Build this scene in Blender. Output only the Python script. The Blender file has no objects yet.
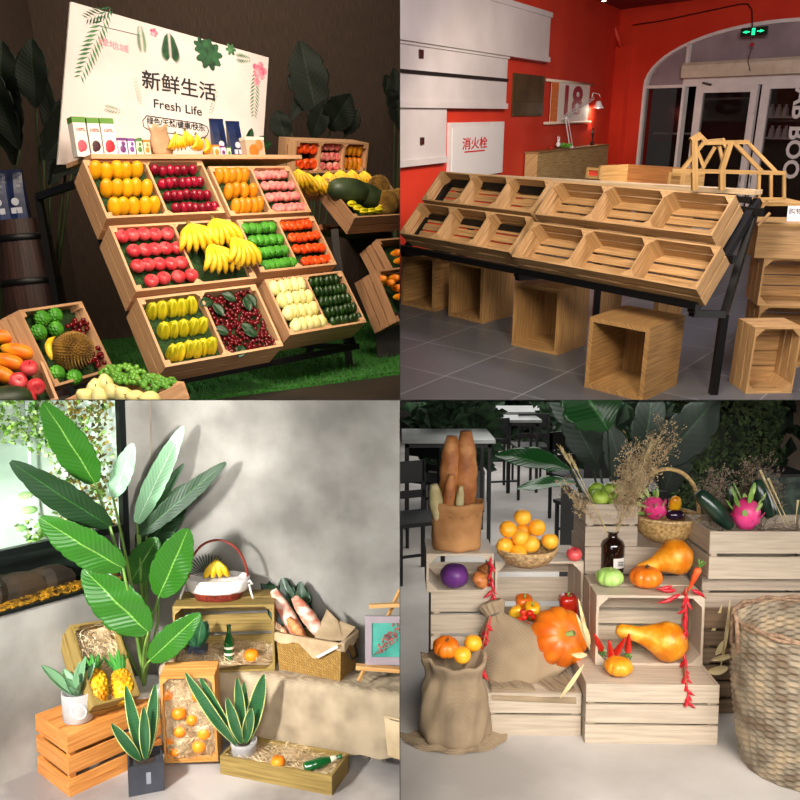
import bpy, bmesh, math, random
import numpy as np
from mathutils import Matrix, Vector
rnd = random.Random(7)
C = bpy.context.scene.collection
PI = math.pi
# ------------------------------------------------------------------ camera, world, exposure
F, HOR = 800.0, 320.0
PITCH = math.atan((400 - HOR) / F)
cam_d = bpy.data.cameras.new('camera'); cam = bpy.data.objects.new('camera', cam_d); C.objects.link(cam)
cam.location = (0, 0, 0); cam.rotation_euler = (PI/2 - PITCH, 0, 0)
cam_d.sensor_width = 36; cam_d.lens = 36.0; cam_d.clip_end = 100
bpy.context.scene.camera = cam
sc = bpy.context.scene
sc.view_settings.view_transform = 'Standard'; sc.view_settings.look = 'None'
sc.view_settings.gamma = 1; sc.view_settings.use_curve_mapping = False
sc.view_settings.exposure = 0.0
wd = bpy.data.worlds.new('world'); sc.world = wd; wd.use_nodes = True
wd.node_tree.nodes['Background'].inputs[0].default_value = (1.0, 0.93, 0.86, 1)
wd.node_tree.nodes['Background'].inputs[1].default_value = 0.035

def rotm(ax, a):
    return np.array(Matrix.Rotation(a, 3, ax))
class Room:
    def __init__(s, tilt, roll, sx, sy):
        s.R = rotm('X', math.radians(tilt)) @ rotm('Y', math.radians(roll)); s.sx, s.sy = sx, sy; s.objs = []
    def ray(s, px, py):
        d = np.array([(px-400)/F, 1.0, -(py-400)/F]); c, q = math.cos(PITCH), math.sin(PITCH)
        w = np.array([d[0], d[1]*c + d[2]*q, -d[1]*q + d[2]*c])
        return s.R.T @ w
    def z(s, px, py, z):
        d = s.ray(px, py); return d*(z/d[2])
    def y(s, px, py, y):
        d = s.ray(px, py); return d*(y/d[1])
    def pl(s, px, py, p, n):
        d = s.ray(px, py); n = np.array(n, float); return d*(np.dot(p, n)/np.dot(d, n))
    def wl(s, px, p, u):                      # point of the horizontal line p+t*u seen at column px
        a = s.R @ np.array(p, float); b = s.R @ np.array(u, float); c, q = math.cos(PITCH), math.sin(PITCH)
        k = (px-400)/F; fa = a[1]*c - a[2]*q; fb = b[1]*c - b[2]*q
        t = (k*fa - a[0])/(b[0] - k*fb); return np.array(p, float) + t*np.array(u, float)
TL = Room(5, -5.5, -1, 1); TR = Room(14, 0, 1, 1); BL = Room(0, 0, -1, -1); BR = Room(0, 0, 1, -1)
ROOM = TL
def light(kind, name, loc, target, power, color, size=0.5, room=None, spread=PI, blend=.6, angle=1.0, sy=None):
    r = room or ROOM
    d = bpy.data.lights.new(name, kind); d.energy = power; d.color = color
    if kind == 'AREA':
        d.size = size; d.spread = spread
        if sy: d.shape = 'RECTANGLE'; d.size_y = sy
    else: d.shadow_soft_size = size
    if kind == 'SPOT': d.spot_size = angle; d.spot_blend = blend
    o = bpy.data.objects.new(name, d); C.objects.link(o)
    v = Vector(target) - Vector(loc)
    o.matrix_basis = Matrix.Translation(loc) @ v.to_track_quat('-Z', 'Y').to_matrix().to_4x4()
    r.objs.append(o); return o
# market booth: warm spots over the display
light('SPOT', 'market_spot', (-1.6, 1.6, 2.6), (-1.1, 4.1, .2), 300, (1, .84, .64), .15, TL, angle=.95)
light('SPOT', 'market_spot', (.1, 2.6, 2.6), (-.6, 4.8, .2), 190, (1, .84, .64), .15, TL, angle=.9)
light('SPOT', 'banner_spot', (-.9, 3.0, 2.4), (-.95, 4.5, 1.0), 25, (1, .9, .86), .1, TL, angle=.75)
light('AREA', 'market_wall_fill', (-1.5, 5.6, 3.2), (-1.5, 8.3, 1.2), 50, (1, .82, .68), 1.5, TL)  # added lamp out of view, lifts the dark back wall
light('AREA', 'market_fill', (-.8, .8, 1.6), (-1, 4.2, -.2), 16, (1, .85, .7), 1.2, TL)
# crate shop: warm ceiling lamps, with door and front fills added to brighten
light('AREA', 'shop_ceiling_light', (.3, 2.4, 1.6), (1.0, 5.6, -1.2), 140, (1, .86, .7), 1.2, TR)
light('SPOT', 'wall_washer', (1.8, 5.8, .95), (1.5, 8.2, -.5), 230, (1, .84, .66), .1, TR, angle=1.5)
light('AREA', 'door_fill', (2.2, 4.6, 1.2), (3.2, 7.6, -.3), 100, (.95, .88, 1), .8, TR)  # added fill, brightens the door region
light('AREA', 'shop_front_fill', (1.3, .6, 1.0), (1.2, 5.2, -1.2), 45, (1, .84, .68), .8, TR, spread=1.6)  # added frontal fill for the stools under the rack
# plant corner: bright daylight lamp from the upper left front
light('AREA', 'corner_key_light', (-2.1, 1.9, -.45), (-1.0, 4.4, -1.9), 50, (1, .99, .97), .3, BL, spread=1.75)
light('AREA', 'corner_fill_light', (-.5, 1.0, -.5), (-1.0, 4.2, -2.2), 15, (1, .985, .96), 1.0, BL, spread=1.6)
light('SPOT', 'wall_spot', (-.75, 3.3, -.47), (-1.25, 4.55, -.6), 110, (1, .98, .94), .05, BL, angle=1.1, blend=1)
# harvest booth: unseen area lamps added under the divider to stand for soft daylight
light('AREA', 'cafe_soft_light', (1.6, 1.6, -.36), (1.2, 4.0, -1.9), 19, (1, .97, .93), 1.6, BR, spread=1.7, sy=.5)
light('AREA', 'cafe_left_light', (.35, 1.5, -.35), (1.1, 3.8, -1.6), 8, (1, .95, .88), .4, BR, spread=1.7)
light('AREA', 'cafe_top_fill', (1.2, 6.0, -.615), (1.2, 5.9, -1.61), 40, (1, .97, .92), 1.6, BR, sy=2.0)  # added panel flush under the divider, no fitting there
light('AREA', 'cafe_far_light', (1.5, 10.0, -1.02), (1.5, 9.9, -2.015), 70, (1, .98, .95), 4, BR, sy=4)
light('AREA', 'cafe_side_light', (4.5, 4.0, -.6), (1.5, 4.5, -2), 36, (1, .97, .94), 1.2, BR)

# ------------------------------------------------------------------ materials
def nt(name):
    m = bpy.data.materials.new(name); m.use_nodes = True
    n = m.node_tree.nodes; return m, n, m.node_tree.links, n['Principled BSDF']
def lin(c):
    if isinstance(c, str):
        c = [int(c[i:i+2], 16)/255 for i in (0, 2, 4)]
    return tuple((x/12.92 if x <= .04045 else ((x+.055)/1.055)**2.4) for x in c[:3]) + (1,)
MC = {}
def mat(name, c1, c2=None, rough=.5, scale=8, stretch=(1, 1, 1), bump=0, bscale=None, metal=0, coord='Object', kind='noise', lo=.35, hi=.65, emit=0, sss=0, trans=0, alpha=1, isl=0, coat=0, spec=.5, detail=4, c3=None, objrand=0):
    if name in MC: return MC[name]
    m, n, l, b = nt(name)
    b.inputs['Roughness'].default_value = rough; b.inputs['Metallic'].default_value = metal
    b.inputs['Specular IOR Level'].default_value = spec
    if coat: b.inputs['Coat Weight'].default_value = coat; b.inputs['Coat Roughness'].default_value = .1
    if trans: b.inputs['Transmission Weight'].default_value = trans; b.inputs['IOR'].default_value = 1.45
    if alpha < 1: b.inputs['Alpha'].default_value = alpha
    if sss: b.inputs['Subsurface Weight'].default_value = sss; b.inputs['Subsurface Radius'].default_value = (.02, .01, .005)
    tc = n.new('ShaderNodeTexCoord'); mp = n.new('ShaderNodeMapping'); l.new(tc.outputs[coord], mp.inputs[0])
    mp.inputs['Scale'].default_value = stretch
    def tex(sc_, k):
        if k == 'wave':
            t = n.new('ShaderNodeTexWave'); t.inputs['Distortion'].default_value = 2.0; t.inputs['Detail'].default_value = 3
            o = t.outputs['Fac']
        elif k == 'voronoi': t = n.new('ShaderNodeTexVoronoi'); o = t.outputs['Distance']
        else: t = n.new('ShaderNodeTexNoise'); t.inputs['Detail'].default_value = detail; o = t.outputs['Fac']
        t.inputs['Scale'].default_value = sc_; l.new(mp.outputs[0], t.inputs['Vector']); return o
    if c2 is None: b.inputs['Base Color'].default_value = lin(c1); last = None
    else:
        o = tex(scale, kind); r = n.new('ShaderNodeValToRGB'); l.new(o, r.inputs[0])
        r.color_ramp.elements[0].color = lin(c1); r.color_ramp.elements[0].position = lo
        r.color_ramp.elements[1].color = lin(c2); r.color_ramp.elements[1].position = hi
        if c3:
            e = r.color_ramp.elements.new((lo+hi)/2); e.color = lin(c3)
        last = r.outputs[0]
        if isl or objrand:
            g = n.new('ShaderNodeObjectInfo' if objrand else 'ShaderNodeNewGeometry'); h = n.new('ShaderNodeHueSaturation')
            mr = n.new('ShaderNodeMapRange'); k = objrand or isl
            l.new(g.outputs['Random' if objrand else 'Random Per Island'], mr.inputs[0]); mr.inputs[3].default_value = 1-k; mr.inputs[4].default_value = 1+k
            l.new(mr.outputs[0], h.inputs['Value']); l.new(last, h.inputs['Color']); last = h.outputs[0]
        l.new(last, b.inputs['Base Color'])
    if bump:
        o = tex(bscale or scale*2, kind if kind != 'noise' else 'noise'); bp = n.new('ShaderNodeBump'); bp.inputs['Strength'].default_value = bump
        bp.inputs['Distance'].default_value = .01; l.new(o, bp.inputs['Height']); l.new(bp.outputs[0], b.inputs['Normal'])
    if emit:
        b.inputs['Emission Strength'].default_value = emit
        if last: l.new(last, b.inputs['Emission Color'])
        else: b.inputs['Emission Color'].default_value = lin(c1)
    MC[name] = m; return m
def wood(name, c1, c2, rough=.6, isl=.12, c3=None):
    return mat(name, c1, c2, rough=rough, scale=3.2, stretch=(1.2, 22, 1), coord='UV', isl=isl, bump=.15, bscale=8, lo=.3, hi=.7, detail=6, c3=c3)
# ------------------------------------------------------------------ mesh builder
class MB:
    def __init__(s): s.v = []; s.f = []; s.uv = []; s.mi = []; s.M = None
    def add(s, vs, fs, uvs=None, mi=0):
        k = len(s.v)
        for p in vs:
            p = np.array(p, float)
            if s.M is not None: p = s.M[:3, :3] @ p + s.M[:3, 3]
            s.v.append(tuple(p))
        for i, f in enumerate(fs):
            s.f.append(tuple(k+j for j in f)); s.mi.append(mi)
            s.uv.append(uvs[i] if uvs else [(vs[j][0], vs[j][2] if abs(vs[j][2]) > abs(vs[j][1]) else vs[j][1]) for j in f])
        return s
    def box(s, c, d, rot=None, mi=0, taper=None):
        x, y, z = d[0]/2, d[1]/2, d[2]/2
        P = [(-x,-y,-z),(x,-y,-z),(x,y,-z),(-x,y,-z),(-x,-y,z),(x,-y,z),(x,y,z),(-x,y,z)]
        ax = int(np.argmax(d)); o = sorted(range(3), key=lambda i: -d[i]); ru = rnd.random()*7
        F_ = [(0,3,2,1),(4,5,6,7),(0,1,5,4),(1,2,6,5),(2,3,7,6),(3,0,4,7)]
        U = [[(P[j][ax]+ru, P[j][o[1]]+P[j][o[2]]+ru*2) for j in f] for f in F_]
        if taper: P = [(p[0]*(taper if p[2] > 0 else 1), p[1]*(taper if p[2] > 0 else 1), p[2]) for p in P]
        if rot is not None: P = [tuple(np.array(rot) @ np.array(p)) for p in P]
        return s.add([(p[0]+c[0], p[1]+c[1], p[2]+c[2]) for p in P], F_, U, mi)
    def b2(s, a, b, mi=0):                                    # box from two corners
        return s.box([(a[i]+b[i])/2 for i in range(3)], [abs(b[i]-a[i]) for i in range(3)], mi=mi)
    def bar(s, a, b, w, t=None, up=(0, 0, 1), mi=0):          # square bar between two points
        a, b = Vector(a), Vector(b); d = b-a; L = d.length; d.normalize(); u = Vector(up)
        if abs(d.dot(u)) > .98: u = Vector((0, 1, 0))
        x = d.cross(u).normalized(); y = x.cross(d); R = np.array(Matrix((d, x, y)).transposed())
        return s.box(tuple((a+b)/2), (L, w, t or w), R, mi)
    def tube(s, pts, r, seg=8, cap=True, mi=0, ell=1):
        pts = [Vector(p) for p in pts]; n = len(pts); rr = r if isinstance(r, (list, tuple)) else [r]*n
        T = [(pts[min(i+1, n-1)]-pts[max(i-1, 0)]).normalized() for i in range(n)]
        u = T[0].orthogonal().normalized(); V = []; L = 0
        ls = [0]
        for i in range(1, n): L += (pts[i]-pts[i-1]).length; ls.append(L)
        for i in range(n):
            u = (u - T[i]*u.dot(T[i])).normalized(); w = T[i].cross(u)
            for k in range(seg):
                a = 2*PI*k/seg; V.append(tuple(pts[i] + (u*math.cos(a) + w*math.sin(a)*ell)*rr[i]))
        Fs = []; U = []
        for i in range(n-1):
            for k in range(seg):
                k2 = (k+1) % seg; Fs.append((i*seg+k, i*seg+k2, (i+1)*seg+k2, (i+1)*seg+k))
                U.append([(ls[i], k/seg*.1), (ls[i], (k+1)/seg*.1), (ls[i+1], (k+1)/seg*.1), (ls[i+1], k/seg*.1)])
        if cap:
            Fs.append(tuple(range(seg))[::-1]); U.append([(0, 0)]*seg)
            Fs.append(tuple((n-1)*seg+k for k in range(seg))); U.append([(0, 0)]*seg)
        return s.add(V, Fs, U, mi)
    def lathe(s, prof, seg=20, fr=None, c=(0, 0, 0), sx=1, sy=1, mi=0, close=True, rot=None):
        V = []; n = len(prof)                                 # prof: (radius, z); fr(theta, t, r)->(r, dz)
        for i, (r, z) in enumerate(prof):
            for k in range(seg):
                a = 2*PI*k/seg; q, dz = (r, 0) if fr is None else fr(a, i/(n-1), r)
                V.append((q*math.cos(a)*sx, q*math.sin(a)*sy, z+dz))
        if rot is not None: V = [tuple(np.array(rot) @ np.array(p)) for p in V]
        V = [(p[0]+c[0], p[1]+c[1], p[2]+c[2]) for p in V]
        Fs = []; U = []
        for i in range(n-1):
            for k in range(seg):
                k2 = (k+1) % seg; Fs.append((i*seg+k, i*seg+k2, (i+1)*seg+k2, (i+1)*seg+k))
                U.append([(k/seg, i/(n-1)), ((k+1)/seg, i/(n-1)), ((k+1)/seg, (i+1)/(n-1)), (k/seg, (i+1)/(n-1))])
        if close:
            Fs.append(tuple(range(seg))[::-1]); U.append([(0, 0)]*seg)
            Fs.append(tuple((n-1)*seg+k for k in range(seg))); U.append([(0, 1)]*seg)
        return s.add(V, Fs, U, mi)
    def ell(s, c, r, seg=14, rings=9, mi=0, rot=None, fr=None):
        pr = [(max(math.sin(PI*i/rings), .02), -math.cos(PI*i/rings)*r[2]) for i in range(rings+1)]
        return s.lathe(pr, seg, fr, c, r[0], r[1], mi, True, rot)
    def build(s, name, m=None, parent=None, smooth=False):
        me = bpy.data.meshes.new(name); me.from_pydata(s.v, [], s.f); me.update()
        ul = me.uv_layers.new(name='UVMap'); k = 0; fl = np.zeros(len(me.loops)*2, 'f')
        for q in s.uv:
            for (a, b) in q: fl[2*k] = a; fl[2*k+1] = b; k += 1
        ul.data.foreach_set('uv', fl)
        ms = m if isinstance(m, (list, tuple)) else [m]
        for x in ms: me.materials.append(x)
        me.polygons.foreach_set('material_index', s.mi)
        if smooth: me.polygons.foreach_set('use_smooth', [True]*len(me.polygons))
        me.update()
        o = bpy.data.objects.new(name, me); C.objects.link(o)
        if parent is not None: o.parent = parent
        return o
def tag(o, label=None, cat=None, group=None, kind=None, loc=None, R=None):
    if label: o['label'] = label
    if cat: o['category'] = cat
    if group: o['group'] = group
    if kind: o['kind'] = kind
    if loc is not None: place(o, loc, R)
    ROOM.objs.append(o); return o
def place(o, loc, R=None, s=1):
    M = Matrix.Translation(Vector([float(x) for x in loc]))
    if R is not None: M = M @ Matrix([[float(x) for x in r] for r in R]).to_4x4()
    if s != 1: M = M @ (Matrix.Diagonal((*s, 1)) if isinstance(s, (tuple, list)) else Matrix.Scale(s, 4))
    o.matrix_basis = M
def empty(name, label, cat, group=None, loc=(0, 0, 0), R=None):
    o = bpy.data.objects.new(name, None); o.empty_display_size = .1; C.objects.link(o)
    return tag(o, label, cat, group, None, loc, R)
def dup(o, label=None, loc=None, R=None, s=1, group=None):
    def cp(x, par):
        c = x.copy(); C.objects.link(c); c.parent = par
        for ch in list(x.children): cp(ch, c)
        return c
    c = cp(o, None)
    if label: c['label'] = label
    if group: c['group'] = group
    if loc is not None: place(c, loc, R, s)
    ROOM.objs.append(c); return c
def struct(name, mb, m, smooth=False):
    o = mb.build(name, m, None, smooth); o['kind'] = 'structure'; ROOM.objs.append(o); return o
def rz(a): return rotm('Z', a)
def basis(x, y, z): return np.array([x, y, z], float).T
def unit(v): v = np.array(v, float); return v/np.linalg.norm(v)
ORD = ['first', 'second', 'third', 'fourth', 'fifth', 'sixth', 'seventh', 'eighth', 'ninth', 'tenth', 'eleventh', 'twelfth']
# prototypes are kept aside; first use moves the prototype itself
class Proto:
    def __init__(s, make): s.make = make; s.o = None
    def put(s, label, cat, group, loc, R=None, sc_=1):
        if s.o is None:
            s.o = s.make(); tag(s.o, label, cat, group); place(s.o, loc, R, sc_); return s.o
        c = dup(s.o, label, loc, R, sc_, group); c['category'] = cat; return c
def text(body, size, m, M4, name='lettering', parent=None, ext=.0008, align='CENTER', bold=0):
    cu = bpy.data.curves.new(name, 'FONT'); cu.body = body; cu.size = size; cu.extrude = ext; cu.align_x = align; cu.align_y = 'CENTER'; cu.offset = bold
    cu.resolution_u = 3
    t = bpy.data.objects.new(name, cu); C.objects.link(t); bpy.context.view_layer.update()
    me = bpy.data.meshes.new_from_object(t.evaluated_get(bpy.context.evaluated_depsgraph_get()))
    bpy.data.objects.remove(t); me.materials.clear(); me.materials.append(m)
    o = bpy.data.objects.new(name, me); C.objects.link(o); o.matrix_basis = M4
    if parent is not None: o.parent = parent
    return o
def leafmesh(mb, base, tip, width, face=(0, -1, 0), bow=.1, fold=.15, n=14, prof=1.0, m=6, curl=0, mi=0, tears=0, pk=1.0):
    base, tip = Vector(base), Vector(tip); ax = tip-base; L = ax.length
    fc = Vector(face); fc = (fc - ax*(fc.dot(ax)/ax.length_squared)).normalized()
    V = []; th = .0016
    pts = [base + ax*t + fc*(-bow*L*(t*t)) + fc*(bow*L*t*.6) for t in [i/n for i in range(n+1)]]
    for i in range(n+1):
        t = i/n; T = (pts[min(i+1, n)]-pts[max(i-1, 0)]).normalized(); side = T.cross(fc).normalized(); nn = side.cross(T).normalized()
        w = width/2*max(math.sin(PI*min(1, (t*.97+.015)**pk))**prof, .03)
        for j in range(-m, m+1):
            a = j/m; q = w
            if tears and abs(a) == 1 and i % 4 == 2: q = w*(1-tears)
            V.append(tuple(pts[i] + side*(a*q) + nn*(abs(a)*fold*w + curl*w*math.sin(a*3+i*.7)*.2)))
    k = 2*m+1; Fs = []; U = []
    N = len(V); V2 = V + [tuple(Vector(p) - fc*th) for p in V]
    for i in range(n):
        for j in range(k-1):
            q = (i*k+j, i*k+j+1, (i+1)*k+j+1, (i+1)*k+j); u = [(i/n, j/(k-1)), (i/n, (j+1)/(k-1)), ((i+1)/n, (j+1)/(k-1)), ((i+1)/n, j/(k-1))]
            Fs.append(q); U.append(u); Fs.append(tuple(N+x for x in q[::-1])); U.append(u[::-1])
    for i in range(n):
        for j in (0, k-1):
            a, b = i*k+j, (i+1)*k+j; f = (a, b, N+b, N+a); Fs.append(f if j == 0 else f[::-1]); U.append([(i/n, j/(k-1))]*4)
    return mb.add(V2, Fs, U, mi)
def leafmat(name, dark, light_, rough=.35, veins=60, isl=.1):
    if name in MC: return MC[name]
    m, n, l, b = nt(name); b.inputs['Roughness'].default_value = rough
    tc = n.new('ShaderNodeTexCoord'); sp = n.new('ShaderNodeSeparateXYZ'); l.new(tc.outputs['UV'], sp.inputs[0])
    a = n.new('ShaderNodeMath'); a.operation = 'SUBTRACT'; l.new(sp.outputs[1], a.inputs[0]); a.inputs[1].default_value = .5
    ab = n.new('ShaderNodeMath'); ab.operation = 'ABSOLUTE'; l.new(a.outputs[0], ab.inputs[0])
    mm = n.new('ShaderNodeMath'); mm.operation = 'MULTIPLY_ADD'; l.new(ab.outputs[0], mm.inputs[0]); mm.inputs[1].default_value = -.35; l.new(sp.outputs[0], mm.inputs[2])
    w = n.new('ShaderNodeMath'); w.operation = 'MULTIPLY'; l.new(mm.outputs[0], w.inputs[0]); w.inputs[1].default_value = veins*2
    sn = n.new('ShaderNodeMath'); sn.operation = 'SINE'; l.new(w.outputs[0], sn.inputs[0])
    r = n.new('ShaderNodeValToRGB'); l.new(ab.outputs[0], r.inputs[0])
    e = r.color_ramp.elements; e[0].position = 0; e[0].color = lin(light_); e[1].position = .03; e[1].color = lin(dark)
    mr = n.new('ShaderNodeMapRange'); l.new(sn.outputs[0], mr.inputs[0]); mr.inputs[1].default_value = -1; mr.inputs[3].default_value = .88; mr.inputs[4].default_value = 1.06
    h = n.new('ShaderNodeHueSaturation'); l.new(r.outputs[0], h.inputs['Color']); l.new(mr.outputs[0], h.inputs['Value']); l.new(h.outputs[0], b.inputs['Base Color'])
    bp = n.new('ShaderNodeBump'); bp.inputs['Strength'].default_value = .2; bp.inputs['Distance'].default_value = .003; l.new(sn.outputs[0], bp.inputs['Height']); l.new(bp.outputs[0], b.inputs['Normal'])
    MC[name] = m; return m
def crate(name, label, W, H, D, m, loc, R=None, rows=2, gap=.012, t=.012, divs=(), tri=True, liner=None, group=None, slats=4, sgap=.008, cat='crate', blk=.035, linez=.3, bottom=True, hole=False):
    """open wooden crate: x 0..W, y 0..H, opening at z=D"""
    o = empty(name, label, cat, group, loc, R)
    bh = (D - gap*(rows-1))/rows
    for nm, f in (('side_panel', lambda z0, z1, b: b.b2((0, 0, z0), (W, t, z1))), ('side_panel', lambda z0, z1, b: b.b2((0, H-t, z0), (W, H, z1))),
                  ('end_panel', lambda z0, z1, b: b.b2((0, t, z0), (t, H-t, z1))), ('end_panel', lambda z0, z1, b: b.b2((W-t, t, z0), (W, H-t, z1)))):
        b = MB()
        for i in range(rows): z0 = i*(bh+gap); f(z0, z0+bh, b)
        b.build(nm, m, o)
    if bottom:
        b = MB(); sw = (H-2*t-sgap*(slats-1))/slats
        for i in range(slats): y0 = t+i*(sw+sgap); b.b2((t, y0, .002), (W-t, y0+sw, .002+t*.8))
        b.build('bottom_panel', m, o)
    for (x, y, ax, ay) in ((t, t, 1, 1), (W-t, t, -1, 1), (W-t, H-t, -1, -1), (t, H-t, 1, -1)):
        b = MB(); k = blk
        if tri:
            V = [(x, y, .004), (x+ax*k, y, .004), (x, y+ay*k, .004), (x, y, D+.0005), (x+ax*k, y, D+.0005), (x, y+ay*k, D+.0005)]
            fs = [(0, 2, 1), (3, 4, 5), (0, 1, 4, 3), (1, 2, 5, 4), (2, 0, 3, 5)]
            if ax*ay < 0: fs = [f[::-1] for f in fs]
            b.add(V, fs)
        else: b.b2((x, y, .004), (x+ax*k, y+ay*k, D-.001))
        b.build('corner_block', m, o)
    for dx in divs:
        b = MB(); b.b2((dx-t/2, t, .01), (dx+t/2, H-t, D-.004)); b.build('divider', m, o)
        for yy, ay in ((t, 1), (H-t, -1)):
            for ax in (1, -1):
                b = MB(); k = blk*.9; x = dx+ax*t/2
                V = [(x, yy, .01), (x+ax*k, yy, .01), (x, yy+ay*k, .01), (x, yy, D), (x+ax*k, yy, D), (x, yy+ay*k, D)]
                fs = [(0, 2, 1), (3, 4, 5), (0, 1, 4, 3), (1, 2, 5, 4), (2, 0, 3, 5)]
                if ax*ay < 0: fs = [f[::-1] for f in fs]
                b.add(V, fs).build('corner_block', m, o)
    if liner:
        b = MB(); n1, n2 = 24, 16; V = []
        for j in range(n2+1):
            for i in range(n1+1): V.append((t+.001+(W-2*t-.002)*i/n1, t+.001+(H-2*t-.002)*j/n2, D*linez+rnd.uniform(-.006, .006)))
        b.add(V, [(j*(n1+1)+i, j*(n1+1)+i+1, (j+1)*(n1+1)+i+1, (j+1)*(n1+1)+i) for j in range(n2) for i in range(n1)]).build('liner', liner, o, True)
    return o

# =================================================================== booth 1 (upper left): fruit market display
ROOM = TL
W1 = wood('pale_crate_wood', 'b98a62', 'd9ac82'); turf = mat('dark_turf_liner', '14280e', '2c5220', rough=.95, scale=120, bump=.6)
grass = mat('artificial_grass', '1c4214', '3c8a2c', rough=.95, scale=90, bump=1.0, bscale=160)
blk_metal = mat('black_metal', '0c0c0e', rough=.45, metal=.3)
drk = mat('brown_wall_covering', '3a2e26', '584638', rough=.85, scale=5, stretch=(60, 60, 1.5), bump=.2, bscale=8)
FZ = -.655
mb = MB(); mb.b2((-6, 1.5, FZ-.02), (4, 9.5, FZ)); struct('floor', mb, mat('dark_brown_floor', '241d1a', '33291f', rough=.6, scale=3))
mb = MB(); mb.b2((-6, 8.3, FZ), (4, 8.4, 4.5)); struct('wall_back', mb, drk)
mb = MB(); mb.b2((-3.45, 5.9, FZ), (-3.35, 8.3, 4.5)); struct('wall_left', mb, drk)
# grass mat: one slab of turf with tufts
gm = MB(); Lg = []
ga, gb, gc, gd = (TL.z(150, 408, FZ), TL.z(420, 372, FZ), TL.z(420, 300, FZ), TL.z(30, 330, FZ))
gm.add([tuple(p) for p in (ga, gb, gc, gd)] + [tuple(p + np.array([0, 0, .02])) for p in (ga, gb, gc, gd)], [(4, 5, 6, 7), (0, 1, 5, 4), (1, 2, 6, 5), (2, 3, 7, 6), (3, 0, 4, 7)])
for i in range(9000):
    a, b = rnd.random(), rnd.random(); p = (ga*(1-a)+gb*a)*(1-b)+(gd*(1-a)+gc*a)*b; h = rnd.uniform(.015, .04); d = rnd.uniform(-.015, .015); w = .004
    gm.add([(p[0]-w, p[1], p[2]+.02), (p[0]+w, p[1], p[2]+.02), (p[0]+d, p[1]+d, p[2]+.02+h)], [(0, 1, 2)])
tag(gm.build('artificial_grass', grass), 'dark green artificial grass mat spread under the slanted fruit display', 'grass', kind='stuff')
yaw, phi = .7382, 1.0342; P0 = np.array([-1.4505, 3.9317, .5499])
u = np.array([math.cos(yaw), math.sin(yaw), 0]); bk = np.array([-math.sin(yaw), math.cos(yaw), 0])
v = rz(yaw) @ np.array([0, -math.cos(phi), -math.sin(phi)]); nn = rz(yaw) @ np.array([0, -math.sin(phi), math.cos(phi)])
RC = basis(u, -v, nn); D1 = .17
# rack
rk = empty('display_rack', 'black metal slanted rack holding six shallow fruit crates', 'rack', loc=P0)
def rel(a, b, c): return tuple(u*a + v*b + nn*c)
for a in (.03, .62, 1.17):
    MB().bar(rel(a, -.02, -D1-.02), rel(a, 1.13, -D1-.02), .035).build('slanted_post', blk_metal, rk)
    t_ = np.array(rel(a, -.02, -D1-.02)); b_ = t_ + bk*.6; b_[2] = FZ+.0-P0[2]; t2 = t_ + bk*.6
    MB().bar(tuple(t2), tuple(b_), .035).build('rear_post', blk_metal, rk); MB().bar(tuple(t_), tuple(t2), .035).build('top_arm', blk_metal, rk)
    q_ = np.array(rel(a, 1.12, -D1-.02)); MB().bar(tuple(q_), (b_[0], b_[1], q_[2]), .03).build('lower_arm', blk_metal, rk)
for b in (.0, .36, .74, 1.12): MB().bar(rel(.0, b, -D1-.015), rel(1.2, b, -D1-.015), .03).build('cross_rail', blk_metal, rk)
cr = {(0, 0): (-.004, -.0058, -.0008, .6265, .3333), (0, 1): (.6469, .0344, -.0028, .5141, .3144), (1, 0): (-.0146, .3762, .0092, .641, .3571),
      (1, 1): (.6707, .3721, -.0062, .4947, .323), (2, 0): (-.0215, .7636, .0038, .6266, .3579), (2, 1): (.6726, .7395, -.0032, .5012, .3287)}
nm_ = {(0, 0): 'topmost left one, holding mangoes and plums', (0, 1): 'topmost right one, holding papayas and peaches', (1, 0): 'middle left one, holding apples and bananas',
       (1, 1): 'middle right one, holding green custard apples and persimmons', (2, 0): 'bottom left one, holding star fruit and cherries', (2, 1): 'bottom right one, holding pears and avocados'}
CO = {}
for k, (a, b, c, w, h) in cr.items():
    org = P0 + u*a + v*(b+h) + nn*(c-D1); CO[k] = (org, w, h)
    crate('fruit_crate', 'two-part wooden crate on slanted rack, ' + nm_[k], w, h, D1, W1, org, RC, rows=2, gap=.006, divs=(w/2,), tri=False, blk=.022, liner=turf, group='crates on the slanted rack', linez=.72)
# ---- fruit makers
def wavy(k, amp, seed=0): return lambda a, t, r: (r*(1+amp*math.sin(k*a+seed)), 0)
def fruit(prof, m, seg=16, fr=None, sx=1, sy=1, rot=None, stem=None, nm='fruit'):
    def f():
        o = MB().lathe(prof, seg, fr, sx=sx, sy=sy, rot=rot).build(nm, m, None, True)
        if stem: MB().tube(stem[0], stem[1], 6).build('stem', stem[2], o, True)
        return o
    return f
def sph(r, flat=1, dim=.25, n=10):
    return [(max(.0015, r*math.sin(PI*i/n)), -math.cos(PI*i/n)*r*flat*(1-dim*(max(0, math.cos(PI*i/n)*-1)**8)) + (-dim*r*max(0, math.cos(PI*(n-i)/n))**6 if i > n/2 else 0)) for i in range(n+1)]
brown = mat('stem_brown', '4a3420', rough=.8)
m_mango = mat('mango_skin', 'f08a08', 'ffc018', rough=.35, scale=9, objrand=.08, sss=.1)
m_plum = mat('plum_skin', '6a0a1a', 'b01838', rough=.25, scale=12, objrand=.15)
m_papaya = mat('papaya_skin', 'd8600a', 'f5a51e', rough=.4, scale=10, objrand=.1, sss=.1)
m_peach = mat('peach_skin', 'e8606a', 'f8b8a0', rough=.6, scale=9, objrand=.06, sss=.1)
m_apple = mat('red_apple_skin', 'c01028', 'ee6a6a', rough=.25, scale=10, stretch=(1, 1, .3), objrand=.08, lo=.3, hi=.75)
m_ban = mat('banana_skin', 'e8b010', 'f8d63a', rough=.45, scale=14, objrand=.06)
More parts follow.
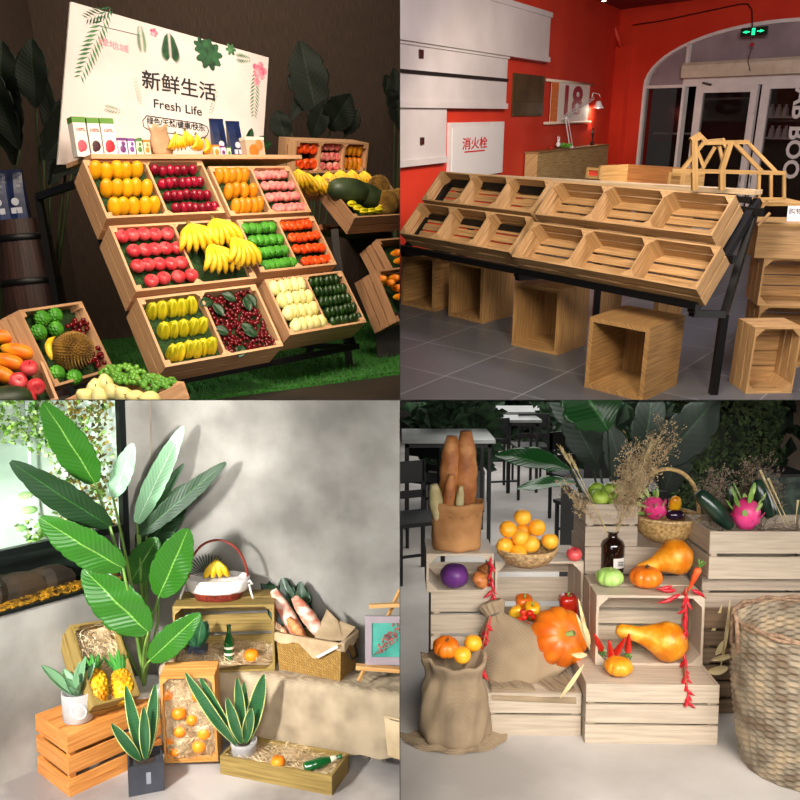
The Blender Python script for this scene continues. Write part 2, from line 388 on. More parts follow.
m_custard = mat('custard_apple_skin', '2e7a1a', '66b838', rough=.45, scale=10, objrand=.1)
m_persim = mat('persimmon_skin', 'e03a0c', 'ff6a2a', rough=.3, scale=10, objrand=.06)
m_star = mat('star_fruit_skin', '9aa010', 'f2dc2a', rough=.35, scale=10, objrand=.06)
m_cherry = mat('cherry_skin', '3a0508', '7a0e18', rough=.15, scale=10, objrand=.2)
m_pear = mat('pear_skin', 'e6d880', 'f6eeb0', rough=.45, scale=10, objrand=.05)
m_avo = mat('avocado_skin', '14280c', '2c5018', rough=.35, scale=20, bump=.5, objrand=.15)
m_dgreen = leafmat('dark_small_leaf', '1d3a20', '4a6a40')
ml = MC
P_ = {}
P_['mango'] = Proto(fruit([(max(.002, .029*math.sin(PI*i/10)**.8), -.042*math.cos(PI*i/10)) for i in range(11)], m_mango, 14, sx=1, sy=.85))
P_['plum'] = Proto(fruit([(max(.002, .021*math.sin(PI*i/8)), -.025*math.cos(PI*i/8)) for i in range(9)], m_plum, 12))
P_['papaya'] = Proto(fruit([(max(.002, .025*math.sin(PI*i/10)**.9*(1-.15*math.cos(PI*i/10))), -.043*math.cos(PI*i/10)) for i in range(11)], m_papaya, 14, fr=wavy(5, .03)))
P_['peach'] = Proto(fruit(sph(.024, .92), m_peach, 14))
P_['apple'] = Proto(fruit(sph(.034, .9, .16, 12), m_apple, 18, stem=([(0, 0, .018), (.002, 0, .034)], .0015, brown)))
def mk_custard(r=.028):
    def f():
        def fr(a, t, q): return q*(.9+.2*abs(math.sin(a*5+(int(t*8)%2)*PI/2))*abs(math.sin(t*8*PI))), 0
        return MB().lathe(sph(r, .95, .1, 32), 50, fr).build('custard_apple', m_custard, None, True)
    return f
P_['custard'] = Proto(mk_custard()); P_['persimmon'] = Proto(fruit(sph(.026, .85), m_persim, 14))
def starf():
    def fr(a, t, q): return q*(.5+.5*abs(math.cos(a*2.5))**1.5), 0
    return MB().lathe([(max(.002, .03*math.sin(PI*i/12)**.7), -.045*math.cos(PI*i/12)) for i in range(13)], 30, fr).build('star_fruit', m_star, None, True)
P_['star'] = Proto(starf); P_['cherry'] = Proto(fruit(sph(.0115, 1, .1, 6), m_cherry, 8))
P_['pear'] = Proto(fruit([(.002, -.03), (.017, -.028), (.027, -.016), (.03, 0), (.026, .014), (.018, .026), (.010, .035), (.002, .038)], m_pear, 16, stem=([(0, 0, .036), (.003, 0, .048)], .0014, brown)))
P_['avocado'] = Proto(fruit([(.002, -.024), (.012, -.021), (.019, -.008), (.017, .008), (.010, .02), (.002, .026)], m_avo, 12))
def banana_bunch(n=6, L=.15, r=.016, spread=.9, wide=.022, mtl=None):
    def f():
        o = MB().tube([(0, 0, .012), (0, 0, .035)], [.012, .007], 8).build('banana_stem', mat('banana_tip', '6a5a1a', rough=.7), None, True)
        for i in range(n):
            k = (i-(n-1)/2); a = k*spread/n; b = MB(); pts = []; rr = []
            for j in range(9):
                t = j/8; bend = .55*t*t; x = math.sin(a)*L*t + k*wide*min(1, t*3)*.5; pts.append((x, -.25*L*math.sin(PI*t*.9)-.01*abs(k)*.3, .012-L*t*math.cos(a)*.95+.02*t*t)); rr.append(r*(.35+.65*math.sin(PI*min(1, .12+t*.8))) if j < 8 else r*.3)
            bo_ = b.tube(pts, rr, 7).build('banana', mtl or m_ban, o, True)
            c = MB().tube([pts[-1], (pts[-1][0], pts[-1][1], pts[-1][2]-.008)], r*.28, 6).build('banana_tip', mat('banana_tip_dark', '2a2008', rough=.8), bo_)
        return o
    return f
P_['bunch'] = Proto(banana_bunch()); P_['bunch4'] = Proto(banana_bunch(4, .13, .019, .8, .042))
P_['banana'] = Proto(lambda: MB().tube([(.03*math.sin(t*PI/8)-.02, 0, -.07+t*.0175) for t in range(9)], [.004, .012, .015, .016, .016, .015, .013, .008, .004], 8).build('banana', m_ban, None, True))
def rowname(i, n): return {1: ['only'], 2: ['back', 'front'], 3: ['back', 'middle', 'front'], 4: ['back', 'second', 'third', 'front'], 5: ['back', 'second', 'middle', 'fourth', 'front']}[n][i]
def fill(key, name, cat, desc, box_, cell, rows, tilt=0, zoff=.03, jit=.003, s=1.0, where='', stagger=.3, ry=0, grp=None):
    """rows of fruit laid in one compartment; cell=(x0,x1,y0,y1) as fractions"""
    org, w, h = box_; x0, x1, y0, y1 = cell; n = len(rows)
    for i, m in enumerate(rows):
        yy = y1 + (y0-y1)*(i+.5)/n
        for j in range(m):
            fx = x0+(x1-x0)*((j+.5)/max(m, 1)) + (stagger*(x1-x0)/m*(.5 if i % 2 else -.1)) + i*.012
            p = org + RCb @ np.array([fx*w+rnd.uniform(-jit, jit), yy*h+rnd.uniform(-jit, jit), zoff+rnd.uniform(-.002, .003)])
            R = RCb @ rotm('X', tilt+rnd.uniform(-.12, .12)) @ rotm('Y', ry+rnd.uniform(-.12, .12)) @ rotm('Z', rnd.uniform(-.5, .5) if key in ('mango', 'papaya', 'star') else rnd.uniform(0, 6))
            o = P_[key].put('%s, %s from left in %s row of %s' % (desc, ORD[j], rowname(i, n), where), cat, grp or name.replace('_', ' ')+'s in '+where, p, R, s)
            if not o.name.startswith(name): o.name = name
RCb = RC; Zl = D1*.72
fill('mango', 'mango', 'mango', 'yellow-orange mango', CO[0, 0], (.04, .44, .06, .99), [5, 5, 5], tilt=.0-.5, zoff=Zl+.036, s=1.13, jit=.005, where='the mango tray')
for r_ in ():
    pass
fill('plum', 'plum', 'plum', 'dark red plum', CO[0, 0], (.53, .93, .04, .97), [6, 7, 7, 7], tilt=-.5, zoff=Zl+.026, s=1.16, jit=.005, where='the plum tray')
fill('papaya', 'papaya', 'papaya', 'orange papaya', CO[0, 1], (.05, .42, .06, .97), [5, 4, 5], tilt=-.6, zoff=Zl+.034, s=1.1, jit=.005, where='the rack papaya tray')
fill('peach', 'peach', 'peach', 'pale pink peach', CO[0, 1], (.53, .94, .04, .97), [6, 5, 6, 6], tilt=0, zoff=Zl+.026, s=1.14, jit=.004, where='the rack peach tray')
fill('apple', 'apple', 'apple', 'glossy red apple', CO[1, 0], (.04, .47, .05, .98), [5, 5, 5, 4], tilt=-.3, zoff=Zl+.032, s=1.0, jit=.006, where='the rack apple tray', stagger=.5)
fill('custard', 'custard_apple', 'custard apple', 'bumpy green custard apple', CO[1, 1], (.04, .45, .04, .98), [5, 5, 5, 6], zoff=Zl+.028, s=1.05, jit=.004, where='the rack custard apple tray')
fill('persimmon', 'persimmon', 'persimmon', 'orange-red persimmon', CO[1, 1], (.54, .95, .04, .98), [6, 5, 5, 5], zoff=Zl+.028, s=1.08, jit=.004, where='the rack persimmon tray')
fill('star', 'star_fruit', 'star fruit', 'ribbed yellow-green star fruit', CO[2, 0], (.05, .43, .04, .96), [5, 5, 6], tilt=-.4, zoff=Zl+.034, s=1.06, jit=.004, where='the star fruit tray')
fill('pear', 'pear', 'pear', 'pale yellow pear', CO[2, 1], (.05, .45, .04, .97), [5, 5, 5, 5], tilt=-.9, zoff=Zl+.03, s=1.15, where='the rack pear tray')
fill('avocado', 'avocado', 'avocado', 'small dark green avocado', CO[2, 1], (.54, .95, .04, .98), [6, 7, 7, 7, 7], tilt=-.8, zoff=Zl+.022, s=1.2, where='the avocado tray')
org, w, h = CO[1, 0]
for i, (fx, fy, nme, sz) in enumerate([(.61, .86, 'upper left', 1.2), (.82, .90, 'upper right', 1.25), (.68, .47, 'lower left', 1.25), (.88, .54, 'lower right', 1.3)]):
    P_['bunch'].put('bunch of ripe yellow bananas, %s of four in the middle crate' % nme, 'bananas', 'banana bunches in the middle crate', org + RC @ np.array([fx*w, fy*h, Zl+.06+.01*i]), RC @ rotm('X', -1.45) @ rotm('Z', .15*(i-1)), sz).name = 'banana_bunch'
org, w, h = CO[2, 0]
k = 0
for i in range(13):
    for j in range(17):
        if (i*17+j) % 19 == 5: continue
        p = org + RC @ np.array([w*(.535+.42*(j+rnd.random())/17), h*(.06+.88*(i+rnd.random())/13), Zl+.012+rnd.random()*.018])
        P_['cherry'].put('dark red cherry in the leafy cherry tray on the rack', 'cherry', 'cherries in the leafy tray', p, RC, rnd.uniform(.9, 1.1)).name = 'cherry'
lf = Proto(lambda: leafmesh(MB(), (0, 0, 0), (.075, 0, .01), .055, (0, 0, 1), .15, .25, 8, .8, 3).build('leaf', m_dgreen, None, True))
for i, (fx, fy) in enumerate([(.58, .85), (.62, .60), (.78, .80), (.74, .45), (.60, .32), (.86, .62), (.84, .25), (.67, .12), (.90, .88)]):
    lf.put('dull green cherry leaf lying on the cherries, %s from the back' % ORD[i], 'leaf', 'leaves on the cherry tray', org + RC @ np.array([fx*w, fy*h, Zl+.035]), RC @ rz(rnd.random()*6)).name = 'cherry_leaf'
# ---- top shelf, banner and goods
zs = P0[2]+.012
sh = P0 + v*(-.01) + nn*0; zs = sh[2]+.02
SB = MB(); SB.box((.64, .14, 0), (1.22, .33, .022)); tag(SB.build('shelf_board', W1), 'pale wooden board along the top of the slanted rack', 'shelf', loc=np.array([P0[0], P0[1], zs-.011]), R=rz(yaw))
def shelf(px, off): return TL.wl(px, np.array([P0[0], P0[1], zs]) + bk*off, u)
ban_p = np.array([P0[0], P0[1], 0]) + bk*.33
c4 = [TL.pl(x, y, ban_p, bk) for x, y in ((57, 150), (262, 158), (268, 58), (70, 2))]
bo = TL.wl(57, np.array([P0[0], P0[1], zs]) + bk*.33, u)
bw = float(np.dot(c4[1]-c4[0], u)); ut = float(np.dot(c4[3]-bo, u)), float(np.dot(c4[2]-bo, u)); ht = c4[3][2]-zs, c4[2][2]-zs
bn = empty('banner_board', 'white printed banner board with tropical leaves behind the fruit display', 'banner', loc=bo, R=rz(yaw))
q = [(0, 0, 0), (bw, 0, 0), (ut[1], 0, ht[1]), (ut[0], 0, ht[0])]
white = mat('banner_white', 'c8bcb8', 'd6ccc8', rough=.7, scale=3)
MB().add([(a, -.008, c) for a, b, c in q]+[(a, .008, c) for a, b, c in q], [(0, 1, 2, 3), (7, 6, 5, 4), (0, 4, 5, 1), (1, 5, 6, 2), (2, 6, 7, 3), (3, 7, 4, 0)]).build('panel', white, bn)
Bi = np.linalg.inv
def onban(px, py):
    p = TL.pl(px, py, ban_p, bk) - bo; return (float(p @ u), float(p[2]))
ink = mat('black_ink', '1c1a1c', rough=.8); lgreen = mat('print_green', '2f5a36', '5a8a58', rough=.8, scale=30); dg = mat('print_dark_green', '12301c', '2a5a34', rough=.8, scale=30); pink = mat('print_pink', 'd8486a', 'f4a8b0', rough=.8, scale=40)
def btxt(s, px0, px1, py, hpx, m, py2=None, bold=.0):
    a = onban(px0, py); b = onban(px1, py if py2 is None else py2); t = text(s, 1, m, Matrix(), 'lettering', bn, .001, 'LEFT', bold)
    xs = [vv.co.x for vv in t.data.vertices]; ys = [vv.co.y for vv in t.data.vertices]; w_ = max(xs)-min(xs); h_ = max(ys)-min(ys)
    hh = abs(onban(px0, py-hpx/2)[1]-onban(px0, py+hpx/2)[1]); sx_ = math.hypot(b[0]-a[0], b[1]-a[1])/w_; sy_ = hh/h_; an = math.atan2(b[1]-a[1], b[0]-a[0])
    t.matrix_basis = Matrix.Translation((a[0], -.0095, a[1])) @ Matrix.Rotation(-an, 4, 'Y') @ Matrix.Rotation(PI/2, 4, 'X') @ Matrix.Diagonal((sx_, sy_, 1, 1)) @ Matrix.Translation((-min(xs), -(max(ys)+min(ys))/2, 0))
btxt('新鲜生活', 141, 215, 79, 19, ink, 93, .012)
btxt('Fresh Life', 153, 201, 103.5, 9, ink, 112, .006)
btxt('绿色/天然/健康/快乐', 146, 204, 120.5, 7.5, ink, 128.5, .012)
btxt('绿地城', 98, 128, 41, 8, pink, 50)
def bpoly(pts, r, m, nm): MB().tube([(onban(*p)[0], -.009, onban(*p)[1]) for p in pts], r, 5).build(nm, m, bn)
pill = [(146, 116), (142, 121), (143, 127), (148, 130), (200, 138.5), (206, 136), (208, 131), (206, 127), (200, 124), (146, 116)]
bpoly(pill, .0025, ink, 'outline'); bpoly([(97, 26), (140, 36)], .0015, ink, 'rule')
def frond(px0, py0, px1, py1, wpx, n, m, bend=0):
    b = MB(); a = onban(px0, py0); c = onban(px1, py1); L = math.hypot(c[0]-a[0], c[1]-a[1]); ww = wpx/800*4.6
    ang = math.atan2(c[1]-a[1], c[0]-a[0])
    for i in range(n):
        t = i/n; x = a[0]+(c[0]-a[0])*t; z = a[1]+(c[1]-a[1])*t + bend*math.sin(PI*t); l_ = ww*(.35+.65*math.sin(PI*(.15+.8*t)))
        for s in (1, -1):
            an = ang+s*.75; dx, dz = math.cos(an)*l_, math.sin(an)*l_; nx, nz = -math.sin(an)*l_*.09, math.cos(an)*l_*.09
            b.add([(x, -.0088-.0002*i, z), (x+dx*.5+nx, -.0088-.0002*i, z+dz*.5+nz), (x+dx, -.0088-.0002*i, z+dz), (x+dx*.5-nx, -.0088-.0002*i, z+dz*.5-nz)], [(0, 3, 2, 1)])
    b.build('printed_frond', m, bn)
frond(108, 8, 78, 80, 13, 16, lgreen); frond(112, 10, 84, 20, 10, 8, dg); frond(139, 26, 142, 52, 8, 10, lgreen); frond(168, 33, 170, 58, 15, 12, dg); frond(255, 70, 253, 118, 9, 13, lgreen); frond(250, 60, 236, 58, 8, 7, lgreen)
frond(134, 78, 140, 106, 4, 9, lgreen); frond(216, 92, 209, 115, 4, 8, lgreen); frond(120, 112, 104, 108, 6, 6, lgreen)
def blob(cx, cy, r, m, nm, k=5, amp=.3, ph=0):
    c = onban(cx, cy); rr = r/800*4.7; V = [(c[0], -.0098, c[1])]; n = 40
    for i in range(n): a = 2*PI*i/n; q_ = rr*(1-amp+amp*abs(math.cos(a*k/2+ph))); V.append((c[0]+q_*math.cos(a), -.0096, c[1]+q_*math.sin(a)))
    MB().add(V, [(0, 1+(i+1) % n, 1+i) for i in range(n)]).build(nm, m, bn)
blob(208, 55, 15, dg, 'printed_leaf', 9, .35); blob(201, 47, 9, dg, 'printed_leaf', 7, .4); blob(259, 71, 9, pink, 'printed_flower', 5, .35); blob(153, 33, 4, pink, 'printed_flower'); blob(256, 82, 4, pink, 'printed_flower'); blob(230, 50, 6, lgreen, 'printed_leaf', 6, .5)
# goods on the board
def carton(px0, px1, pyt, off, dep, face, label, nm='juice_carton', grp=None, top='e8a030', spots=()):
    a = shelf(px0, off); b = shelf(px1, off); w = float((b-a) @ u); 
    t = TL.pl((px0+px1)/2, pyt, a, bk); h = t[2]-zs
    o = empty(nm, label, 'carton', grp, a, rz(yaw)); MB().b2((.002, 0, 0), (w-.002, dep, h)).build('box', mat('carton_'+face, face, 'ffffff' if face != 'c8a890' else 'e0c8b0', rough=.5, scale=6, lo=.6, hi=.9), o)
    bx_ = o.children[0]
    MB().b2((.001, -.0008, h*.86), (w-.001, dep, h+.001)).build('top_band', mat('band_'+top, top, rough=.5), o)
    for (fx, fz, r, col) in spots:
        MB().ell((fx*w, -.001, fz*h), (r*w, .002, r*w*1.2), 12, 7).build('printed_fruit', mat('pf_'+col, col, rough=.5), bx_, True)
    return o, w, h
rd = mat('carton_red', 'c01020', rough=.6)
for i, (a, b, t, col, ln) in enumerate([(77.5, 91, 117, 'e05060', 'pink pear picture'), (92, 104.5, 118, '3a1020', 'dark grape picture'), (105, 119, 118.5, 'c02030', 'red pomegranate picture')]):
    o, w, h = carton(a, b, t, .06, .06, 'e8e0d8', 'tall white juice carton with %s on the rack top' % ln, grp='tall juice cartons', spots=((.5, .28, .34, col), (.35, .2, .2, col)), top='5a8a30')
    t_ = text('100%', h*.12, rd, Matrix.Translation((w/2, -.002, h*.68)) @ Matrix.Rotation(PI/2, 4, 'X'), 'lettering', o)
    bt = MB()
    for q_ in range(7): xx = w*(.1+.13*q_); bt.add([(xx-.004, .0, h), (xx+.004, 0, h), (xx+rnd.uniform(-.01, .01), 0, h+.03)], [(0, 1, 2)])
for i, (a, b, t, col, f) in enumerate([(119.5, 129, 138, '6a3070', 'd8c8e0'), (129.5, 137, 138.5, '7a4090', 'd8d0e0'), (137.5, 144.5, 139, '4a7a38', 'd0dcc0'), (145, 152, 140, 'd07828', 'e8d0b0')]):
    carton(a, b, t, .05, .05, f, 'small %s drink carton standing in the row of four beside tall juice cartons' % ['purple grape', 'violet', 'green', 'orange'][i], grp='small drink cartons', spots=((.5, .4, .3, col), (.6, .7, .2, col)), top=col)
for i, (a, b, t, col, f) in enumerate([(214, 221, 145, 'd07828', 'e8d0b0'), (221.5, 227, 146, '6a3070', 'd8c8e0'), (227.5, 232, 147, '4a7a38', 'd0dcc0')]):
    carton(a, b, t, .05, .05, f, 'small %s drink carton between the bananas and navy bags' % ['orange', 'purple', 'green'][i], grp='small drink cartons by the bags', spots=((.5, .4, .3, col),), top=col)
carton(247, 266, 137, .06, .06, 'c8a890', 'beige pouch with orange fruit print at right end of rack top', 'juice_pouch', spots=((.4, .3, .25, 'd87020'), (.7, .6, .2, 'd88040')), top='e8dcc8')
kraft = mat('kraft_paper', 'a88462', 'c09a76', rough=.85, scale=12, bump=.4)
def sack(px, off, r, h, label, m=None, nm='paper_bag'):
    a = shelf(px, off); o = MB().lathe([(r*.95, 0), (r*1.1, h*.2), (r*1.1, h*.4), (r*.95, h*.6), (r*.8, h*.75), (r*.85, h*.88), (r*.95, h)], 24, lambda A, t, q: (q*(1+.10*math.sin(5*A+6*t)+.06*math.sin(11*A-9*t)), .012*math.sin(5*A)*t), sy=.6).build(nm, m or kraft, None, True)
    tag(o, label, 'bag', loc=a, R=rz(yaw)); return o
sack(162.5, .09, .055, .155, 'crumpled brown paper bag standing between drink cartons and bananas')
navy = mat('navy_foil', '10162e', '20305e', rough=.3, scale=6, bump=.3)
def foilbag(a, R, w, h, d, label, grp, lab=True, room=None):
    o = empty('coffee_bag', label, 'bag', grp, a, R); V = []; n = 10
    for i in range(n+1):
        t = i/n; dd = d*(1-t**2.5)*.5+.003; ww = w/2*(1-.06*math.sin(t*PI))
        V += [(-ww, -dd*.7, h*t), (0, -dd, h*t), (ww, -dd*.7, h*t), (ww, dd*.7, h*t), (0, dd, h*t), (-ww, dd*.7, h*t)]
    MB().add(V, [(i*6+j, i*6+(j+1) % 6, (i+1)*6+(j+1) % 6, (i+1)*6+j) for i in range(n) for j in range(6)]+[(5, 4, 3, 2, 1, 0)]+[tuple(n*6+j for j in range(6))]).build('pouch', navy, o)
    if lab:
        lb = mat('bag_label', 'b8bcc8', rough=.5); MB().b2((-w*.28, -d*.5-.002, h*.12), (w*.28, -d*.5+.004, h*.24)).build('label_patch', lb, o)
        MB().lathe([(w*.2, 0), (w*.2, .003)], 20, rot=rotm('X', PI/2), c=(0, -d*.5-.0, h*.36)).build('label_patch', lb, o.children[0])
    MB().b2((-w*.5, -.006, h*.93), (w*.5, .006, h*1.02)).build('seal', navy, o)
    return o
for i, (px, hh) in enumerate([(221, .205), (237, .2)]):
    foilbag(shelf(px, .12+.02*i), rz(yaw), .082, hh, .05, 'navy blue foil coffee bag behind the small cartons, %s of two' % ['left', 'right'][i], 'navy bags on the rack top')
for i, (px, off, zz) in enumerate([(178, .03, .1), (188, .05, .12), (198, .04, .1), (207, .06, .085)]):
    a = shelf(px, off); a[2] += zz
    P_['bunch'].put('small banana bunch on the rack top, %s from left of four' % ORD[i], 'bananas', 'banana bunches on the rack top', a, rz(yaw+.3*i) @ rotm('X', .3), .62).name = 'banana_bunch'
gl = leafmat('dim_green_leaf', '1c3a1e', '3f6a3a'); sprig = Proto(lambda: leafmesh(MB(), (0, 0, 0), (.0, 0, .13), .05, (0, -1, 0), .1, .3, 10, .8, 3).build('leaf', gl, None, True))
for i, (px, off, an) in enumerate([(247, .16, .5), (252, .15, 1.0), (256, .17, 1.3), (126, .12, .9), (132, .13, 1.2)]):
    sprig.put('green striped leaf propped behind goods on rack top, %s' % ['left one by the pouch', 'middle one by the pouch', 'right one by the pouch', 'left one by the small cartons', 'right one by the small cartons'][i], 'leaf', 'leaves on the rack top', shelf(px, off)+np.array([0, 0, .06 if i < 3 else .02]), rz(yaw) @ rotm('Y', an)).name = 'loose_leaf'
# ---- lower-left crates
def place_crate(pos, yw, pt, rl, dims, label, rows=2, name='fruit_crate', **k):
    R = rz(math.radians(yw)) @ rotm('X', math.radians(pt)) @ rotm('Y', math.radians(rl))
    crate(name, label, dims[0], dims[1], dims[2], k.pop('m', W1), pos, R, rows=rows, **k); return (np.array(pos), dims[0], dims[1]), R
L2, R2_ = place_crate((-1.6911, 3.476, -.4933), 76.92, 71.3, 0, (.4512, .3626, .15), 'tilted wooden crate with durian and green custard apples, left of the rack', tri=False, blk=.022, liner=turf, linez=.6, gap=.006)
def inb(box_, R, fx, fy, z): return box_[0] + R @ np.array([fx*box_[1], fy*box_[2], z])
m_dur = mat('durian_husk', '6a4a16', 'a88030', rough=.7, scale=14)
def mk_durian(r=.085, seed=1):
    def f():
        b = MB(); n = 560
        b.ell((0, 0, 0), (r*.93, r*.93, r*1.08), 20, 14)
        for i in range(n):
            z = 1-2*(i+.5)/n; a = i*2.39996; q = math.sqrt(1-z*z); d = np.array([q*math.cos(a), q*math.sin(a), z]); s = np.array([-math.sin(a), math.cos(a), 0]); t = np.cross(d, s); c = d*r*.9*np.array([1, 1, 1.16]); k = .0088
            b.add([c+s*k, c+t*k, c-s*k, c-t*k, c+d*.016], [(0, 1, 4), (1, 2, 4), (2, 3, 4), (3, 0, 4)])
        return b.build('durian', m_dur, None)
    return f
P_['durian'] = Proto(mk_durian())
def put(key, name, label, cat, pos, R=None, s=1, grp=None):
    o = P_[key].put(label, cat, grp, pos, R, s); o.name = name; return o
def inpx(box_, R, px, py, z):
    """point inside a crate at height z over its bottom, seen at that column and row"""
    return ROOM.pl(px, py, box_[0] + R @ np.array([0, 0, z]), R[:, 2])
put('durian', 'durian', 'large spiky brown durian in the tilted crate left of the rack', 'durian', inpx(L2, R2_, 72, 351, .15), R2_, 1.0)
for i, (x, y, t) in enumerate([(42, 318, 'upper left of two'), (55, 315, 'upper right of two'), (39, 332, 'left one beside banana'), (56, 329, 'half hidden above durian'), (57, 373, 'lower left of two under durian'), (74.5, 377, 'lower right of two under durian')]):
    put('custard', 'custard_apple', 'bumpy green custard apple in the durian crate, '+t, 'custard apple', inpx(L2, R2_, x, y, .14), R2_ @ rz(i), 1.25, 'custard apples in the durian crate')
put('banana', 'banana', 'single curved yellow banana beside the durian', 'banana', inpx(L2, R2_, 50, 346, .16), R2_ @ rz(-.75) @ rotm('Z', PI) @ rotm('X', PI/2), .95)
for i in range(56):
    cx, cy = ((78, 328) if i < 30 else (96, 357)); a = rnd.random()*6.3; q = rnd.random()**.5
    put('cherry', 'cherry', 'dark red cherry in the bunches beside the durian', 'cherry', inpx(L2, R2_, cx+q*11*math.cos(a), cy+q*10*math.sin(a), .12+rnd.random()*.02), None, 1.1, 'cherries beside the durian')
L1, R1_ = place_crate((-1.7649, 3.2222, -.6117), 35.97, 41.4, 0, (.2758, .4847, .1493), 'wooden crate with papayas and apples at the lower left corner', tri=False, blk=.022, liner=turf, linez=.5, gap=.006)
m_papbig = m_papaya
P_['bigpap'] = Proto(fruit([(max(.003, .036*math.sin(PI*i/12)**.8*(1-.22*math.cos(PI*i/12))), -.075*math.cos(PI*i/12)) for i in range(13)], m_papbig, 18))
for i, (x, y, an, t) in enumerate([(4, 337, 1.3, 'topmost of four'), (17, 351, 1.0, 'right one of four'), (7, 361, .9, 'middle one of four'), (-1, 373, .7, 'lowest of four')]):
    put('bigpap', 'papaya', 'large orange papaya in the lower left corner crate, '+t, 'papaya', inpx(L1, R1_, x, y, .15), R1_ @ rz(an) @ rotm('X', PI/2), .92, 'papayas in the corner crate')
for i, (x, y, t) in enumerate([(29, 368, 'topmost'), (18, 381, 'left one'), (36, 387, 'right one'), (27, 399, 'lowest')]):
    put('apple', 'apple', 'shiny red apple below papayas in the corner crate, '+t, 'apple', inpx(L1, R1_, x, y, .15), R1_ @ rotm('X', .5*i), 1.12, 'apples in the corner crate')
m_melon = mat('winter_melon_skin', '1e2a16', '3c4a2c', rough=.45, scale=6, objrand=.05)
P_['melon'] = Proto(fruit([(max(.004, .085*math.sin(PI*i/14)**.7), -.15*math.cos(PI*i/14)) for i in range(15)], m_melon, 24))
put('melon', 'winter_melon', 'dark green melon at the bottom left corner of the corner crate', 'melon', inpx(L1, R1_, 3, 402, .17), R1_ @ rotm('Y', PI/2), .75)
L3, R3_ = place_crate((-1.4475, 3.2846, -.6329), -41.5, 12.8, 1, (.512, .2818, .15), 'low wooden crate of pears and green grapes in front of the rack', tri=False, blk=.022, liner=turf, linez=.6, gap=.006)
for i, (x, y) in enumerate([(95, 389), (105, 384), (100, 397), (113, 393), (124, 396), (86, 397), (136, 399), (150, 400)]):
    put('pear', 'pear', 'ivory yellow pear in the low crate with green grapes, %s from left' % ORD[[1, 3, 2, 4, 5, 0, 6, 7][i]], 'pear', inpx(L3, R3_, x, y, .16), R3_ @ rotm('X', -.4+.2*i), 1.2, 'pears in the low crate')
m_grape = mat('green_grape_skin', '3c7a20', '86c048', rough=.25, scale=10, sss=.1)
def mk_grapes(n=34):
    def f():
        o = MB().tube([(-.05, 0, .02), (0, 0, .03), (.05, 0, .02)], .002, 5).build('grape_stem', brown, None); g = None
        for i in range(n):
            a = rnd.random()*6.3; q = rnd.random()**.6; x, y = q*.065*math.cos(a), q*.045*math.sin(a); z = .03*(1-q)+rnd.uniform(-.008, .008)
            if g is None: g = MB().ell((0, 0, 0), (.0125, .0125, .013), 10, 7).build('grape', m_grape, o, True); c = g
            else: c = g.copy(); C.objects.link(c); c.parent = o
            c.location = (x, y, z)
        return o
    return f
P_['grapes'] = Proto(mk_grapes())
for i, (x, y) in enumerate([(112, 373), (124, 372), (136, 378), (150, 382), (163, 387), (118, 381)]):
    put('grapes', 'grape_bunch', 'bunch of green grapes at the back of the low pear crate, %s' % ['leftmost', 'second', 'third', 'fourth', 'rightmost', 'lowest'][i], 'grapes', inpx(L3, R3_, x, y, .14), R3_ @ rz(i), 1.0, 'green grape bunches in the low crate')
# ---- right side
CR, RR1 = place_crate((-.7499, 5.4135, .5871), 46.5, 106.7, 0, (.6474, .2013, .17), 'upright three-part crate of persimmons, peaches and papayas at the back right', divs=(.215, .432), tri=False, blk=.025, liner=turf, linez=.35, gap=.02)
RCb = RR1
fill('persimmon', 'persimmon', 'persimmon', 'orange persimmon', CR, (.05, .31, .02, .98), [3, 3], zoff=.13, s=1.35, where='the upright back crate', stagger=.2)
fill('peach', 'peach', 'peach', 'pink peach', CR, (.37, .64, .02, .98), [4, 4, 3], zoff=.12, s=1.15, where='the upright back crate', stagger=.2)
fill('papaya', 'papaya', 'papaya', 'orange papaya', CR, (.70, .96, .02, .98), [4, 4], tilt=-PI/2, zoff=.12, s=1.05, where='the upright back crate', stagger=.1)
RCb = RC
ctop = .17
dk = mat('dark_table_paint', '1c1512', '2a201a', rough=.6, scale=5); tbw = wood('table_edge_wood', '7a5a42', '96704f')
T1 = TL.pl(320, 226, (0, 4.75, 0), (0, 1, 0)); tz = T1[2]
tb = empty('display_table', 'dark table with wooden edge under melons and back bananas', 'table', loc=(T1[0], T1[1], tz))
pts = [TL.z(x, y, tz) - T1 for x, y in ((322, 224), (350, 238), (420, 231))]
far = [pts[2] + np.array([.0, .9, 0]), pts[0] + np.array([-.35, .9, 0])]
pg = pts + far; V = [(p[0], p[1], 0) for p in pg] + [(p[0], p[1], -.03) for p in pg]
MB().add(V, [(0, 1, 2, 3, 4), (9, 8, 7, 6, 5)]+[(i, i+5, (i+1) % 5+5, (i+1) % 5) for i in range(5)]).build('table_top', tbw, tb)
for p in (pts[0]+np.array([.06, .08, 0]), pts[1]+np.array([0, .06, 0]), pts[2]+np.array([-.08, .1, 0]), far[1]+np.array([.1, -.1, 0])): MB().b2((p[0]-.02, p[1]-.02, FZ-tz), (p[0]+.02, p[1]+.02, -.03)).build('leg', dk, tb)
CM, RM_ = place_crate((-.3161, 4.9924, .1167), 43.4, 45.1, 0, (.5105, .3704, .13), 'slanted wooden crate with winter melons and durians on the dark table', tri=False, blk=.025, liner=turf, linez=.3, gap=.008, m=wood('brown_crate_wood', '9a7050', 'ba8c66'))
put('melon', 'winter_melon', 'large dark winter melon in the slanted crate, left of two', 'melon', inpx(CM, RM_, 349, 191, .15), RM_ @ rz(-.2) @ rotm('Y', PI/2), .95, 'winter melons in the slanted crate')
put('melon', 'winter_melon', 'large dark winter melon in the slanted crate, right of two', 'melon', inpx(CM, RM_, 364, 195, .13), RM_ @ rz(-.5) @ rotm('Y', PI/2), .9, 'winter melons in the slanted crate')
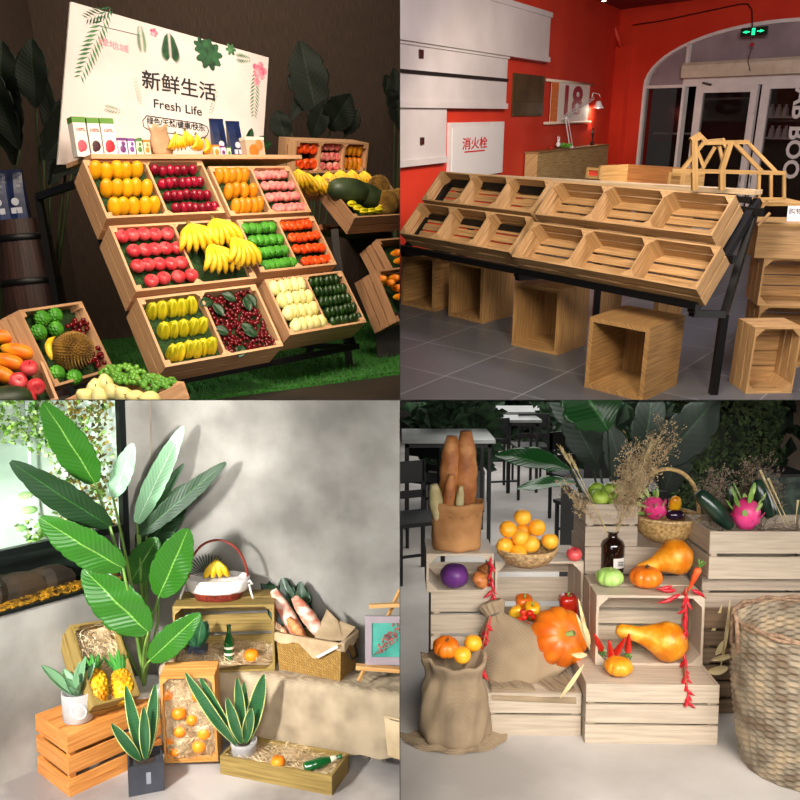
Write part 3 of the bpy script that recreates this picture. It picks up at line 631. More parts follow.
for i, (x, y, t) in enumerate([(378, 188, 'topmost of three'), (387, 203, 'front one of three'), (399, 201, 'rightmost, cut by booth edge')]):
    put('durian', 'durian', 'spiky durian beside the winter melons, '+t, 'durian', inpx(CM, RM_, x, y, .14), RM_ @ rz(i), .85, 'durians beside the winter melons')
for i, x in enumerate([352, 358, 364, 371, 378, 383]):
    put('star', 'star_fruit', 'yellow-green star fruit at the front of the melon crate, %s from left' % ORD[i], 'star fruit', inpx(CM, RM_, x, [204, 208, 211, 211, 210, 206][i], .13), RM_ @ rotm('Y', PI/2) @ rz(i), .75, 'star fruit in the melon crate')
for i, (x, y) in enumerate([(298, 172), (308, 176), (318, 178), (328, 174), (340, 172), (352, 172), (364, 173)]):
    p = TL.y(x, y, 5.0+.06*i); put('bunch', 'banana_bunch', 'banana bunch in the row below the upright crate, %s from left' % ORD[i], 'bananas', p, rz(.3) @ rotm('Z', rnd.uniform(-.5, .5)), .95 if i < 3 else .75, 'banana bunches behind the melon crate')
bt = TL.y(296, 197, 5.05)
tag(MB().b2((0, 0, 0), (.55, .35, .03)).build('crate_shelf', W1), 'low wooden board under the row of back bananas', 'board', loc=bt, R=rz(.65))
CP, RP = place_crate((-.1973, 4.7506, -.4796), 52.3, 68.8, 0, (.5, .3255, .1847), 'steep wooden crate of papayas at the right edge, lower of two', tri=False, blk=.025, liner=turf, linez=.5, gap=.012, rows=3, m=MC['brown_crate_wood'])
for i, (x, y) in enumerate([(381, 279), (389, 283), (397, 288), (394, 278), (399, 297)]):
    put('bigpap', 'papaya', 'orange papaya in the lower steep crate at the right edge, %s' % ['leftmost', 'second from left', 'front one', 'back one', 'lowest'][i], 'papaya', inpx(CP, RP, x, y, .17), RP @ rotm('X', .4), .6, 'papayas in the lower steep crate')
CQ, RQ = place_crate(np.array([-.1973, 4.7506, -.4796])+np.array([.06, .35, .18]), 52.3, 62, 0, (.5, .33, .17), 'steep wooden crate at the right edge, upper one behind its twin', tri=False, blk=.025, liner=turf, linez=.5, gap=.012, rows=3, m=MC['brown_crate_wood'])
for i, (x, y) in enumerate([(396, 253), (399, 261)]):
    put('bigpap', 'papaya', 'orange papaya in the upper steep crate at the right edge, %s' % ['upper', 'lower'][i], 'papaya', inpx(CQ, RQ, x, y, .17), RQ @ rotm('X', .4), .6, 'papayas in the upper steep crate')
# stand that carries the steep crates
p = CP[0]; st = empty('crate_stand', 'low black stand under the two steep crates', 'stand', loc=(p[0], p[1], FZ)); MB().b2((0, .05, 0), (.5, .6, .28)).build('base', dk, st); MB().b2((.05, .4, .28), (.5, .62, .48)).build('riser', dk, st)
# ---- barrel with two bags, left
bz = TL.pl(16, 219, (0, 4.6, 0), (0, 1, 0)); br = .155; bh = bz[2]-FZ
bb = empty('wooden_barrel', 'dark wooden barrel with iron hoops at left wall', 'barrel', loc=(bz[0]-.02, bz[1]+.1, FZ))
barw = mat('barrel_wood', '1e0f0b', '3a2018', rough=.6, scale=3, stretch=(16, 1, 1), coord='UV', bump=.3)
prof = [(br*(.88+.2*math.sin(PI*i/12)), bh*i/12) for i in range(13)]
MB().lathe(prof, 28, lambda a, t, r: (r*(1-.012*(abs(math.sin(a*10)) < .18)), 0)).build('staves', barw, bb, False)
for f in (.08, .3, .66, .9):
    r0 = br*(.88+.2*math.sin(PI*f))+.004; MB().lathe([(r0-.006, bh*f-.02), (r0, bh*f-.018), (r0, bh*f+.018), (r0-.006, bh*f+.02)], 28, close=False).build('hoop', blk_metal, bb, True)
for i, (px, dy) in enumerate([(4, 0), (21, .02)]):
    a = TL.wl(px, (0, bz[1]+.06+dy, bz[2]+.001), (1, 0, 0)); foilbag(a, rz(.1), .105, .27, .08, 'blue foil coffee bag with pale label on the barrel, %s one' % ['left', 'right'][i], 'foil bags on the barrel')
# ---- big dim plants
def bigplant(base, leaves, label, m, stem, name='potted_plant', group=None, tears=.15, lm=7, pot=None):
    o = empty(name, label, 'plant', group, base); base = np.array(base, float)
    for L_ in leaves:
        (b, t, w, face) = L_[:4]; bow = L_[4] if len(L_) > 4 else .12; b, t = np.array(b)-base, np.array(t)-base
        MB2 = leafmesh(MB(), b, t, w, face, bow, .22, 16, .8, lm, curl=.3, tears=tears); lo = MB2.build('leaf', L_[5] if len(L_) > 5 else m, o, True)
        mid = b*.5; mid[0] *= .6; mid[1] *= .6
        if np.linalg.norm(b) > .1: MB().tube([(b[0]*.05*k, b[1]*.05*k, 0) if False else tuple(np.array([b[0]*(k/6)**1.6, b[1]*(k/6)**1.6, b[2]*k/6])) for k in range(7)], .008, 7).build('stalk', stem, o, True)
    if pot: pot(o)
    return o
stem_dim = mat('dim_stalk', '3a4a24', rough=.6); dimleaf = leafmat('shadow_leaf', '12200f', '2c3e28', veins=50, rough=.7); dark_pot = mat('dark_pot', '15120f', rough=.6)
def potf(r, h, m=dark_pot): return lambda o: MB().lathe([(r*.75, 0), (r, h), (r*.9, h), (r*.85, h-.03)], 20).build('pot', m, o, True)
Y_ = TL.y
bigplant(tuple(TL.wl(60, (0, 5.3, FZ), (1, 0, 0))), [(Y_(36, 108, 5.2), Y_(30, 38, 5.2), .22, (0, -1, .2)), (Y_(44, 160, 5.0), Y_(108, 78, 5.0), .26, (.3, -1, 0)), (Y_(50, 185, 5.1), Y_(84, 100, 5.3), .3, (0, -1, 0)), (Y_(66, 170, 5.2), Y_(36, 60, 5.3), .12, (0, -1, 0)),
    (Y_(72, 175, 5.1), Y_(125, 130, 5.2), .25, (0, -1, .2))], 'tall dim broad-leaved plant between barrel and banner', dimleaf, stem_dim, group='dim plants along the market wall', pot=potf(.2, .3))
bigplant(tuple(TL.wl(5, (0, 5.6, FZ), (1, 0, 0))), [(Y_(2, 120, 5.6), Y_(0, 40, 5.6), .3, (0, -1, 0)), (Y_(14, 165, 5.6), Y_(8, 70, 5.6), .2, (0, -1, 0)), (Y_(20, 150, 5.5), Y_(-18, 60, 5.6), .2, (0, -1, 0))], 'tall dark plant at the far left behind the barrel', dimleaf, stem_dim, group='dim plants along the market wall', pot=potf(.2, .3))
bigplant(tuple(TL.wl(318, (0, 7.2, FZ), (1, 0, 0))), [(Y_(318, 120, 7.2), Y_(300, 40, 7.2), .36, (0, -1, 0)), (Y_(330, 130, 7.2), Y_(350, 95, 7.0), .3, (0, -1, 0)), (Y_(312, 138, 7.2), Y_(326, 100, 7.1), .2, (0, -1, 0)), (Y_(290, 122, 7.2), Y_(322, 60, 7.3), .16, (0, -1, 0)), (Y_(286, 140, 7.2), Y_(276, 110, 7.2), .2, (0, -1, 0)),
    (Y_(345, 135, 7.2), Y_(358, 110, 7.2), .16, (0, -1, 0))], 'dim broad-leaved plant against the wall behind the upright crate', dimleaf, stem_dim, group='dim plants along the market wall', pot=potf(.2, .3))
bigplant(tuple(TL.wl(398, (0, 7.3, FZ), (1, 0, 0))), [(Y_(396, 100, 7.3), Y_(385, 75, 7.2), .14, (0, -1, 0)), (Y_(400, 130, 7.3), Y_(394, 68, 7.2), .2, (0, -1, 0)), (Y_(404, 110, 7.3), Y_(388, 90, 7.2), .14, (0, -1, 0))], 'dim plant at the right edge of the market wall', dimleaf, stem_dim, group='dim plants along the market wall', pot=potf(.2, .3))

# =================================================================== booth 2 (upper right): shop with empty crates
ROOM = TR
K = 1.35; ya = math.radians(-51.0559); ph = math.radians(46.5343); P1 = np.array([.2369, 5.0734, -.3142])*K
u2 = np.array([math.cos(ya), math.sin(ya), 0]); w2 = np.array([-u2[1], u2[0], 0])
v2 = rz(ya) @ np.array([0, -math.cos(ph), -math.sin(ph)]); n2 = rz(ya) @ np.array([0, -math.sin(ph), math.cos(ph)]); R2 = basis(u2, -v2, n2)
FT = -1.64; zv = np.array([0, 0, 1.])
aL = math.radians(29.5); wL = np.array([math.sin(aL), math.cos(aL), 0]); nL = np.array([wL[1], -wL[0], 0])
aB = math.radians(-56); uB = np.array([math.cos(aB), math.sin(aB), 0]); wB = np.array([-uB[1], uB[0], 0])
W2 = wood('golden_crate_wood', '8e6c44', 'c09a6a'); W3 = wood('stool_oak', '7c5a36', 'a8834f'); W4 = wood('light_timber', '8e6c38', 'b8925a')
red = mat('red_wall_paint', 'c8301a', 'd23a22', rough=.55, scale=2, bump=.03)
wht = mat('white_lacquer', 'c9c0bc', 'd6cecb', rough=.35, scale=2)
tile = mat('grey_floor_tile', '4a4c50', '5c5e62', rough=.35, scale=4, kind='noise')
m, n, l, b = nt('tiled_floor'); br_ = n.new('ShaderNodeTexBrick'); tc = n.new('ShaderNodeTexCoord'); mp = n.new('ShaderNodeMapping'); l.new(tc.outputs['Object'], mp.inputs[0]); l.new(mp.outputs[0], br_.inputs[0])
mp.inputs['Rotation'].default_value = (0, 0, ya); br_.offset = 0; br_.inputs['Scale'].default_value = 1.7; br_.inputs['Brick Width'].default_value = 1; br_.inputs['Row Height'].default_value = 1; br_.inputs['Mortar Size'].default_value = .006
br_.inputs['Color1'].default_value = lin('585a5e'); br_.inputs['Color2'].default_value = lin('505257'); br_.inputs['Mortar'].default_value = lin('8a8c90'); l.new(br_.outputs[0], b.inputs['Base Color']); b.inputs['Roughness'].default_value = .35
mb = MB(); mb.b2((-3, 1.5, FT-.02), (6, 12, FT)); struct('floor', mb, m)
LW = P1 - nL*.6; cn = TR.wl(610, LW, wL); cn[2] = 0
def onL(px, py, off=0): p = TR.pl(px, py, LW + nL*off, nL); return float((p-cn) @ wL), float(p[2])
def onB(px, py, off=0): p = TR.pl(px, py, cn - wB*off, wB); return float((p-cn) @ uB), float(p[2])
RL = basis(wL, -nL, zv); RB = basis(uB, wB, zv)       # local x along wall, y into the wall
ceil = TR.pl(610, 11, cn, wB)[2]
mb = MB(); mb.b2((-7, 0, FT), (.12, .12, ceil)); o = struct('wall_left', mb, red); place(o, cn, RL)
# back wall with arched opening: build as strips around the arch
def arc(px, py, off=0): return onB(px, py, off)
A0 = onB(644.5, 86); zs_ = A0[1]; x0_ = A0[0]; xa, za = onB(782, 19); half = xa-x0_; x1_ = xa+half
def archz(x): t = (x-xa)/half; return zs_ + (za-zs_)*math.sqrt(max(0, 1-t*t))**1.0
N = 28; mb = MB(); xs = [x0_+(x1_-x0_)*.5*(1-math.cos(PI*i/N)) for i in range(N+1)]
mb.b2((0, 0, FT), (x0_, .2, ceil)); mb.b2((x1_, 0, FT), (x1_+2, .2, ceil))
for i in range(N):
    a, b_ = xs[i], xs[i+1]; za_, zb_ = archz(a), archz(b_)
    mb.add([(a, 0, za_), (b_, 0, zb_), (b_, 0, ceil), (a, 0, ceil), (a, .2, za_), (b_, .2, zb_), (b_, .2, ceil), (a, .2, ceil)], [(0, 1, 2, 3), (7, 6, 5, 4), (0, 4, 5, 1)])
o = struct('wall_back', mb, red); place(o, cn, RB)
mb = MB(); mb.b2((-.3, -1.6, ceil), (5, 2, ceil+.05)); o = struct('ceiling', mb, mat('dark_red_ceiling', '6a1a14', '7c2018', rough=.7)); place(o, cn, RB)
# chamfered red pillar in the corner
pa = onB(633, 46); mb = MB(); mb.b2((.0, -.10, FT), (pa[0], .0, pa[1])); o = struct('trim_1', mb, red); place(o, cn, RB)
# arch frame, transom, door leaves
frm = mat('white_frame_paint', 'd8d0cc', 'e2dcd8', rough=.4)
mb = MB(); fw = .045
for i in range(N):
    a, b_ = xs[i], xs[i+1]; c_ = xa; k1 = 1-fw/half
    def q(x): return (c_+(x-c_)*k1, zs_+(archz(x)-zs_)*(1-fw/(za-zs_)))
    (a2, z2), (b2_, z3) = q(a), q(b_)
    P = [(a, archz(a)), (b_, archz(b_)), (b2_, z3), (a2, z2)]
    mb.add([(p[0], -.03, p[1]) for p in P]+[(p[0], .06, p[1]) for p in P], [(0, 3, 2, 1), (4, 5, 6, 7), (3, 7, 6, 2), (0, 1, 5, 4)])
mb.b2((x0_, -.03, FT), (x0_+fw, .06, zs_)); mb.b2((x1_-fw, -.03, FT), (x1_, .06, zs_))
xm = onB(687, 70)[0]; mb.b2((xm-.022, -.03, FT), (xm+.022, .06, archz(xm)-.02)); mb.b2((x0_+fw, -.028, onB(668, 88)[1]), (xm-.02, .06, onB(668, 85)[1]))
mb.b2((xm+.02, -.028, onB(740, 85)[1]), (x1_-fw, .06, onB(740, 73)[1]))
o = struct('window_1', mb, frm); place(o, cn, RB)
gls = mat('night_glass', '0a0c10', rough=.04, alpha=.28, spec=.8); frost = mat('frosted_transom_glass', '86787c', '9c8e92', rough=.5, scale=2)
mb = MB(); V = [(xa+(x-xa)*.97, .02, zs_+(archz(x)-zs_)*.97) for x in xs]; V.append((xa, .02, zs_)); mb.add(V, [(i, i+1, N+1) for i in range(N)]); o = mb.build('glass', frost); o['kind'] = 'structure'; o.name = 'window_2'; ROOM.objs.append(o); place(o, cn, RB)
mb = MB(); mb.b2((x0_+fw, .01, FT), (xm-.02, .015, onB(668, 88)[1])); o = struct('window_3', mb, gls); place(o, cn, RB)
dz = onB(740, 84)[1]
for i, (pa_, pb_, ga_, gb_) in enumerate([(690, 750, 697, 743.5), (754, 850, 762, 836)]):
    a, b_, c_, d_ = [onB(p, 150)[0] for p in (pa_, pb_, ga_, gb_)]; D = MB(); gt = onB((ga_+gb_)/2, 92.5 if i == 0 else 88)[1]
    D.b2((a, -.02, FT+.01), (c_, .03, dz)); D.b2((d_, -.02, FT+.01), (b_, .03, dz)); D.b2((c_, -.02, gt), (d_, .03, dz)); D.b2((c_, -.02, FT+.01), (d_, .03, FT+.16))
    o = struct('door_%d' % (i+1), D, frm); place(o, cn, RB)
    g = MB().b2((c_, .0, FT+.16), (d_, .006, gt)).build('glass', gls, o)
    h = MB().tube([(b_-.05 if i == 0 else a+.05, -.06, -.75-.35), (b_-.05 if i == 0 else a+.05, -.06, -.45-.35)], .01, 8).build('door_handle', mat('steel', 'b0b0b4', rough=.3, metal=.9), o, True)
    if i == 1:
        x = onB(800, 130)[0]; zc = onB(800, 126)[1]
        text('AB BOO', .30, frm, Matrix.Translation((x-.035, -.024, zc-.10)) @ Matrix.Rotation(PI/2, 4, 'Y') @ Matrix.Rotation(PI/2, 4, 'X'), 'lettering', o, bold=.008)
    else:
        MB().box((b_-.02, -.03, onB(747, 113)[1]), (.03, .03, .04)).build('lock', frm, o)
        MB().bar((c_+.0, -.05, dz+.03), (c_+.14, -.05, dz+.0), .025).build('door_closer', mat('dark_closer', '3a3030', rough=.5), o)
# dim interior beyond the glass
drkr = mat('dim_room_beyond', '2a1614', '38201c', rough=.8, scale=2); mb = MB(); mb.b2((-.3, 1.9, FT), (x1_+2, 2.0, ceil)); o = struct('wall_beyond_glass', mb, drkr); o.name = 'wall_back_2'; place(o, cn, RB)
for i, (a, b_, y0, lab) in enumerate([(653, 682, 134, 'seen through the narrow side window'), (703, 742, 100, 'seen through the left door'), (765, 795, 118, 'upper one seen through the right door'), (765, 795, 139, 'lower one seen through the right door')]):
    s0, z0 = onB(a, y0, -1.2); s1, _ = onB(b_, y0, -1.2)
    tag(MB().b2((0, 0, 0), (s1-s0, .25, .03)).build('wall_shelf', wht), 'white shelf in dark room behind the glass, '+lab, 'shelf', 'white shelves beyond the glass doors', loc=cn+uB*s0+wB*1.2+zv*z0, R=RB)
    if i > 1:
        for j in range(3): tag(MB().box((0, 0, .06), (.07, .07, .12), taper=.7).lathe([(.02, .12), (.02, .16)], 10).build('white_jar', wht), 'small white jar on the %s shelf behind the right door, %s from left' % (['upper', 'lower'][i-2], ORD[j]), 'jar', 'white jars beyond the doors', loc=cn+uB*(s0+.06+.11*j)+wB*1.25+zv*(z0+.03), R=RB)
# roller shutter box
a = onB(685, 63, .12); c_ = onB(685, 78, .12); rb = MB(); zc = (a[1]+c_[1])/2; rr = (a[1]-c_[1])/2
V = []; sg = [(-rr*.9, -rr), (rr*.9, -rr), (rr*1.1, -rr*.2), (rr*1.0, rr*.6), (rr*.5, rr), (-rr*.9, rr)]
for x in (a[0], x1_-.03): V += [(x, -.1-p*.8, zc+q_) for p, q_ in sg]
rb.add(V, [(0, 1, 7, 6), (1, 2, 8, 7), (2, 3, 9, 8), (3, 4, 10, 9), (4, 5, 11, 10), (5, 0, 6, 11), (5, 4, 3, 2, 1, 0), (6, 7, 8, 9, 10, 11)])
tag(rb.build('shutter_box', mat('cream_shutter', 'c8b8a0', 'd6c8b2', rough=.5)), 'cream roller shutter housing across the arch above the glass doors', 'shutter', loc=cn, R=RB)
# exit sign, pipes
ex = onB(754, 31.5, .25); s = empty('exit_sign', 'glowing green exit sign with running figure hanging before the arch', 'sign', loc=cn+uB*ex[0]-wB*.25+zv*ex[1], R=RB)
a = onB(742, 27, .25); c_ = onB(766.5, 37, .25); hw, hh = (c_[0]-a[0])/2, .05
MB().b2((-hw, -.01, -hh), (hw, .015, hh)).build('housing', mat('sign_black_green', '06281c', rough=.4), s)
em = mat('exit_green_glow', '20e890', emit=2.2); g = MB()
g.b2((-.022, -.013, -hh*.8), (.022, -.0105, hh*.8)); g.add([(-hw*.85, -.012, 0), (-hw*.5, -.012, -hh*.35), (-hw*.5, -.012, hh*.35)], [(0, 1, 2)]); g.b2((-hw*.5, -.013, -hh*.12), (-hw*.28, -.0105, hh*.12))
g.add([(hw*.85, -.012, 0), (hw*.5, -.012, hh*.35), (hw*.5, -.012, -hh*.35)], [(0, 1, 2)]); g.b2((hw*.28, -.013, -hh*.12), (hw*.5, -.0105, hh*.12)); g.build('lit_arrows', em, s)
rn = MB(); rn.ell((.002, -.0145, hh*.5), (.006, .001, .006), 8, 5); rn.bar((.002, -.0145, hh*.35), (-.004, -.0145, -hh*.15), .008, .001, up=(0, 1, 0)); rn.bar((-.004, -.0145, -hh*.15), (.01, -.0145, -hh*.6), .005, .001, up=(0, 1, 0)); rn.bar((-.004, -.0145, -hh*.15), (-.014, -.0145, -hh*.55), .005, .001, up=(0, 1, 0)); rn.bar((.002, -.0145, hh*.3), (.014, -.0145, 0), .004, .001, up=(0, 1, 0)); rn.bar((.002, -.0145, hh*.3), (-.012, -.0145, hh*.05), .004, .001, up=(0, 1, 0)); rn.build('running_figure', mat('sign_dark_figure', '04442c', rough=.5), s)
pr = mat('red_pipe', '8a1c1a', rough=.4); pk = mat('dark_conduit', '3a1414', rough=.5)
def wpt(px, py, off): p = onB(px, py, off); return tuple(uB*p[0]-wB*off+zv*p[1])
tag(MB().tube([wpt(633, 25, .04), wpt(660, 21, .04), wpt(740, 4, .04), wpt(748, 4, .06), wpt(752, 10, .1), wpt(752.5, 38, .22)], .008, 8).build('conduit_pipe', pk, None, True), 'thin dark conduit running along the red wall to the exit sign', 'pipe', loc=cn)
tag(MB().lathe(sph(.028), 16).build('alarm_bell', mat('alarm_red', 'b01c28', rough=.3), None, True), 'small round red alarm hanging below the exit sign', 'alarm', loc=np.array(wpt(752, 44.5, .25))+cn)
tag(MB().tube([wpt(752, 48, .25), wpt(749, 56, .22), wpt(748, 62, .2), wpt(750, 71, .2)], .005, 6).build('hanging_cable', pk, None, True), 'short dark cable hanging over the cream shutter housing', 'cable', loc=cn)
tag(MB().tube([wpt(612, -6, .2), wpt(614, 14, .2), wpt(614, 26, .2), wpt(618, 38, .16), wpt(621, 47, .08)], .032, 12).build('drain_pipe', red, None, True), 'thick red painted pipe descending onto the corner pillar', 'pipe', loc=cn)
lp = TR.pl(604, 1, cn, wB)*.8
o = empty('ceiling_spotlight', 'small white ceiling spotlight at the top by the red pipe', 'spotlight', loc=lp); MB().lathe([(.03, 0), (.035, .05), (.02, .09)], 14).build('housing', wht, o, True); MB().lathe([(.001, -.001), (.028, -.001)], 14).build('lamp_lens', mat('spot_glow', 'fff4e0', emit=8), o)
# white stepped cabinets on the left wall
def wbox(label, xr, pt, pb, dep, lips, grp='white wall cabinets', xl=360):
    off = dep; s1, zt = onL(xr, pt, off); _, zb = onL(xr, pb, off); s0 = s1-5
    o = empty('wall_cabinet', label, 'cabinet', grp, cn+wL*s1+zv*zb, RL)
    h = zt-zb; MB().b2((-5, -dep, .0), (0, -.001, h)).build('body', wht, o)
    for L_ in lips: zz = h if L_ == 't' else 0; MB().b2((-5.02, -dep-.02, zz-.03), (.015, 0, zz+.025)).build('lip', wht, o)
    return o, h
w_a, h_a = wbox('large white wall cabinet at the top, longest of three', 551, 15, 60, .10, 'tb')
w_b, h_b = wbox('white wall cabinet in the middle with a black strip', 508, 56, 106, .07, 'tb')
w_c, h_c = wbox('shortest white wall cabinet, lowest of three', 447, 100, 159, .05, 'b')
sx, sz = onL(508, 80, .08); a = onL(508, 106, .07)
MB().b2((-5, -.09, sz-a[1]-.018), (0, -.072, sz-a[1]+.012)).build('black_strip', mat('strip_black', '17120f', rough=.5), w_b)
mk_ = mat('maroon_switch', '3c1618', rough=.4)
for nm2, px, py, r_, wb, dep in (('middle', 420.5, 54, .036, 0, .072), ('lowest', 421.5, 141, .032, 0, .052)):
    s_, z_ = onL(px, py, dep); tag(MB().box((0, 0, 0), (r_*2, .012, r_*2)).build('wall_socket', mk_), 'maroon square wall socket on the %s white cabinet' % nm2, 'socket', 'maroon sockets', loc=cn+wL*s_+nL*(dep+.008)+zv*z_, R=RL)
# hydrant cabinet
a = onL(447.5, 118); c_ = onL(502, 121.5); zb = onL(475, 176)[1]; wd_, hd_ = c_[0]-a[0], c_[1]-zb; 
o = empty('hydrant_cabinet', 'white fire hydrant cabinet door with red lettering on the red wall', 'cabinet', loc=cn+wL*a[0]+zv*zb, R=RL)
MB().b2((0, -.03, 0), (wd_, 0, hd_)).build('frame', frm, o); MB().b2((.05, -.036, -.0), (wd_-.05, -.03, hd_-.05)).build('door', mat('cabinet_panel', 'e0dcd8', rough=.4), o)
rt = mat('red_lettering', 'c8202a', rough=.5); lx, lz = onL(475, 145, .036)
text('消火栓', .125, rt, Matrix.Translation((lx-a[0], -.038, lz-zb+.01)) @ Matrix.Rotation(PI/2, 4, 'X') @ Matrix.Diagonal((1.7, 1, 1, 1)), 'lettering', o, bold=.002)
MB().b2((lx-a[0]-.26, -.037, lz-zb-.07), (lx-a[0]+.26, -.036, lz-zb-.055)).build('small_print', rt, o)
# brass plaque
a = onL(513.5, 71, .01); c_ = onL(542, 116, .01); d_ = onL(542, 76, .01)
o = empty('brass_plaque', 'dark brass plaque on the red wall left of the scroll', 'plaque', loc=cn+wL*a[0]+nL*.01+zv*c_[1], R=RL)
MB().b2((0, -.01, 0), (c_[0]-a[0], .008, d_[1]-c_[1])).build('plate', mat('old_brass', '4a3a1c', '6e5a30', rough=.35, metal=.6, scale=3), o)
MB().b2((.04, -.0115, .16), (c_[0]-a[0]-.04, -.010, .165)).build('engraved_line', brown, o)
for x, z in ((.02, .02), (c_[0]-a[0]-.02, .02), (.02, d_[1]-c_[1]-.02), (c_[0]-a[0]-.02, d_[1]-c_[1]-.02)): MB().ell((x, -.012, z), (.007, .004, .007), 8, 5).build('screw', mat('brass_screw', 'b09a60', rough=.3, metal=.8), o, True)
# scroll with 18
a = onL(552, 80.5, .03); c_ = onL(590, 88, .03); e_ = onL(552, 123, .03); f_ = onL(590, 125.5, .03)
o = empty('wall_scroll', 'hanging scroll with large red 18 between wooden rods', 'scroll', loc=cn+wL*a[0]+nL*.03+zv*e_[1], R=RL)
W_, H_ = c_[0]-a[0], a[1]-e_[1]
MB().b2((0, 0, 0), (W_, .004, H_)).build('paper', mat('scroll_paper', 'e8dcd0', rough=.7), o); MB().b2((0, -.001, 0), (W_*.17, 0, H_)).build('orange_margin', mat('scroll_orange', 'd85a1c', 'e88a3a', rough=.7, scale=30), o)
ro = mat('pale_rod', 'd8c4ae', rough=.5)
for z in (0, H_): MB().tube([(-W_*.13, -.004, z), (W_*1.08, -.004, z)], .017, 8).build('rod', ro, o, True)
text('18', H_*.98, mat('crimson_digits', '9c1030', rough=.6), Matrix.Translation((W_*.52, -.003, H_*.52)) @ Matrix.Rotation(PI/2, 4, 'X') @ Matrix.Diagonal((1.9, 1, 1, 1)), 'digits', o, bold=.014)
# cabinet with lamp
cp = onL(573, 152, .3); cabd = .18
a = onL(538, 152, cabd); c_ = onL(608, 153.5, cabd); cz = a[1]
o = empty('low_cabinet', 'tall wooden cabinet with striped grain under the white desk lamp', 'cabinet', loc=cn+wL*a[0]+zv*FT, R=RL)
cwid = c_[0]-a[0]; CH = cz-FT
MB().b2((0, -cabd, 0), (cwid, -.02, CH-.02)).build('body', wood('striped_oak', '9c7a44', 'cdb07a'), o); MB().b2((-.01, -cabd-.01, CH-.02), (cwid+.01, -.01, CH)).build('top', W3, o)
def onC(px, off=.1): p = TR.wl(px, cn+nL*off+zv*cz, wL); return p
lm_ = mat('white_enamel', 'f2eeee', rough=.3); L0 = onC(569, .12)
def LP(px, py): p = TR.pl(px, py, L0, nL); return tuple(p-L0)
o = empty('desk_lamp', 'white articulated desk lamp on the wooden cabinet', 'lamp', loc=L0)
MB().lathe([(.07, 0), (.07, .015), (.02, .025)], 20).build('base', lm_, o, True)
MB().bar(LP(570, 148), LP(565.5, 118), .012).build('lower_arm', lm_, o); MB().bar(LP(573, 148), LP(568, 118), .008).build('lower_arm', lm_, o)
MB().bar(LP(563, 119), LP(594, 99), .012).build('upper_arm', lm_, o); MB().bar(LP(566, 114), LP(594, 97), .008).build('upper_arm', lm_, o)
MB().ell(LP(566, 118), (.02, .02, .02), 10, 6).build('joint', lm_, o, True)
MB().tube([LP(592, 97), LP(593, 93), LP(599, 94), LP(601, 98)], .007, 6).build('yoke', lm_, o, True)
hd = LP(598.5, 105); sh_ = MB().lathe([(.015, .095), (.035, .085), (.045, .05), (.075, 0), (.072, -.002), (.04, .045)], 22, c=(hd[0], hd[1], hd[2]-.04), close=False).build('lamp_shade', lm_, o, True)
MB().ell((hd[0], hd[1], hd[2]-.02), (.02, .02, .025), 12, 8).build('bulb', mat('bulb_glow', 'fff2dc', emit=12), sh_, True)
light('POINT', 'desk_lamp_light', tuple(L0+np.array(hd)+np.array([0, 0, -.06])), (0, 0, -5), 5, (1, .86, .7), .03, TR)
gv = mat('bright_greens', '2a7a1c', '7ac040', rough=.5, scale=60); b = MB()
for i in range(40): a_ = rnd.random()*6.3; q = rnd.random()*.07; leafmesh(b, (q*math.cos(a_), q*math.sin(a_)*.6, .01), (q*2*math.cos(a_), q*2*math.sin(a_), .05+rnd.random()*.03), .03, (0, -1, .3), .1, .2, 4, 1, 1)
tag(b.build('small_green_plant', gv), 'small bright green plant beside the foot of the desk lamp', 'plant', loc=onC(563, .1))
b = MB(); b.ell((0, 0, .035), (.03, .025, .035), 12, 8); b.ell((0, -.005, .08), (.02, .02, .02), 12, 8); b.ell((-.01, 0, .115), (.006, .005, .025), 8, 6); b.ell((.012, 0, .11), (.006, .005, .022), 8, 6)
tag(b.build('rabbit_ornament', lm_, None, True), 'small white rabbit-like ornament left of the green plant', 'ornament', loc=onC(558, .07)+zv*.02)
tag(MB().lathe(sph(.02), 12).build('red_ball', mat('ball_red', 'c8201a', rough=.3), None, True), 'tiny red ball at the left end of the cabinet top', 'ball', loc=onC(551, .07)+zv*.019)
tag(MB().lathe([(.03, 0), (.03, .04), (.012, .05), (.01, .11), (.018, .14), (.02, .17), (.012, .2), (.014, .23), (.004, .25)], 14).build('dark_figurine', mat('figurine_black', '14100e', rough=.3), None, True), 'slim black figurine at the right end of the cabinet top', 'figurine', loc=onC(592, .09))
# ---- the long rack
ra = empty('display_rack', 'long black steel rack carrying four slanted three-part crates', 'rack', loc=P1)
DT = .16
def r2(a, b, c): return tuple((u2*a + v2*b + n2*c)*1.0)
LT = 2.09*K; BT = .555*K
Lg = TR.z(713, 394, FT) - P1; lh = float(TR.pl(713, 312, Lg+P1, w2)[2])
for i, a in enumerate((.0, .95*K, LT-.12*K)):
    t_ = np.array(r2(a, -.06*K, -DT-.02)); q_ = np.array(r2(a, BT, -DT-.02)); MB().bar(tuple(t_), tuple(q_), .045).build('slanted_post', blk_metal, ra)
    g_ = Lg - u2*(2-i)*1.0*K + w2*(.55 if i < 2 else 0); MB().bar((g_[0], g_[1], lh-P1[2]), tuple(g_), .045, up=(1, 0, 0)).build('leg', blk_metal, ra)
    MB().bar((g_[0], g_[1], lh-P1[2]), tuple(t_), .04).build('rear_brace', blk_metal, ra); MB().bar((g_[0], g_[1], lh-P1[2]), tuple(q_), .04).build('arm', blk_metal, ra)
for b_, c_ in ((0.0, -DT-.02), (.26*K, -DT-.02), (.55*K, -.09)): MB().bar(r2(-.02, b_, c_), r2(2.02*K, b_, c_), .045).build('long_rail', blk_metal, ra)
rl = TR.pl(402, 240, P1+v2*BT+n2*(-DT), n2)
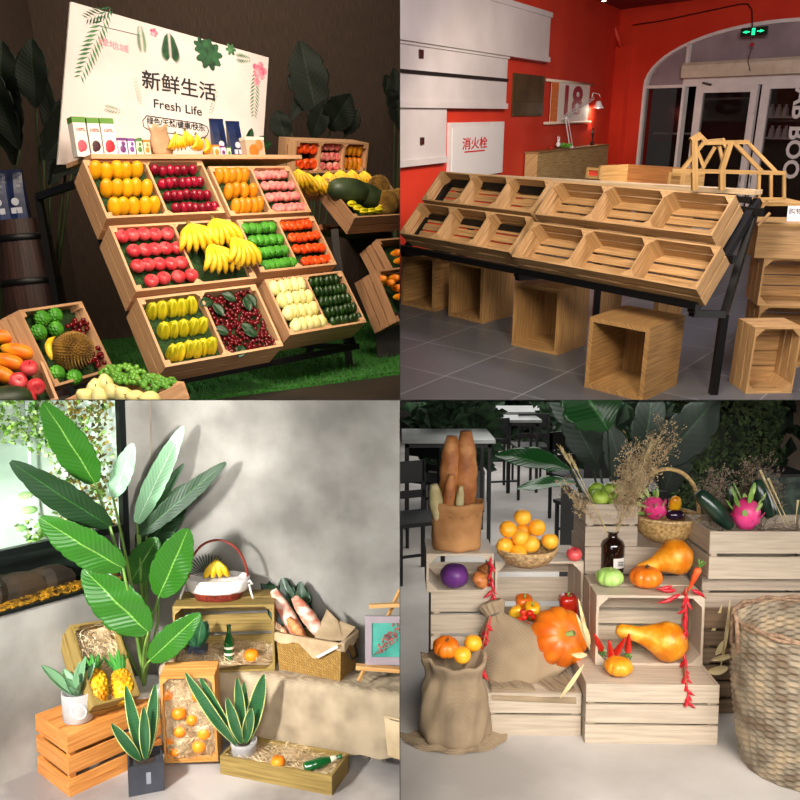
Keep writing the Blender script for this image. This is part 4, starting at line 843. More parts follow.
# top board
tp0 = TR.pl(452, 173, P1+w2*.12, w2); tp1 = TR.pl(755, 190, P1+w2*.12, w2); Lb = np.linalg.norm(tp1-tp0); dr = (tp1-tp0)/Lb
tag(MB().b2((0, 0, -.03), (Lb, .09, -.002)).build('top_board', wood('top_board_wood', 'b09878', 'd4bc98')), 'narrow pale board along the top of the long rack', 'board', loc=tp0, R=basis(dr, unit(np.cross(zv, dr)), unit(np.cross(dr, np.cross(zv, dr)))))
MB().bar(tuple(tp0-P1+u2*.02-zv*.06), tuple(tp1-P1-u2*.02-zv*.06), .035).build('top_rail', blk_metal, ra)
c2_ = {(0, 0): (-.0242, -.0106, -.0416, .8894, .2222), (0, 1): (.9681, .0435, .0234, .9967, .2184), (1, 0): (-.0038, .2443, -.028, .9117, .2325), (1, 1): (1.02, .3228, .0463, 1.0284, .2202)}
nl = {(0, 0): 'far left in the upper row', (0, 1): 'near right in the upper row', (1, 0): 'far left in the lower row', (1, 1): 'near right in the lower row'}
for k_, (a, b_, c_, w, h) in c2_.items():
    w *= K; h *= K; org = P1 + u2*a*K + v2*(b_*K+h) + n2*(c_*K-DT)
    crate('three_part_crate', 'empty wooden crate with three compartments on the long rack, ' + nl[k_], w, h, DT, W2, org, R2, rows=2, gap=.012, divs=(w/3, 2*w/3), tri=True, blk=.05, slats=4, sgap=.016, group='crates on the long rack')
# cube stools
def stool(pos, yw, dims, label, m=W3):
    o = empty('box_stool', label, 'stool', 'box stools under the rack', pos, rz(math.radians(yw))); a, d, h = dims; t = .028
    for nm2, p, q in (('top_panel', (0, 0, h-t), (a, d, h)), ('bottom_panel', (0, 0, 0), (a, d, t)), ('side_panel', (0, 0, t), (t, d, h-t)), ('side_panel', (a-t, 0, t), (a, d, h-t)), ('back_panel', (t, d-t, t), (a-t, d, h-t))):
        MB().b2(p, q).build(nm2, m, o)
stool((.8381, 5.8029, FT), -43.7, (.4028, .385, .4782), 'open box stool under the rack, second from right')
stool((1.1729, 4.8236, FT), -43.9, (.4041, .45, .4568), 'open box stool under the rack, nearest and rightmost')
stool((.4169, 6.737, FT), -47.4, (.3874, .3928, .48), 'open box stool under the rack, third from right')
stool((.0116, 7.1708, FT), -45, (.407, .4211, .4694), 'open box stool under the rack, farthest left')
# crates at right
def side_crate(name, label, pos, yw, dims, grp, rows=3, m=W2):
    a, d, h = dims; R = rz(math.radians(yw)) @ basis((1, 0, 0), (0, 0, 1), (0, -1, 0)); crate(name, label, a, h, d, m, np.array(pos)+rz(math.radians(yw)) @ np.array([0, d, 0]), R, rows=rows, gap=.015, slats=4, blk=.05, tri=True, group=grp)
side_crate('wooden_crate', 'upright empty slatted crate on the floor at the far right', (2.1471, 4.6944, FT), 2.4, (.293, .238, .4228), 'crates at the right edge')
pA = TR.z(757, 305.5, FT+.42); side_crate('wooden_crate', 'empty slatted crate on its side, stacked above floor level at right edge', pA, -8, (.5, .3, .32), 'crates at the right edge')
side_crate('wooden_crate', 'dark slatted crate carrying the crate stack, behind the upright one', (pA[0]+.02, pA[1], FT), -8, (.5, .3, .42), 'crates at the right edge', m=W3)
q1 = pA + zv*.322
pc = TR.pl(759, 223, pA+np.array([0, -.02, 0]), rz(math.radians(-8)) @ np.array([0, 1, 0])); pc[2] = q1[2]; hC = TR.pl(759, 223, pc, (0, 1, 0))[2]-q1[2]
o = empty('wooden_box', 'closed pale wooden box on top of the crate stack at right edge', 'box', loc=(pc[0], pc[1], q1[2]), R=rz(math.radians(-8))); MB().b2((0, 0, 0), (.5, .34, hC-.02)).build('body', W2, o); MB().b2((-.01, -.01, hC-.02), (.51, .35, hC)).build('lid', W4, o)
ps = TR.pl(787, 219, (0, pc[1]+.1, 0), (0, 1, 0)); ps[2] = q1[2]+hC; o = empty('paper_sign', 'small white paper sign standing on the pale box', 'sign', loc=ps, R=rz(-.1) @ rotm('X', -.15)); MB().b2((0, 0, 0), (.16, .003, .10)).build('sheet', lm_, o)
text('购物', .045, ink, Matrix.Translation((.05, -.002, .06)) @ Matrix.Rotation(PI/2, 4, 'X'), 'lettering', o)
# timber truss model
HY = 4.9; t0 = TR.y(722, 172, HY)
th = empty('timber_frame_model', 'pale timber roof-frame shaped display stand behind the rack', 'display stand', loc=t0)
def hp(px, py, dy=0): return tuple(TR.y(px, py, HY+dy)-t0)
def tb_(a, b, w=.03, nm2='beam'): MB().bar(a, b, w*.78).build(nm2, W4, th)
for a, b, w in [(hp(672, 170.5), hp(785, 173), .028), (hp(757, 199), hp(785, 199), .022), (hp(694, 142), hp(694.5, 190), .042), (hp(722, 171), hp(722, 190), .04), (hp(759, 174), hp(758.5, 198), .022), (hp(784, 173), hp(784, 199), .022),
    (hp(704, 142), hp(682, 170), .026), (hp(731, 141), hp(721, 172), .038), (hp(733, 142), hp(762, 172), .028), (hp(703, 143), hp(748, 142), .028), (hp(691, 141), hp(701, 135), .045), (hp(700, 136), hp(707, 143), .03)]: tb_(a, b, w)
for a, b, w in [(hp(715, 147, .35), hp(698, 176, .35), .024), (hp(719, 146, .35), hp(724, 168, .35), .024), (hp(747, 142, .3), hp(776, 172, .3), .026), (hp(771, 172, .3), hp(771, 198, .3), .022), (hp(703, 142), hp(722, 140, .35), .024), (hp(748, 142, 0), hp(747, 142, .3), .024), (hp(785, 173), hp(776, 172, .35), .02), (hp(722, 139, .35), hp(726, 147, .35), .03), (hp(694, 143), hp(704, 168), .024)]: tb_(a, b, w)
MB().b2(np.array(hp(757, 200))-[0, .0, .02], np.array(hp(784, 200, .35))).build('floor_panel', W4, th)
MB().tube([hp(770, 213), hp(758, 226)], .01).bar(hp(768, 201), hp(757, 212), .016).build('brace', W3, th)
# box shelf behind the rack and small things on it
bx = TR.pl(620, 188, P1+w2*.55, w2); o = empty('long_wooden_bin', 'long wooden open bin behind the rack, below the cabinet', 'bin', loc=bx, R=RB)
e1 = TR.pl(678, 166, bx, w2); L_ = float((e1-bx) @ u2); H_ = float(TR.pl(620, 167, bx, w2)[2]-bx[2]); s_ = -.2
MB().b2((s_, .3, 0), (L_, .32, H_)).build('back_panel', wood('orange_plywood', '7c4e26', 'a06c3a'), o); MB().b2((s_, 0, 0), (L_, .3, .02)).build('bottom_panel', W4, o); MB().b2((s_-.02, 0, 0), (s_, .32, H_)).build('end_panel', W4, o); MB().b2((L_, 0, 0), (L_+.02, .32, H_)).build('end_panel', W4, o); MB().b2((s_, 0, 0), (L_, .02, H_*.25)).build('front_panel', W4, o)
MB().b2((s_+.02, .02, FT-bx[2]), (s_+.06, .3, 0)).build('leg', W3, o); MB().b2((L_-.06, .02, FT-bx[2]), (L_-.02, .3, 0)).build('leg', W3, o)
def cardf(px0, py0, px1, py1, m, label, nm2, off=.5):
    a = TR.pl(px0, py0, P1+w2*off, w2); c_ = TR.pl(px1, py1, P1+w2*off, w2); w_ = float((c_-a) @ u2); h_ = a[2]-c_[2]
    o = empty(nm2, label, 'frame', None, a-zv*h_, RB @ rotm('X', -.12)); MB().b2((0, 0, 0), (.02, .02, h_)).b2((w_-.02, 0, 0), (w_, .02, h_)).b2((.02, 0, 0), (w_-.02, .02, .02)).b2((.02, 0, h_-.02), (w_-.02, .02, h_)).build('frame', W4, o); MB().b2((.02, .008, .02), (w_-.02, .014, h_-.02)).build('insert', m, o)
cardf(586, 167, 600, 179, mat('red_card', 'd84a38', rough=.6), 'small frame with red card behind the rack', 'card_frame')
cardf(668, 172, 682, 188, W3, 'small pale wooden frame behind the rack near the timber stand', 'picture_frame', .3)

# =================================================================== booth 3 (lower left): plants and crates by a concrete wall
ROOM = BL
FB, SB_ = -2.34, -1.917; KF = 2.34/2.486
def kf(*a): return tuple(x*KF for x in a)
def R3(yw, pt=0, rl=0): return rz(math.radians(yw)) @ rotm('X', math.radians(pt)) @ rotm('Y', math.radians(rl))
conc = mat('concrete_plaster', '76726b', 'a39f97', rough=.75, scale=2.3, detail=14, bump=.3, bscale=16, c3='8e8a82')
mb = MB(); mb.b2((-6, 1.5, FB-.02), (.5, 6.5, FB)); struct('floor', mb, mat('polished_concrete_floor', '8c8480', 'c2bab4', rough=.3, scale=2.2, detail=8))
aW = math.radians(50); wdir = np.array([math.cos(aW), math.sin(aW), 0]); wn = np.array([wdir[1], -wdir[0], 0])       # into the room
WP = np.array([-2.0217, 4.216, 0.])*KF; CB_ = BL.wl(157, WP+zv*-1.6, wdir); CB_[2] = 0
def onW(px, py): p = BL.pl(px, py, WP, wn); return float((p-CB_) @ wdir), float(p[2])
RW = basis(wdir, -wn, zv)
t1 = onW(127, 500)[0]; zb_ = onW(60, 597)[1]; zl_ = onW(60, 541)[1]
mb = MB(); mb.b2((-3.2, 0, FB), (0.02, .1, zb_)).b2((t1, 0, zb_), (.02, .1, 1.0)); o = struct('wall_left', mb, conc); place(o, CB_, RW)
aB2 = math.radians(-6); bd = np.array([math.cos(aB2), math.sin(aB2), 0]); bnn = np.array([-bd[1], bd[0], 0])
mb = MB(); mb.b2((0, 0, FB), (2.5, .1, 1.0)); o = struct('wall_back', mb, conc); place(o, CB_, basis(bd, bnn, zv))
mb = MB(); mb.b2((-.10, -.01, FB), (.0, .0, 1.0)); o = struct('trim_1', mb, mat('corner_concrete', '85796c', 'a09484', rough=.8, scale=2)); place(o, CB_, basis(bd, bnn, zv) @ rz(.2))
# planted tank in the left wall
tk = empty('planted_tank', 'large planted glass tank set in the wall with dark frame and gravel bottom', 'aquarium', loc=CB_, R=RW)
dfr = mat('tank_frame', '0c1210', rough=.35)
MB().b2((-3.2, -.015, zl_-.02), (t1, .02, zl_+.02)).b2((t1-.035, -.015, zb_), (t1, .03, 1.0)).b2((-3.2, -.01, zb_-.012), (t1, .03, zb_+.006)).build('frame', dfr, tk)
MB().b2((-3.2, .26, zl_-.06), (t1, .28, 1.0)).b2((t1-.01, .02, zl_), (t1, .26, 1.0)).build('back_wall', mat('tank_mint_back', '98c0a0', 'e8f8ec', rough=.7, scale=1.6, detail=5), tk)
MB().b2((-3.2, .26, zb_), (t1, .28, zl_-.06)).b2((-3.2, .0, zb_-.03), (t1, .26, zb_)).build('lower_back', mat('tank_dark_back', '0a120e', '1c2a20', rough=.7, scale=5), tk)
MB().b2((-3.2, .0, zl_-.02), (t1, .05, zl_)).build('shelf', dfr, tk)
gr = MB(); 
for i in range(2600): x = rnd.uniform(-2.2, t1-.02); gr.box((x, .01+rnd.random()*.12, zb_+.006+rnd.random()*.02*(1+math.sin(x*9))*.5), (.011, .011, .009))
o = gr.build('gravel', mat('gold_gravel', '2a1a06', 'b8841c', rough=.5, scale=14, isl=.6), tk); o['kind'] = 'stuff'
rk_ = MB()
for i in range(16):
    x = rnd.uniform(-2.0, t1-.15); rk_.ell((x, .14+rnd.random()*.06, zb_+.05), (.12+rnd.random()*.1, .06, .05+rnd.random()*.05), 9, 6, fr=wavy(3, .2, i))
rk_.build('rocks', mat('tank_rock', '15100a', '3a2a14', rough=.7, scale=6), tk)
wat = MB()
for x in (-1.02, -.98, -.62): wat.b2((x, .2, zl_), (x+rnd.uniform(.012, .03), .205, 1.0))
wat.build('water_streak', mat('falling_water', 'f4fcff', rough=.2), tk)
fo = MB(); fo2 = MB(); fo3 = MB()
for i in range(9000):
    x = rnd.uniform(-2.3, t1-.03); z = rnd.uniform(zl_-.03, .1); d = math.sin(x*5.1+z*3)+math.sin(x*2.3-z*6+1)+.6*math.sin(x*11+z*9)
    edge = x > t1-.33
    if d < (-.1 if z < zl_+.12 else .1) and not edge: continue
    s = rnd.uniform(.015, .038); an = rnd.random()*6.3; y = rnd.uniform(.03, .24); dx, dz = math.cos(an)*s, math.sin(an)*s
    g = fo2 if edge and rnd.random() < .7 else (fo if rnd.random() < .6 else fo3)
    g.add([(x, y, z), (x+dx*.5-dz*.35, y-.02, z+dz*.5+dx*.35), (x+dx, y-.005, z+dz), (x+dx*.5+dz*.35, y-.02, z+dz*.5-dx*.35)], [(0, 1, 2, 3)])
for g, nm3, ma in ((fo, 'leafy_growth', mat('tank_leaf_green', '2e6a14', '9cd048', rough=.5, scale=8, isl=.3)), (fo2, 'mossy_growth', mat('tank_moss', '3a4210', 'a08c30', rough=.7, scale=8, isl=.3)), (fo3, 'pale_growth', mat('tank_leaf_pale', '7ab848', 'e0f0b0', rough=.5, scale=8, isl=.2))):
    o = g.build(nm3, ma, tk); o['kind'] = 'stuff'
for (px, py, r) in ((35, 512, .045), (31, 497, .04), (47, 526, .034), (26, 530, .03), (58, 507, .03)):
    s_, z_ = onW(px, py); MB().ell((s_, .02+r, z_), (r, r*.55, r*.2), 16, 6, rot=rotm('X', .9)).build('round_leaf', mat('lotus_leaf', '8ad070', 'c8f0a8', rough=.4, scale=10), tk, True)
light('AREA', 'tank_light', tuple(CB_+wdir*(t1-1.1)-wn*.10+zv*.05), tuple(CB_+wdir*(t1-1.1)-wn*.14+zv*-2), 17, (.95, 1, .9), 2.0, BL, sy=.2)
# ---- crates
Wo = wood('orange_stained_wood', 'b5682a', 'e29c50', rough=.45); Wol = wood('olive_stained_wood', '77602c', 'a48a4c', rough=.55); Wor = wood('ochre_crate_wood', 'b47832', 'd8a058')
def flipcrate(name, label, pos, yw, dims, m, rows=3, cat='crate', group=None, gap=.018, slats=3, sgap=.02, t=.014):
    a, d, h = dims; R = R3(yw); crate(name, label, a, d, h, m, np.array(pos)+R @ np.array([0, d, h]), R @ np.diag([1, -1, -1]), rows=rows, gap=gap, slats=slats, sgap=sgap, t=t, cat=cat, group=group, tri=False, blk=.03)
flipcrate('wooden_crate', 'orange stained slatted crate on the floor carrying the succulent pot', kf(-1.7278, 3.9577, -2.486), 49.2, kf(.55, .3627, .3328), Wo, gap=.026)
straw_m = mat('wood_wool', 'b4946a', 'e8d2aa', rough=.8, scale=12, isl=.25)
def strawheap(label, o0, R, W, H, z, amp, n, cells=None, mtl=None, L=.09, name='straw_filling', mound=0):
    b = MB(); n1, n2 = 14, 12; V = []
    def hz(x, y): return z + amp*(math.sin(x*23+y*7)+math.cos(y*19-x*11))*.25 + mound*max(0, (y/H-.35))
    for j in range(n2+1):
        for i in range(n1+1): V.append((W*i/n1, H*j/n2, hz(W*i/n1, H*j/n2)-.008))
    b.add(V, [(j*(n1+1)+i, j*(n1+1)+i+1, (j+1)*(n1+1)+i+1, (j+1)*(n1+1)+i) for j in range(n2) for i in range(n1)])
    for i in range(n):
        x, y = rnd.random()*W, rnd.random()*H; a = rnd.random()*6.3; c = rnd.uniform(-14, 14); l_ = L*rnd.uniform(.5, 1.2); zz = hz(x, y)+rnd.random()*amp; P = []; dz = rnd.uniform(-.2, .5)
        for k in range(6):
            P.append((x, y, zz+math.sin(k*.7)*dz*.03)); x += math.cos(a)*l_/5; y += math.sin(a)*l_/5; a += c*l_/5
            x = min(max(x, .0), W); y = min(max(y, .0), H)
        w = rnd.uniform(.0007, .0015); nx, ny = -math.sin(a)*w, math.cos(a)*w; q = []
        for p in P: q += [(p[0]-nx, p[1]-ny, p[2]), (p[0]+nx, p[1]+ny, p[2]+w)]
        b.add(q, [(2*k, 2*k+1, 2*k+3, 2*k+2) for k in range(5)])
    return tag(b.build(name, mtl or straw_m), label, 'straw', kind='stuff', loc=o0, R=R)
def boxed(pos, yw, pt, rl, dims, label, m=Wol, **k):
    R = R3(yw, pt, rl); crate(k.pop('name', 'wooden_crate'), label, dims[0], dims[1], dims[2], m, pos, R, **k); return (np.array(pos), dims[0], dims[1]), R
LC, RLc = boxed(kf(-1.7233, 4.1239, -2.1506), 40.1, 45.5, 11.3, kf(.2715, .4804, .1695), 'olive wooden crate leaning back, holding two pineapples', rows=2, gap=.014, blk=.04)
strawheap('pale straw heap filling the leaning pineapple crate', LC[0]+RLc @ np.array([.015, .015, 0]), RLc, .226, .42, .05, .05, 900, mound=.07)
m_pine = mat('pineapple_skin', 'c87808', 'f8c81c', rough=.45, scale=16)
m_crown = leafmat('pineapple_crown', '3a8a30', '8ac868')
def mk_pine():
    o = None; b = MB(); r, h = .048, .075
    b.lathe([(max(.004, r*math.sin(PI*(i+.4)/12.8)**.6), -h*math.cos(PI*i/12)) for i in range(13)], 22)
    for j in range(9):
        for k in range(13):
            t = (j+.8)/10; a = 2*PI*(k+.5*(j % 2))/13; q = r*math.sin(PI*(t*12+.4)/12.8)**.6; z = -h*math.cos(PI*t); c = np.array([q*math.cos(a), q*math.sin(a), z]); d = np.array([math.cos(a), math.sin(a), .0]); s = np.array([-math.sin(a), math.cos(a), 0]); e = .0105
            b.add([c+s*e, c+zv*e, c-s*e, c-zv*e, c+d*.009], [(0, 1, 4), (1, 2, 4), (2, 3, 4), (3, 0, 4)])
    o = b.build('pineapple', m_pine)
    for i in range(18):
        a = i*2.4; q = .012; ln = .05+.045*((i % 5)/4); b2 = leafmesh(MB(), (q*math.cos(a), q*math.sin(a), h*.92), (math.cos(a)*ln*.75, math.sin(a)*ln*.75, h+ln*.9), .02, (0, 0, -1), -.15, .3, 5, .7, 2)
        b2.build('crown_leaf', m_crown, o, True)
    return o
P_['pine'] = Proto(mk_pine)
for i, (px, py, s) in enumerate([(96, 687, 1.12), (122, 687, 1.12)]):
    put('pine', 'pineapple', 'yellow pineapple in the leaning crate, %s of two' % ['left', 'right'][i], 'pineapple', inpx(LC, RLc, px, py, .115), RLc @ rotm('Z', -.15) @ rotm('X', -PI/2) @ rz(i), s, 'pineapples in the leaning crate')
SC, RSc = boxed((-1.2147*1.02, 4.0374*1.02, -2.2456*1.02), 2.1, 95.5, 1.6, (.2701*1.02, .4833*1.02, .149), 'ochre wooden crate standing on end, packed with straw and oranges', m=Wor, rows=2, gap=.012, blk=.03, tri=True)
strawheap('straw packed around oranges in the crate standing on end', SC[0]+RSc @ np.array([.014, .014, 0]), RSc, .246, .462, .105, .02, 1700, L=.08)
m_or = mat('orange_peel', 'f07808', 'ff9a1c', rough=.4, scale=10, bump=.12, bscale=110, objrand=.05, sss=.05)
P_['orange'] = Proto(fruit(sph(.036, .94, .08, 14), m_or, 20, stem=([(0, 0, .029), (0, 0, .033)], .003, mat('navel_green', '5a7a20', rough=.7))))
for i, (x, y, s) in enumerate([(168, 695, .85), (198, 696, .95), (179, 713, 1.1), (192, 720, .85), (180, 731, .95), (204, 733, 1.0), (199, 746, 1.05), (175, 751, .85), (171, 740, .7)]):
    put('orange', 'orange', 'orange bedded in the straw crate standing on end, %s from the top' % ORD[[0, 1, 2, 3, 4, 5, 7, 8, 6][i]], 'orange', inpx(SC, RSc, x, y, .112), RSc @ rotm('X', .6*i), s, 'oranges in the standing straw crate')
TC, RTc = boxed(kf(-.9887, 4.1771, -2.486), -17.9, 0, 0, kf(.6635, .24, .1069), 'low olive wooden tray on the floor with straw, orange and bottle', rows=1, blk=.02, tri=False, name='wooden_tray')
strawheap('straw lying in the low tray on the floor', TC[0]+RTc @ np.array([.014, .014, 0]), RTc, .595, .2, .066, .03, 900)
put('orange', 'orange', 'single orange in the low tray on the floor', 'orange', inpx(TC, RTc, 278, 762, .10), RTc, 1.02)
grn = mat('green_bottle_glass', '0c4a1c', '12602a', rough=.08, scale=3, coat=.6, spec=.8)
def bottle(L, label, grp, loc, R, bands=True, s=1):
    o = empty('green_bottle', label, 'bottle', grp, loc, R); MB().lathe([(.024, 0), (.028, .006), (.028, .09), (.024, .115), (.012, .15), (.0105, .19), (.0125, .192), (.0125, .2)], 22).build('glass', grn, o, True)
    lb = mat('cream_label', 'e0d4bc', rough=.7)
    if bands:
        for z in (.035, .07): MB().lathe([(.0285, z), (.0288, z+.001), (.0288, z+.012), (.0285, z+.013)], 22, close=False).build('twine_band', lb, o, True)
    else: MB().lathe([(.0125, .13), (.0165, .132), (.0135, .168), (.012, .17)], 18, close=False).build('neck_label', lb, o, True)
    o.scale = (s, s, s); return o
bp_ = inpx(TC, RTc, 304, 768, .10); o = bottle(.2, 'green glass bottle with pale neck label lying in the low tray', None, bp_, R3(8, 86), False, 1.0); place(o, bp_, R3(-68, -84), 1.0)
# bench and burlap
b1 = BL.z(254, 676, SB_); b2_ = BL.z(380, 693, SB_); bdir = unit(b2_-b1); bnrm = np.array([-bdir[1], bdir[0], 0]); b0 = b1-bdir*.56
bench = empty('display_bench', 'low wooden bench hidden under the burlap cloth', 'bench', loc=(b0[0], b0[1], FB), R=basis(bdir, bnrm, zv)); LB = 2.0; hB = SB_-FB
MB().b2((.0, .02, hB-.05), (LB, .30, hB-.012)).build('seat_board', Wol, bench)
for x in (.04, LB-.1): MB().b2((x, .22, 0), (x+.05, .28, hB-.05)).build('leg', Wol, bench)
burl = mat('burlap_cloth', 'a88c68', 'c8ac84', rough=.95, scale=3, bump=.3, bscale=40)
m, n, l, b = nt('woven_burlap'); tcx = n.new('ShaderNodeTexCoord'); w1 = n.new('ShaderNodeTexWave'); w1.inputs['Scale'].default_value = 60; w2x = n.new('ShaderNodeTexWave'); w2x.bands_direction = 'Z'; w2x.inputs['Scale'].default_value = 60
nz = n.new('ShaderNodeTexNoise'); nz.inputs['Scale'].default_value = 7; l.new(tcx.outputs['Object'], w1.inputs[0]); l.new(tcx.outputs['Object'], w2x.inputs[0]); l.new(tcx.outputs['Object'], nz.inputs[0])
ad = n.new('ShaderNodeMath'); ad.operation = 'ADD'; l.new(w1.outputs['Fac'], ad.inputs[0]); l.new(w2x.outputs['Fac'], ad.inputs[1]); ml_ = n.new('ShaderNodeMath'); ml_.operation = 'MULTIPLY_ADD'; l.new(ad.outputs[0], ml_.inputs[0]); ml_.inputs[1].default_value = .3; l.new(nz.outputs['Fac'], ml_.inputs[2])
rp = n.new('ShaderNodeValToRGB'); l.new(ml_.outputs[0], rp.inputs[0]); rp.color_ramp.elements[0].position = .45; rp.color_ramp.elements[0].color = lin('85735c'); rp.color_ramp.elements[1].position = .95; rp.color_ramp.elements[1].color = lin('c0ac8e'); l.new(rp.outputs[0], b.inputs['Base Color']); b.inputs['Roughness'].default_value = .95
bpn = n.new('ShaderNodeBump'); bpn.inputs['Strength'].default_value = .35; bpn.inputs['Distance'].default_value = .003; l.new(ad.outputs[0], bpn.inputs['Height']); l.new(bpn.outputs[0], b.inputs['Normal']); burl = m
cl = MB(); nx_, ny_ = 90, 26; V = []; drop = SB_-BL.pl(300, 744, b1, bnrm)[2]
for j in range(ny_+1):
    t = j/ny_
    for i in range(nx_+1):
        x = -.02+(LB+.02)*i/nx_; f = .03*abs(math.sin(x*5+.5))**3+.012*math.sin(x*21+2)+.02*math.sin(x*4.3)
        if t < .4: y = .30-(.30)*t/.4; z = hB+.004*math.sin(x*30+y*20)+.003*math.sin(y*50)
        else:
            q = (t-.4)/.6; y = -.006-abs(f)*q*1.1-.01*math.sin(q*PI); z = hB-.004-drop*q*(1+.04*math.sin(x*7+1)+.02*math.sin(x*31))
        V.append((x, y, z+.002))
cl.add(V, [(j*(nx_+1)+i, j*(nx_+1)+i+1, (j+1)*(nx_+1)+i+1, (j+1)*(nx_+1)+i) for j in range(ny_) for i in range(nx_)])
for i in range(260):
    k = rnd.randrange(nx_); p = V[ny_*(nx_+1)+k]; cl.add([(p[0], p[1], p[2]+.01), (p[0]+.002, p[1], p[2]+.01), (p[0]+rnd.uniform(-.02, .02), p[1]-.004, p[2]-rnd.uniform(.008, .035))], [(0, 1, 2)])
tag(cl.build('burlap_cloth', burl, None, True), 'long burlap cloth with frayed hem draped over the low bench', 'cloth', loc=(b0[0], b0[1], FB), R=basis(bdir, bnrm, zv))
# display crate on the bench, open to the front
DC = (-1.2251, 4.1726, SB_+.006); a, d, h = .5421, .245, .3758; Rd = R3(4) @ basis((1, 0, 0), (0, 0, 1), (0, -1, 0))
DO = np.array(DC)+R3(4) @ np.array([0, d, 0]); crate('wooden_crate', 'olive wooden crate on its side on the bench, open to the front', a, h, d, Wol, DO, Rd, rows=2, gap=.012, blk=.035, slats=3, sgap=.02)
RD4 = R3(4); DCv = np.array(DC)
strawheap('straw spilling inside the crate on the bench', DCv+RD4 @ np.array([.015, .01, .012]), RD4, .51, .22, .03, .035, 1300)
def ind(px, py, dy): p = BL.pl(px, py, DCv+RD4 @ np.array([0, dy, 0]), RD4 @ np.array([0, 1, 0])); return p
p = ind(229.5, 660, .05); o = bottle(.2, 'green glass bottle with two twine bands standing in the bench crate', None, p, rz(0), True, .88); place(o, p, rz(.3), 1.0)
p = ind(251.5, 655, .04); put('orange', 'orange', 'large orange lying on straw in the bench crate', 'orange', p, rz(1), 1.1)
navyp = mat('slate_blue_pot', '3a4250', '4a5464', rough=.6, scale=6)
snk = leafmat('rubber_leaf', '2a5a38', '78a070', veins=8)
def potplant(name, label, loc, R, pot, potm, leaves, lm2, soil=None, cat='potted plant', group=None):
    o = empty(name, label, cat, group, loc, R); pot.build('pot', potm, o, soil is None or soil != 'sq')
    for q in leaves: leafmesh(MB(), *q[:2], q[2], q[3] if len(q) > 3 else (0, -1, 0), q[4] if len(q) > 4 else .08, .25, 12, q[5] if len(q) > 5 else .8, 4).build('leaf', lm2, o, True)
    return o
p = ind(198, 664, .12); potplant('potted_plant', 'broad-leaved plant in slate blue pot inside the bench crate', p, RD4, MB().box((0, 0, .05), (.1, .09, .1)), navyp, [((0, 0, .1), (.03, -.02, .26), .075), ((.01, 0, .1), (.05, .02, .24), .07), ((-.01, 0, .1), (-.06, -.03, .2), .06)], snk, 'sq')
# red wicker basket
wick_r = mat('red_wicker', '4c140c', '8e3220', rough=.5, scale=60, coord='Object'); linen = mat('white_linen', 'd8d0ca', 'eee8e4', rough=.9, scale=6, bump=.15, bscale=12)
def weave(prof, seg, amp, rows=None): return lambda A, t, r: (r*(1+amp*math.sin(A*seg/2)*(1 if int(t*(rows or 20)) % 2 else -1)), 0)
def dense(prof, n):
    out = []; L = [0]
    for i in range(1, len(prof)): L.append(L[-1]+math.hypot(prof[i][0]-prof[i-1][0], prof[i][1]-prof[i-1][1]))
    for k in range(n+1):
        s = L[-1]*k/n; i = max(j for j in range(len(L)) if L[j] <= s+1e-9); i = min(i, len(L)-2); f = (s-L[i])/(L[i+1]-L[i]); out.append((prof[i][0]+(prof[i+1][0]-prof[i][0])*f, prof[i][1]+(prof[i+1][1]-prof[i][1])*f))
    return out
rb_ = BL.z(217, 601, SB_+.388); rb_[2] = SB_+.006+.3758; rb0 = BL.wl(218.5, (0, 4.31, rb_[2]+.002), (1, 0, 0))
bk_ = empty('wicker_basket', 'dark red oval wicker basket with white cloth and tall handle on the bench crate', 'basket', loc=rb0, R=rz(.03))
MB().lathe(dense([(.125, 0), (.15, .05), (.158, .1)], 16), 60, weave(0, 60, .012), sy=.62).build('woven_body', wick_r, bk_, True)
MB().lathe([(.156, .045), (.165, .06), (.172, .10), (.175, .118), (.165, .122), (.158, .112), (.12, .106), (.06, .104), (.001, .104)], 60, lambda A, t, r: (r*(1+.006*math.sin(A*17)), .0012*math.sin(A*13)), sy=.62).build('cloth_lining', linen, bk_, True)
hz_ = float(BL.pl(217, 540, rb0, (0, 1, 0))[2]-rb0[2]); MB().tube([(-.165*math.cos(PI*k/16), 0, .07+(hz_-.07)*math.sin(PI*k/16)**.8) for k in range(17)], .0065, 8).build('handle', mat('red_handle', '7a2216', 'a03a26', rough=.4, scale=60, stretch=(1, 1, 3)), bk_, True)
for s in (-1, 1):
    MB().tube([(s*.168, -.02, .09), (s*.18, -.04, .11), (s*.195, -.04, .09), (s*.175, -.03, .085), (s*.19, -.05, .04), (s*.2, -.05, .01)], .006, 6).build('tie', linen, bk_, True)
p = rb0+np.array([-.005, -.01, .205]); put('bunch4', 'banana_bunch', 'banana bunch in the white-lined red basket', 'bananas', p, rz(.2) @ rotm('X', .25), .95)
palm = leafmat('dark_palm', '1a3020', '35543a')
pb = MB()
for i in range(15): a_ = .3+i*.13; pb.add([(0, 0, .0), (math.cos(PI-a_)*.13-.004, -.01, math.sin(a_)*.13), (math.cos(PI-a_)*.15, -.012, math.sin(a_)*.15), (math.cos(PI-a_)*.13+.006, -.012, math.sin(a_)*.13+.004)], [(0, 1, 2, 3)])
tag(pb.build('palm_frond', palm), 'dark palm frond standing in the red basket behind bananas', 'leaf', loc=rb0+np.array([-.055, .02, .10]))
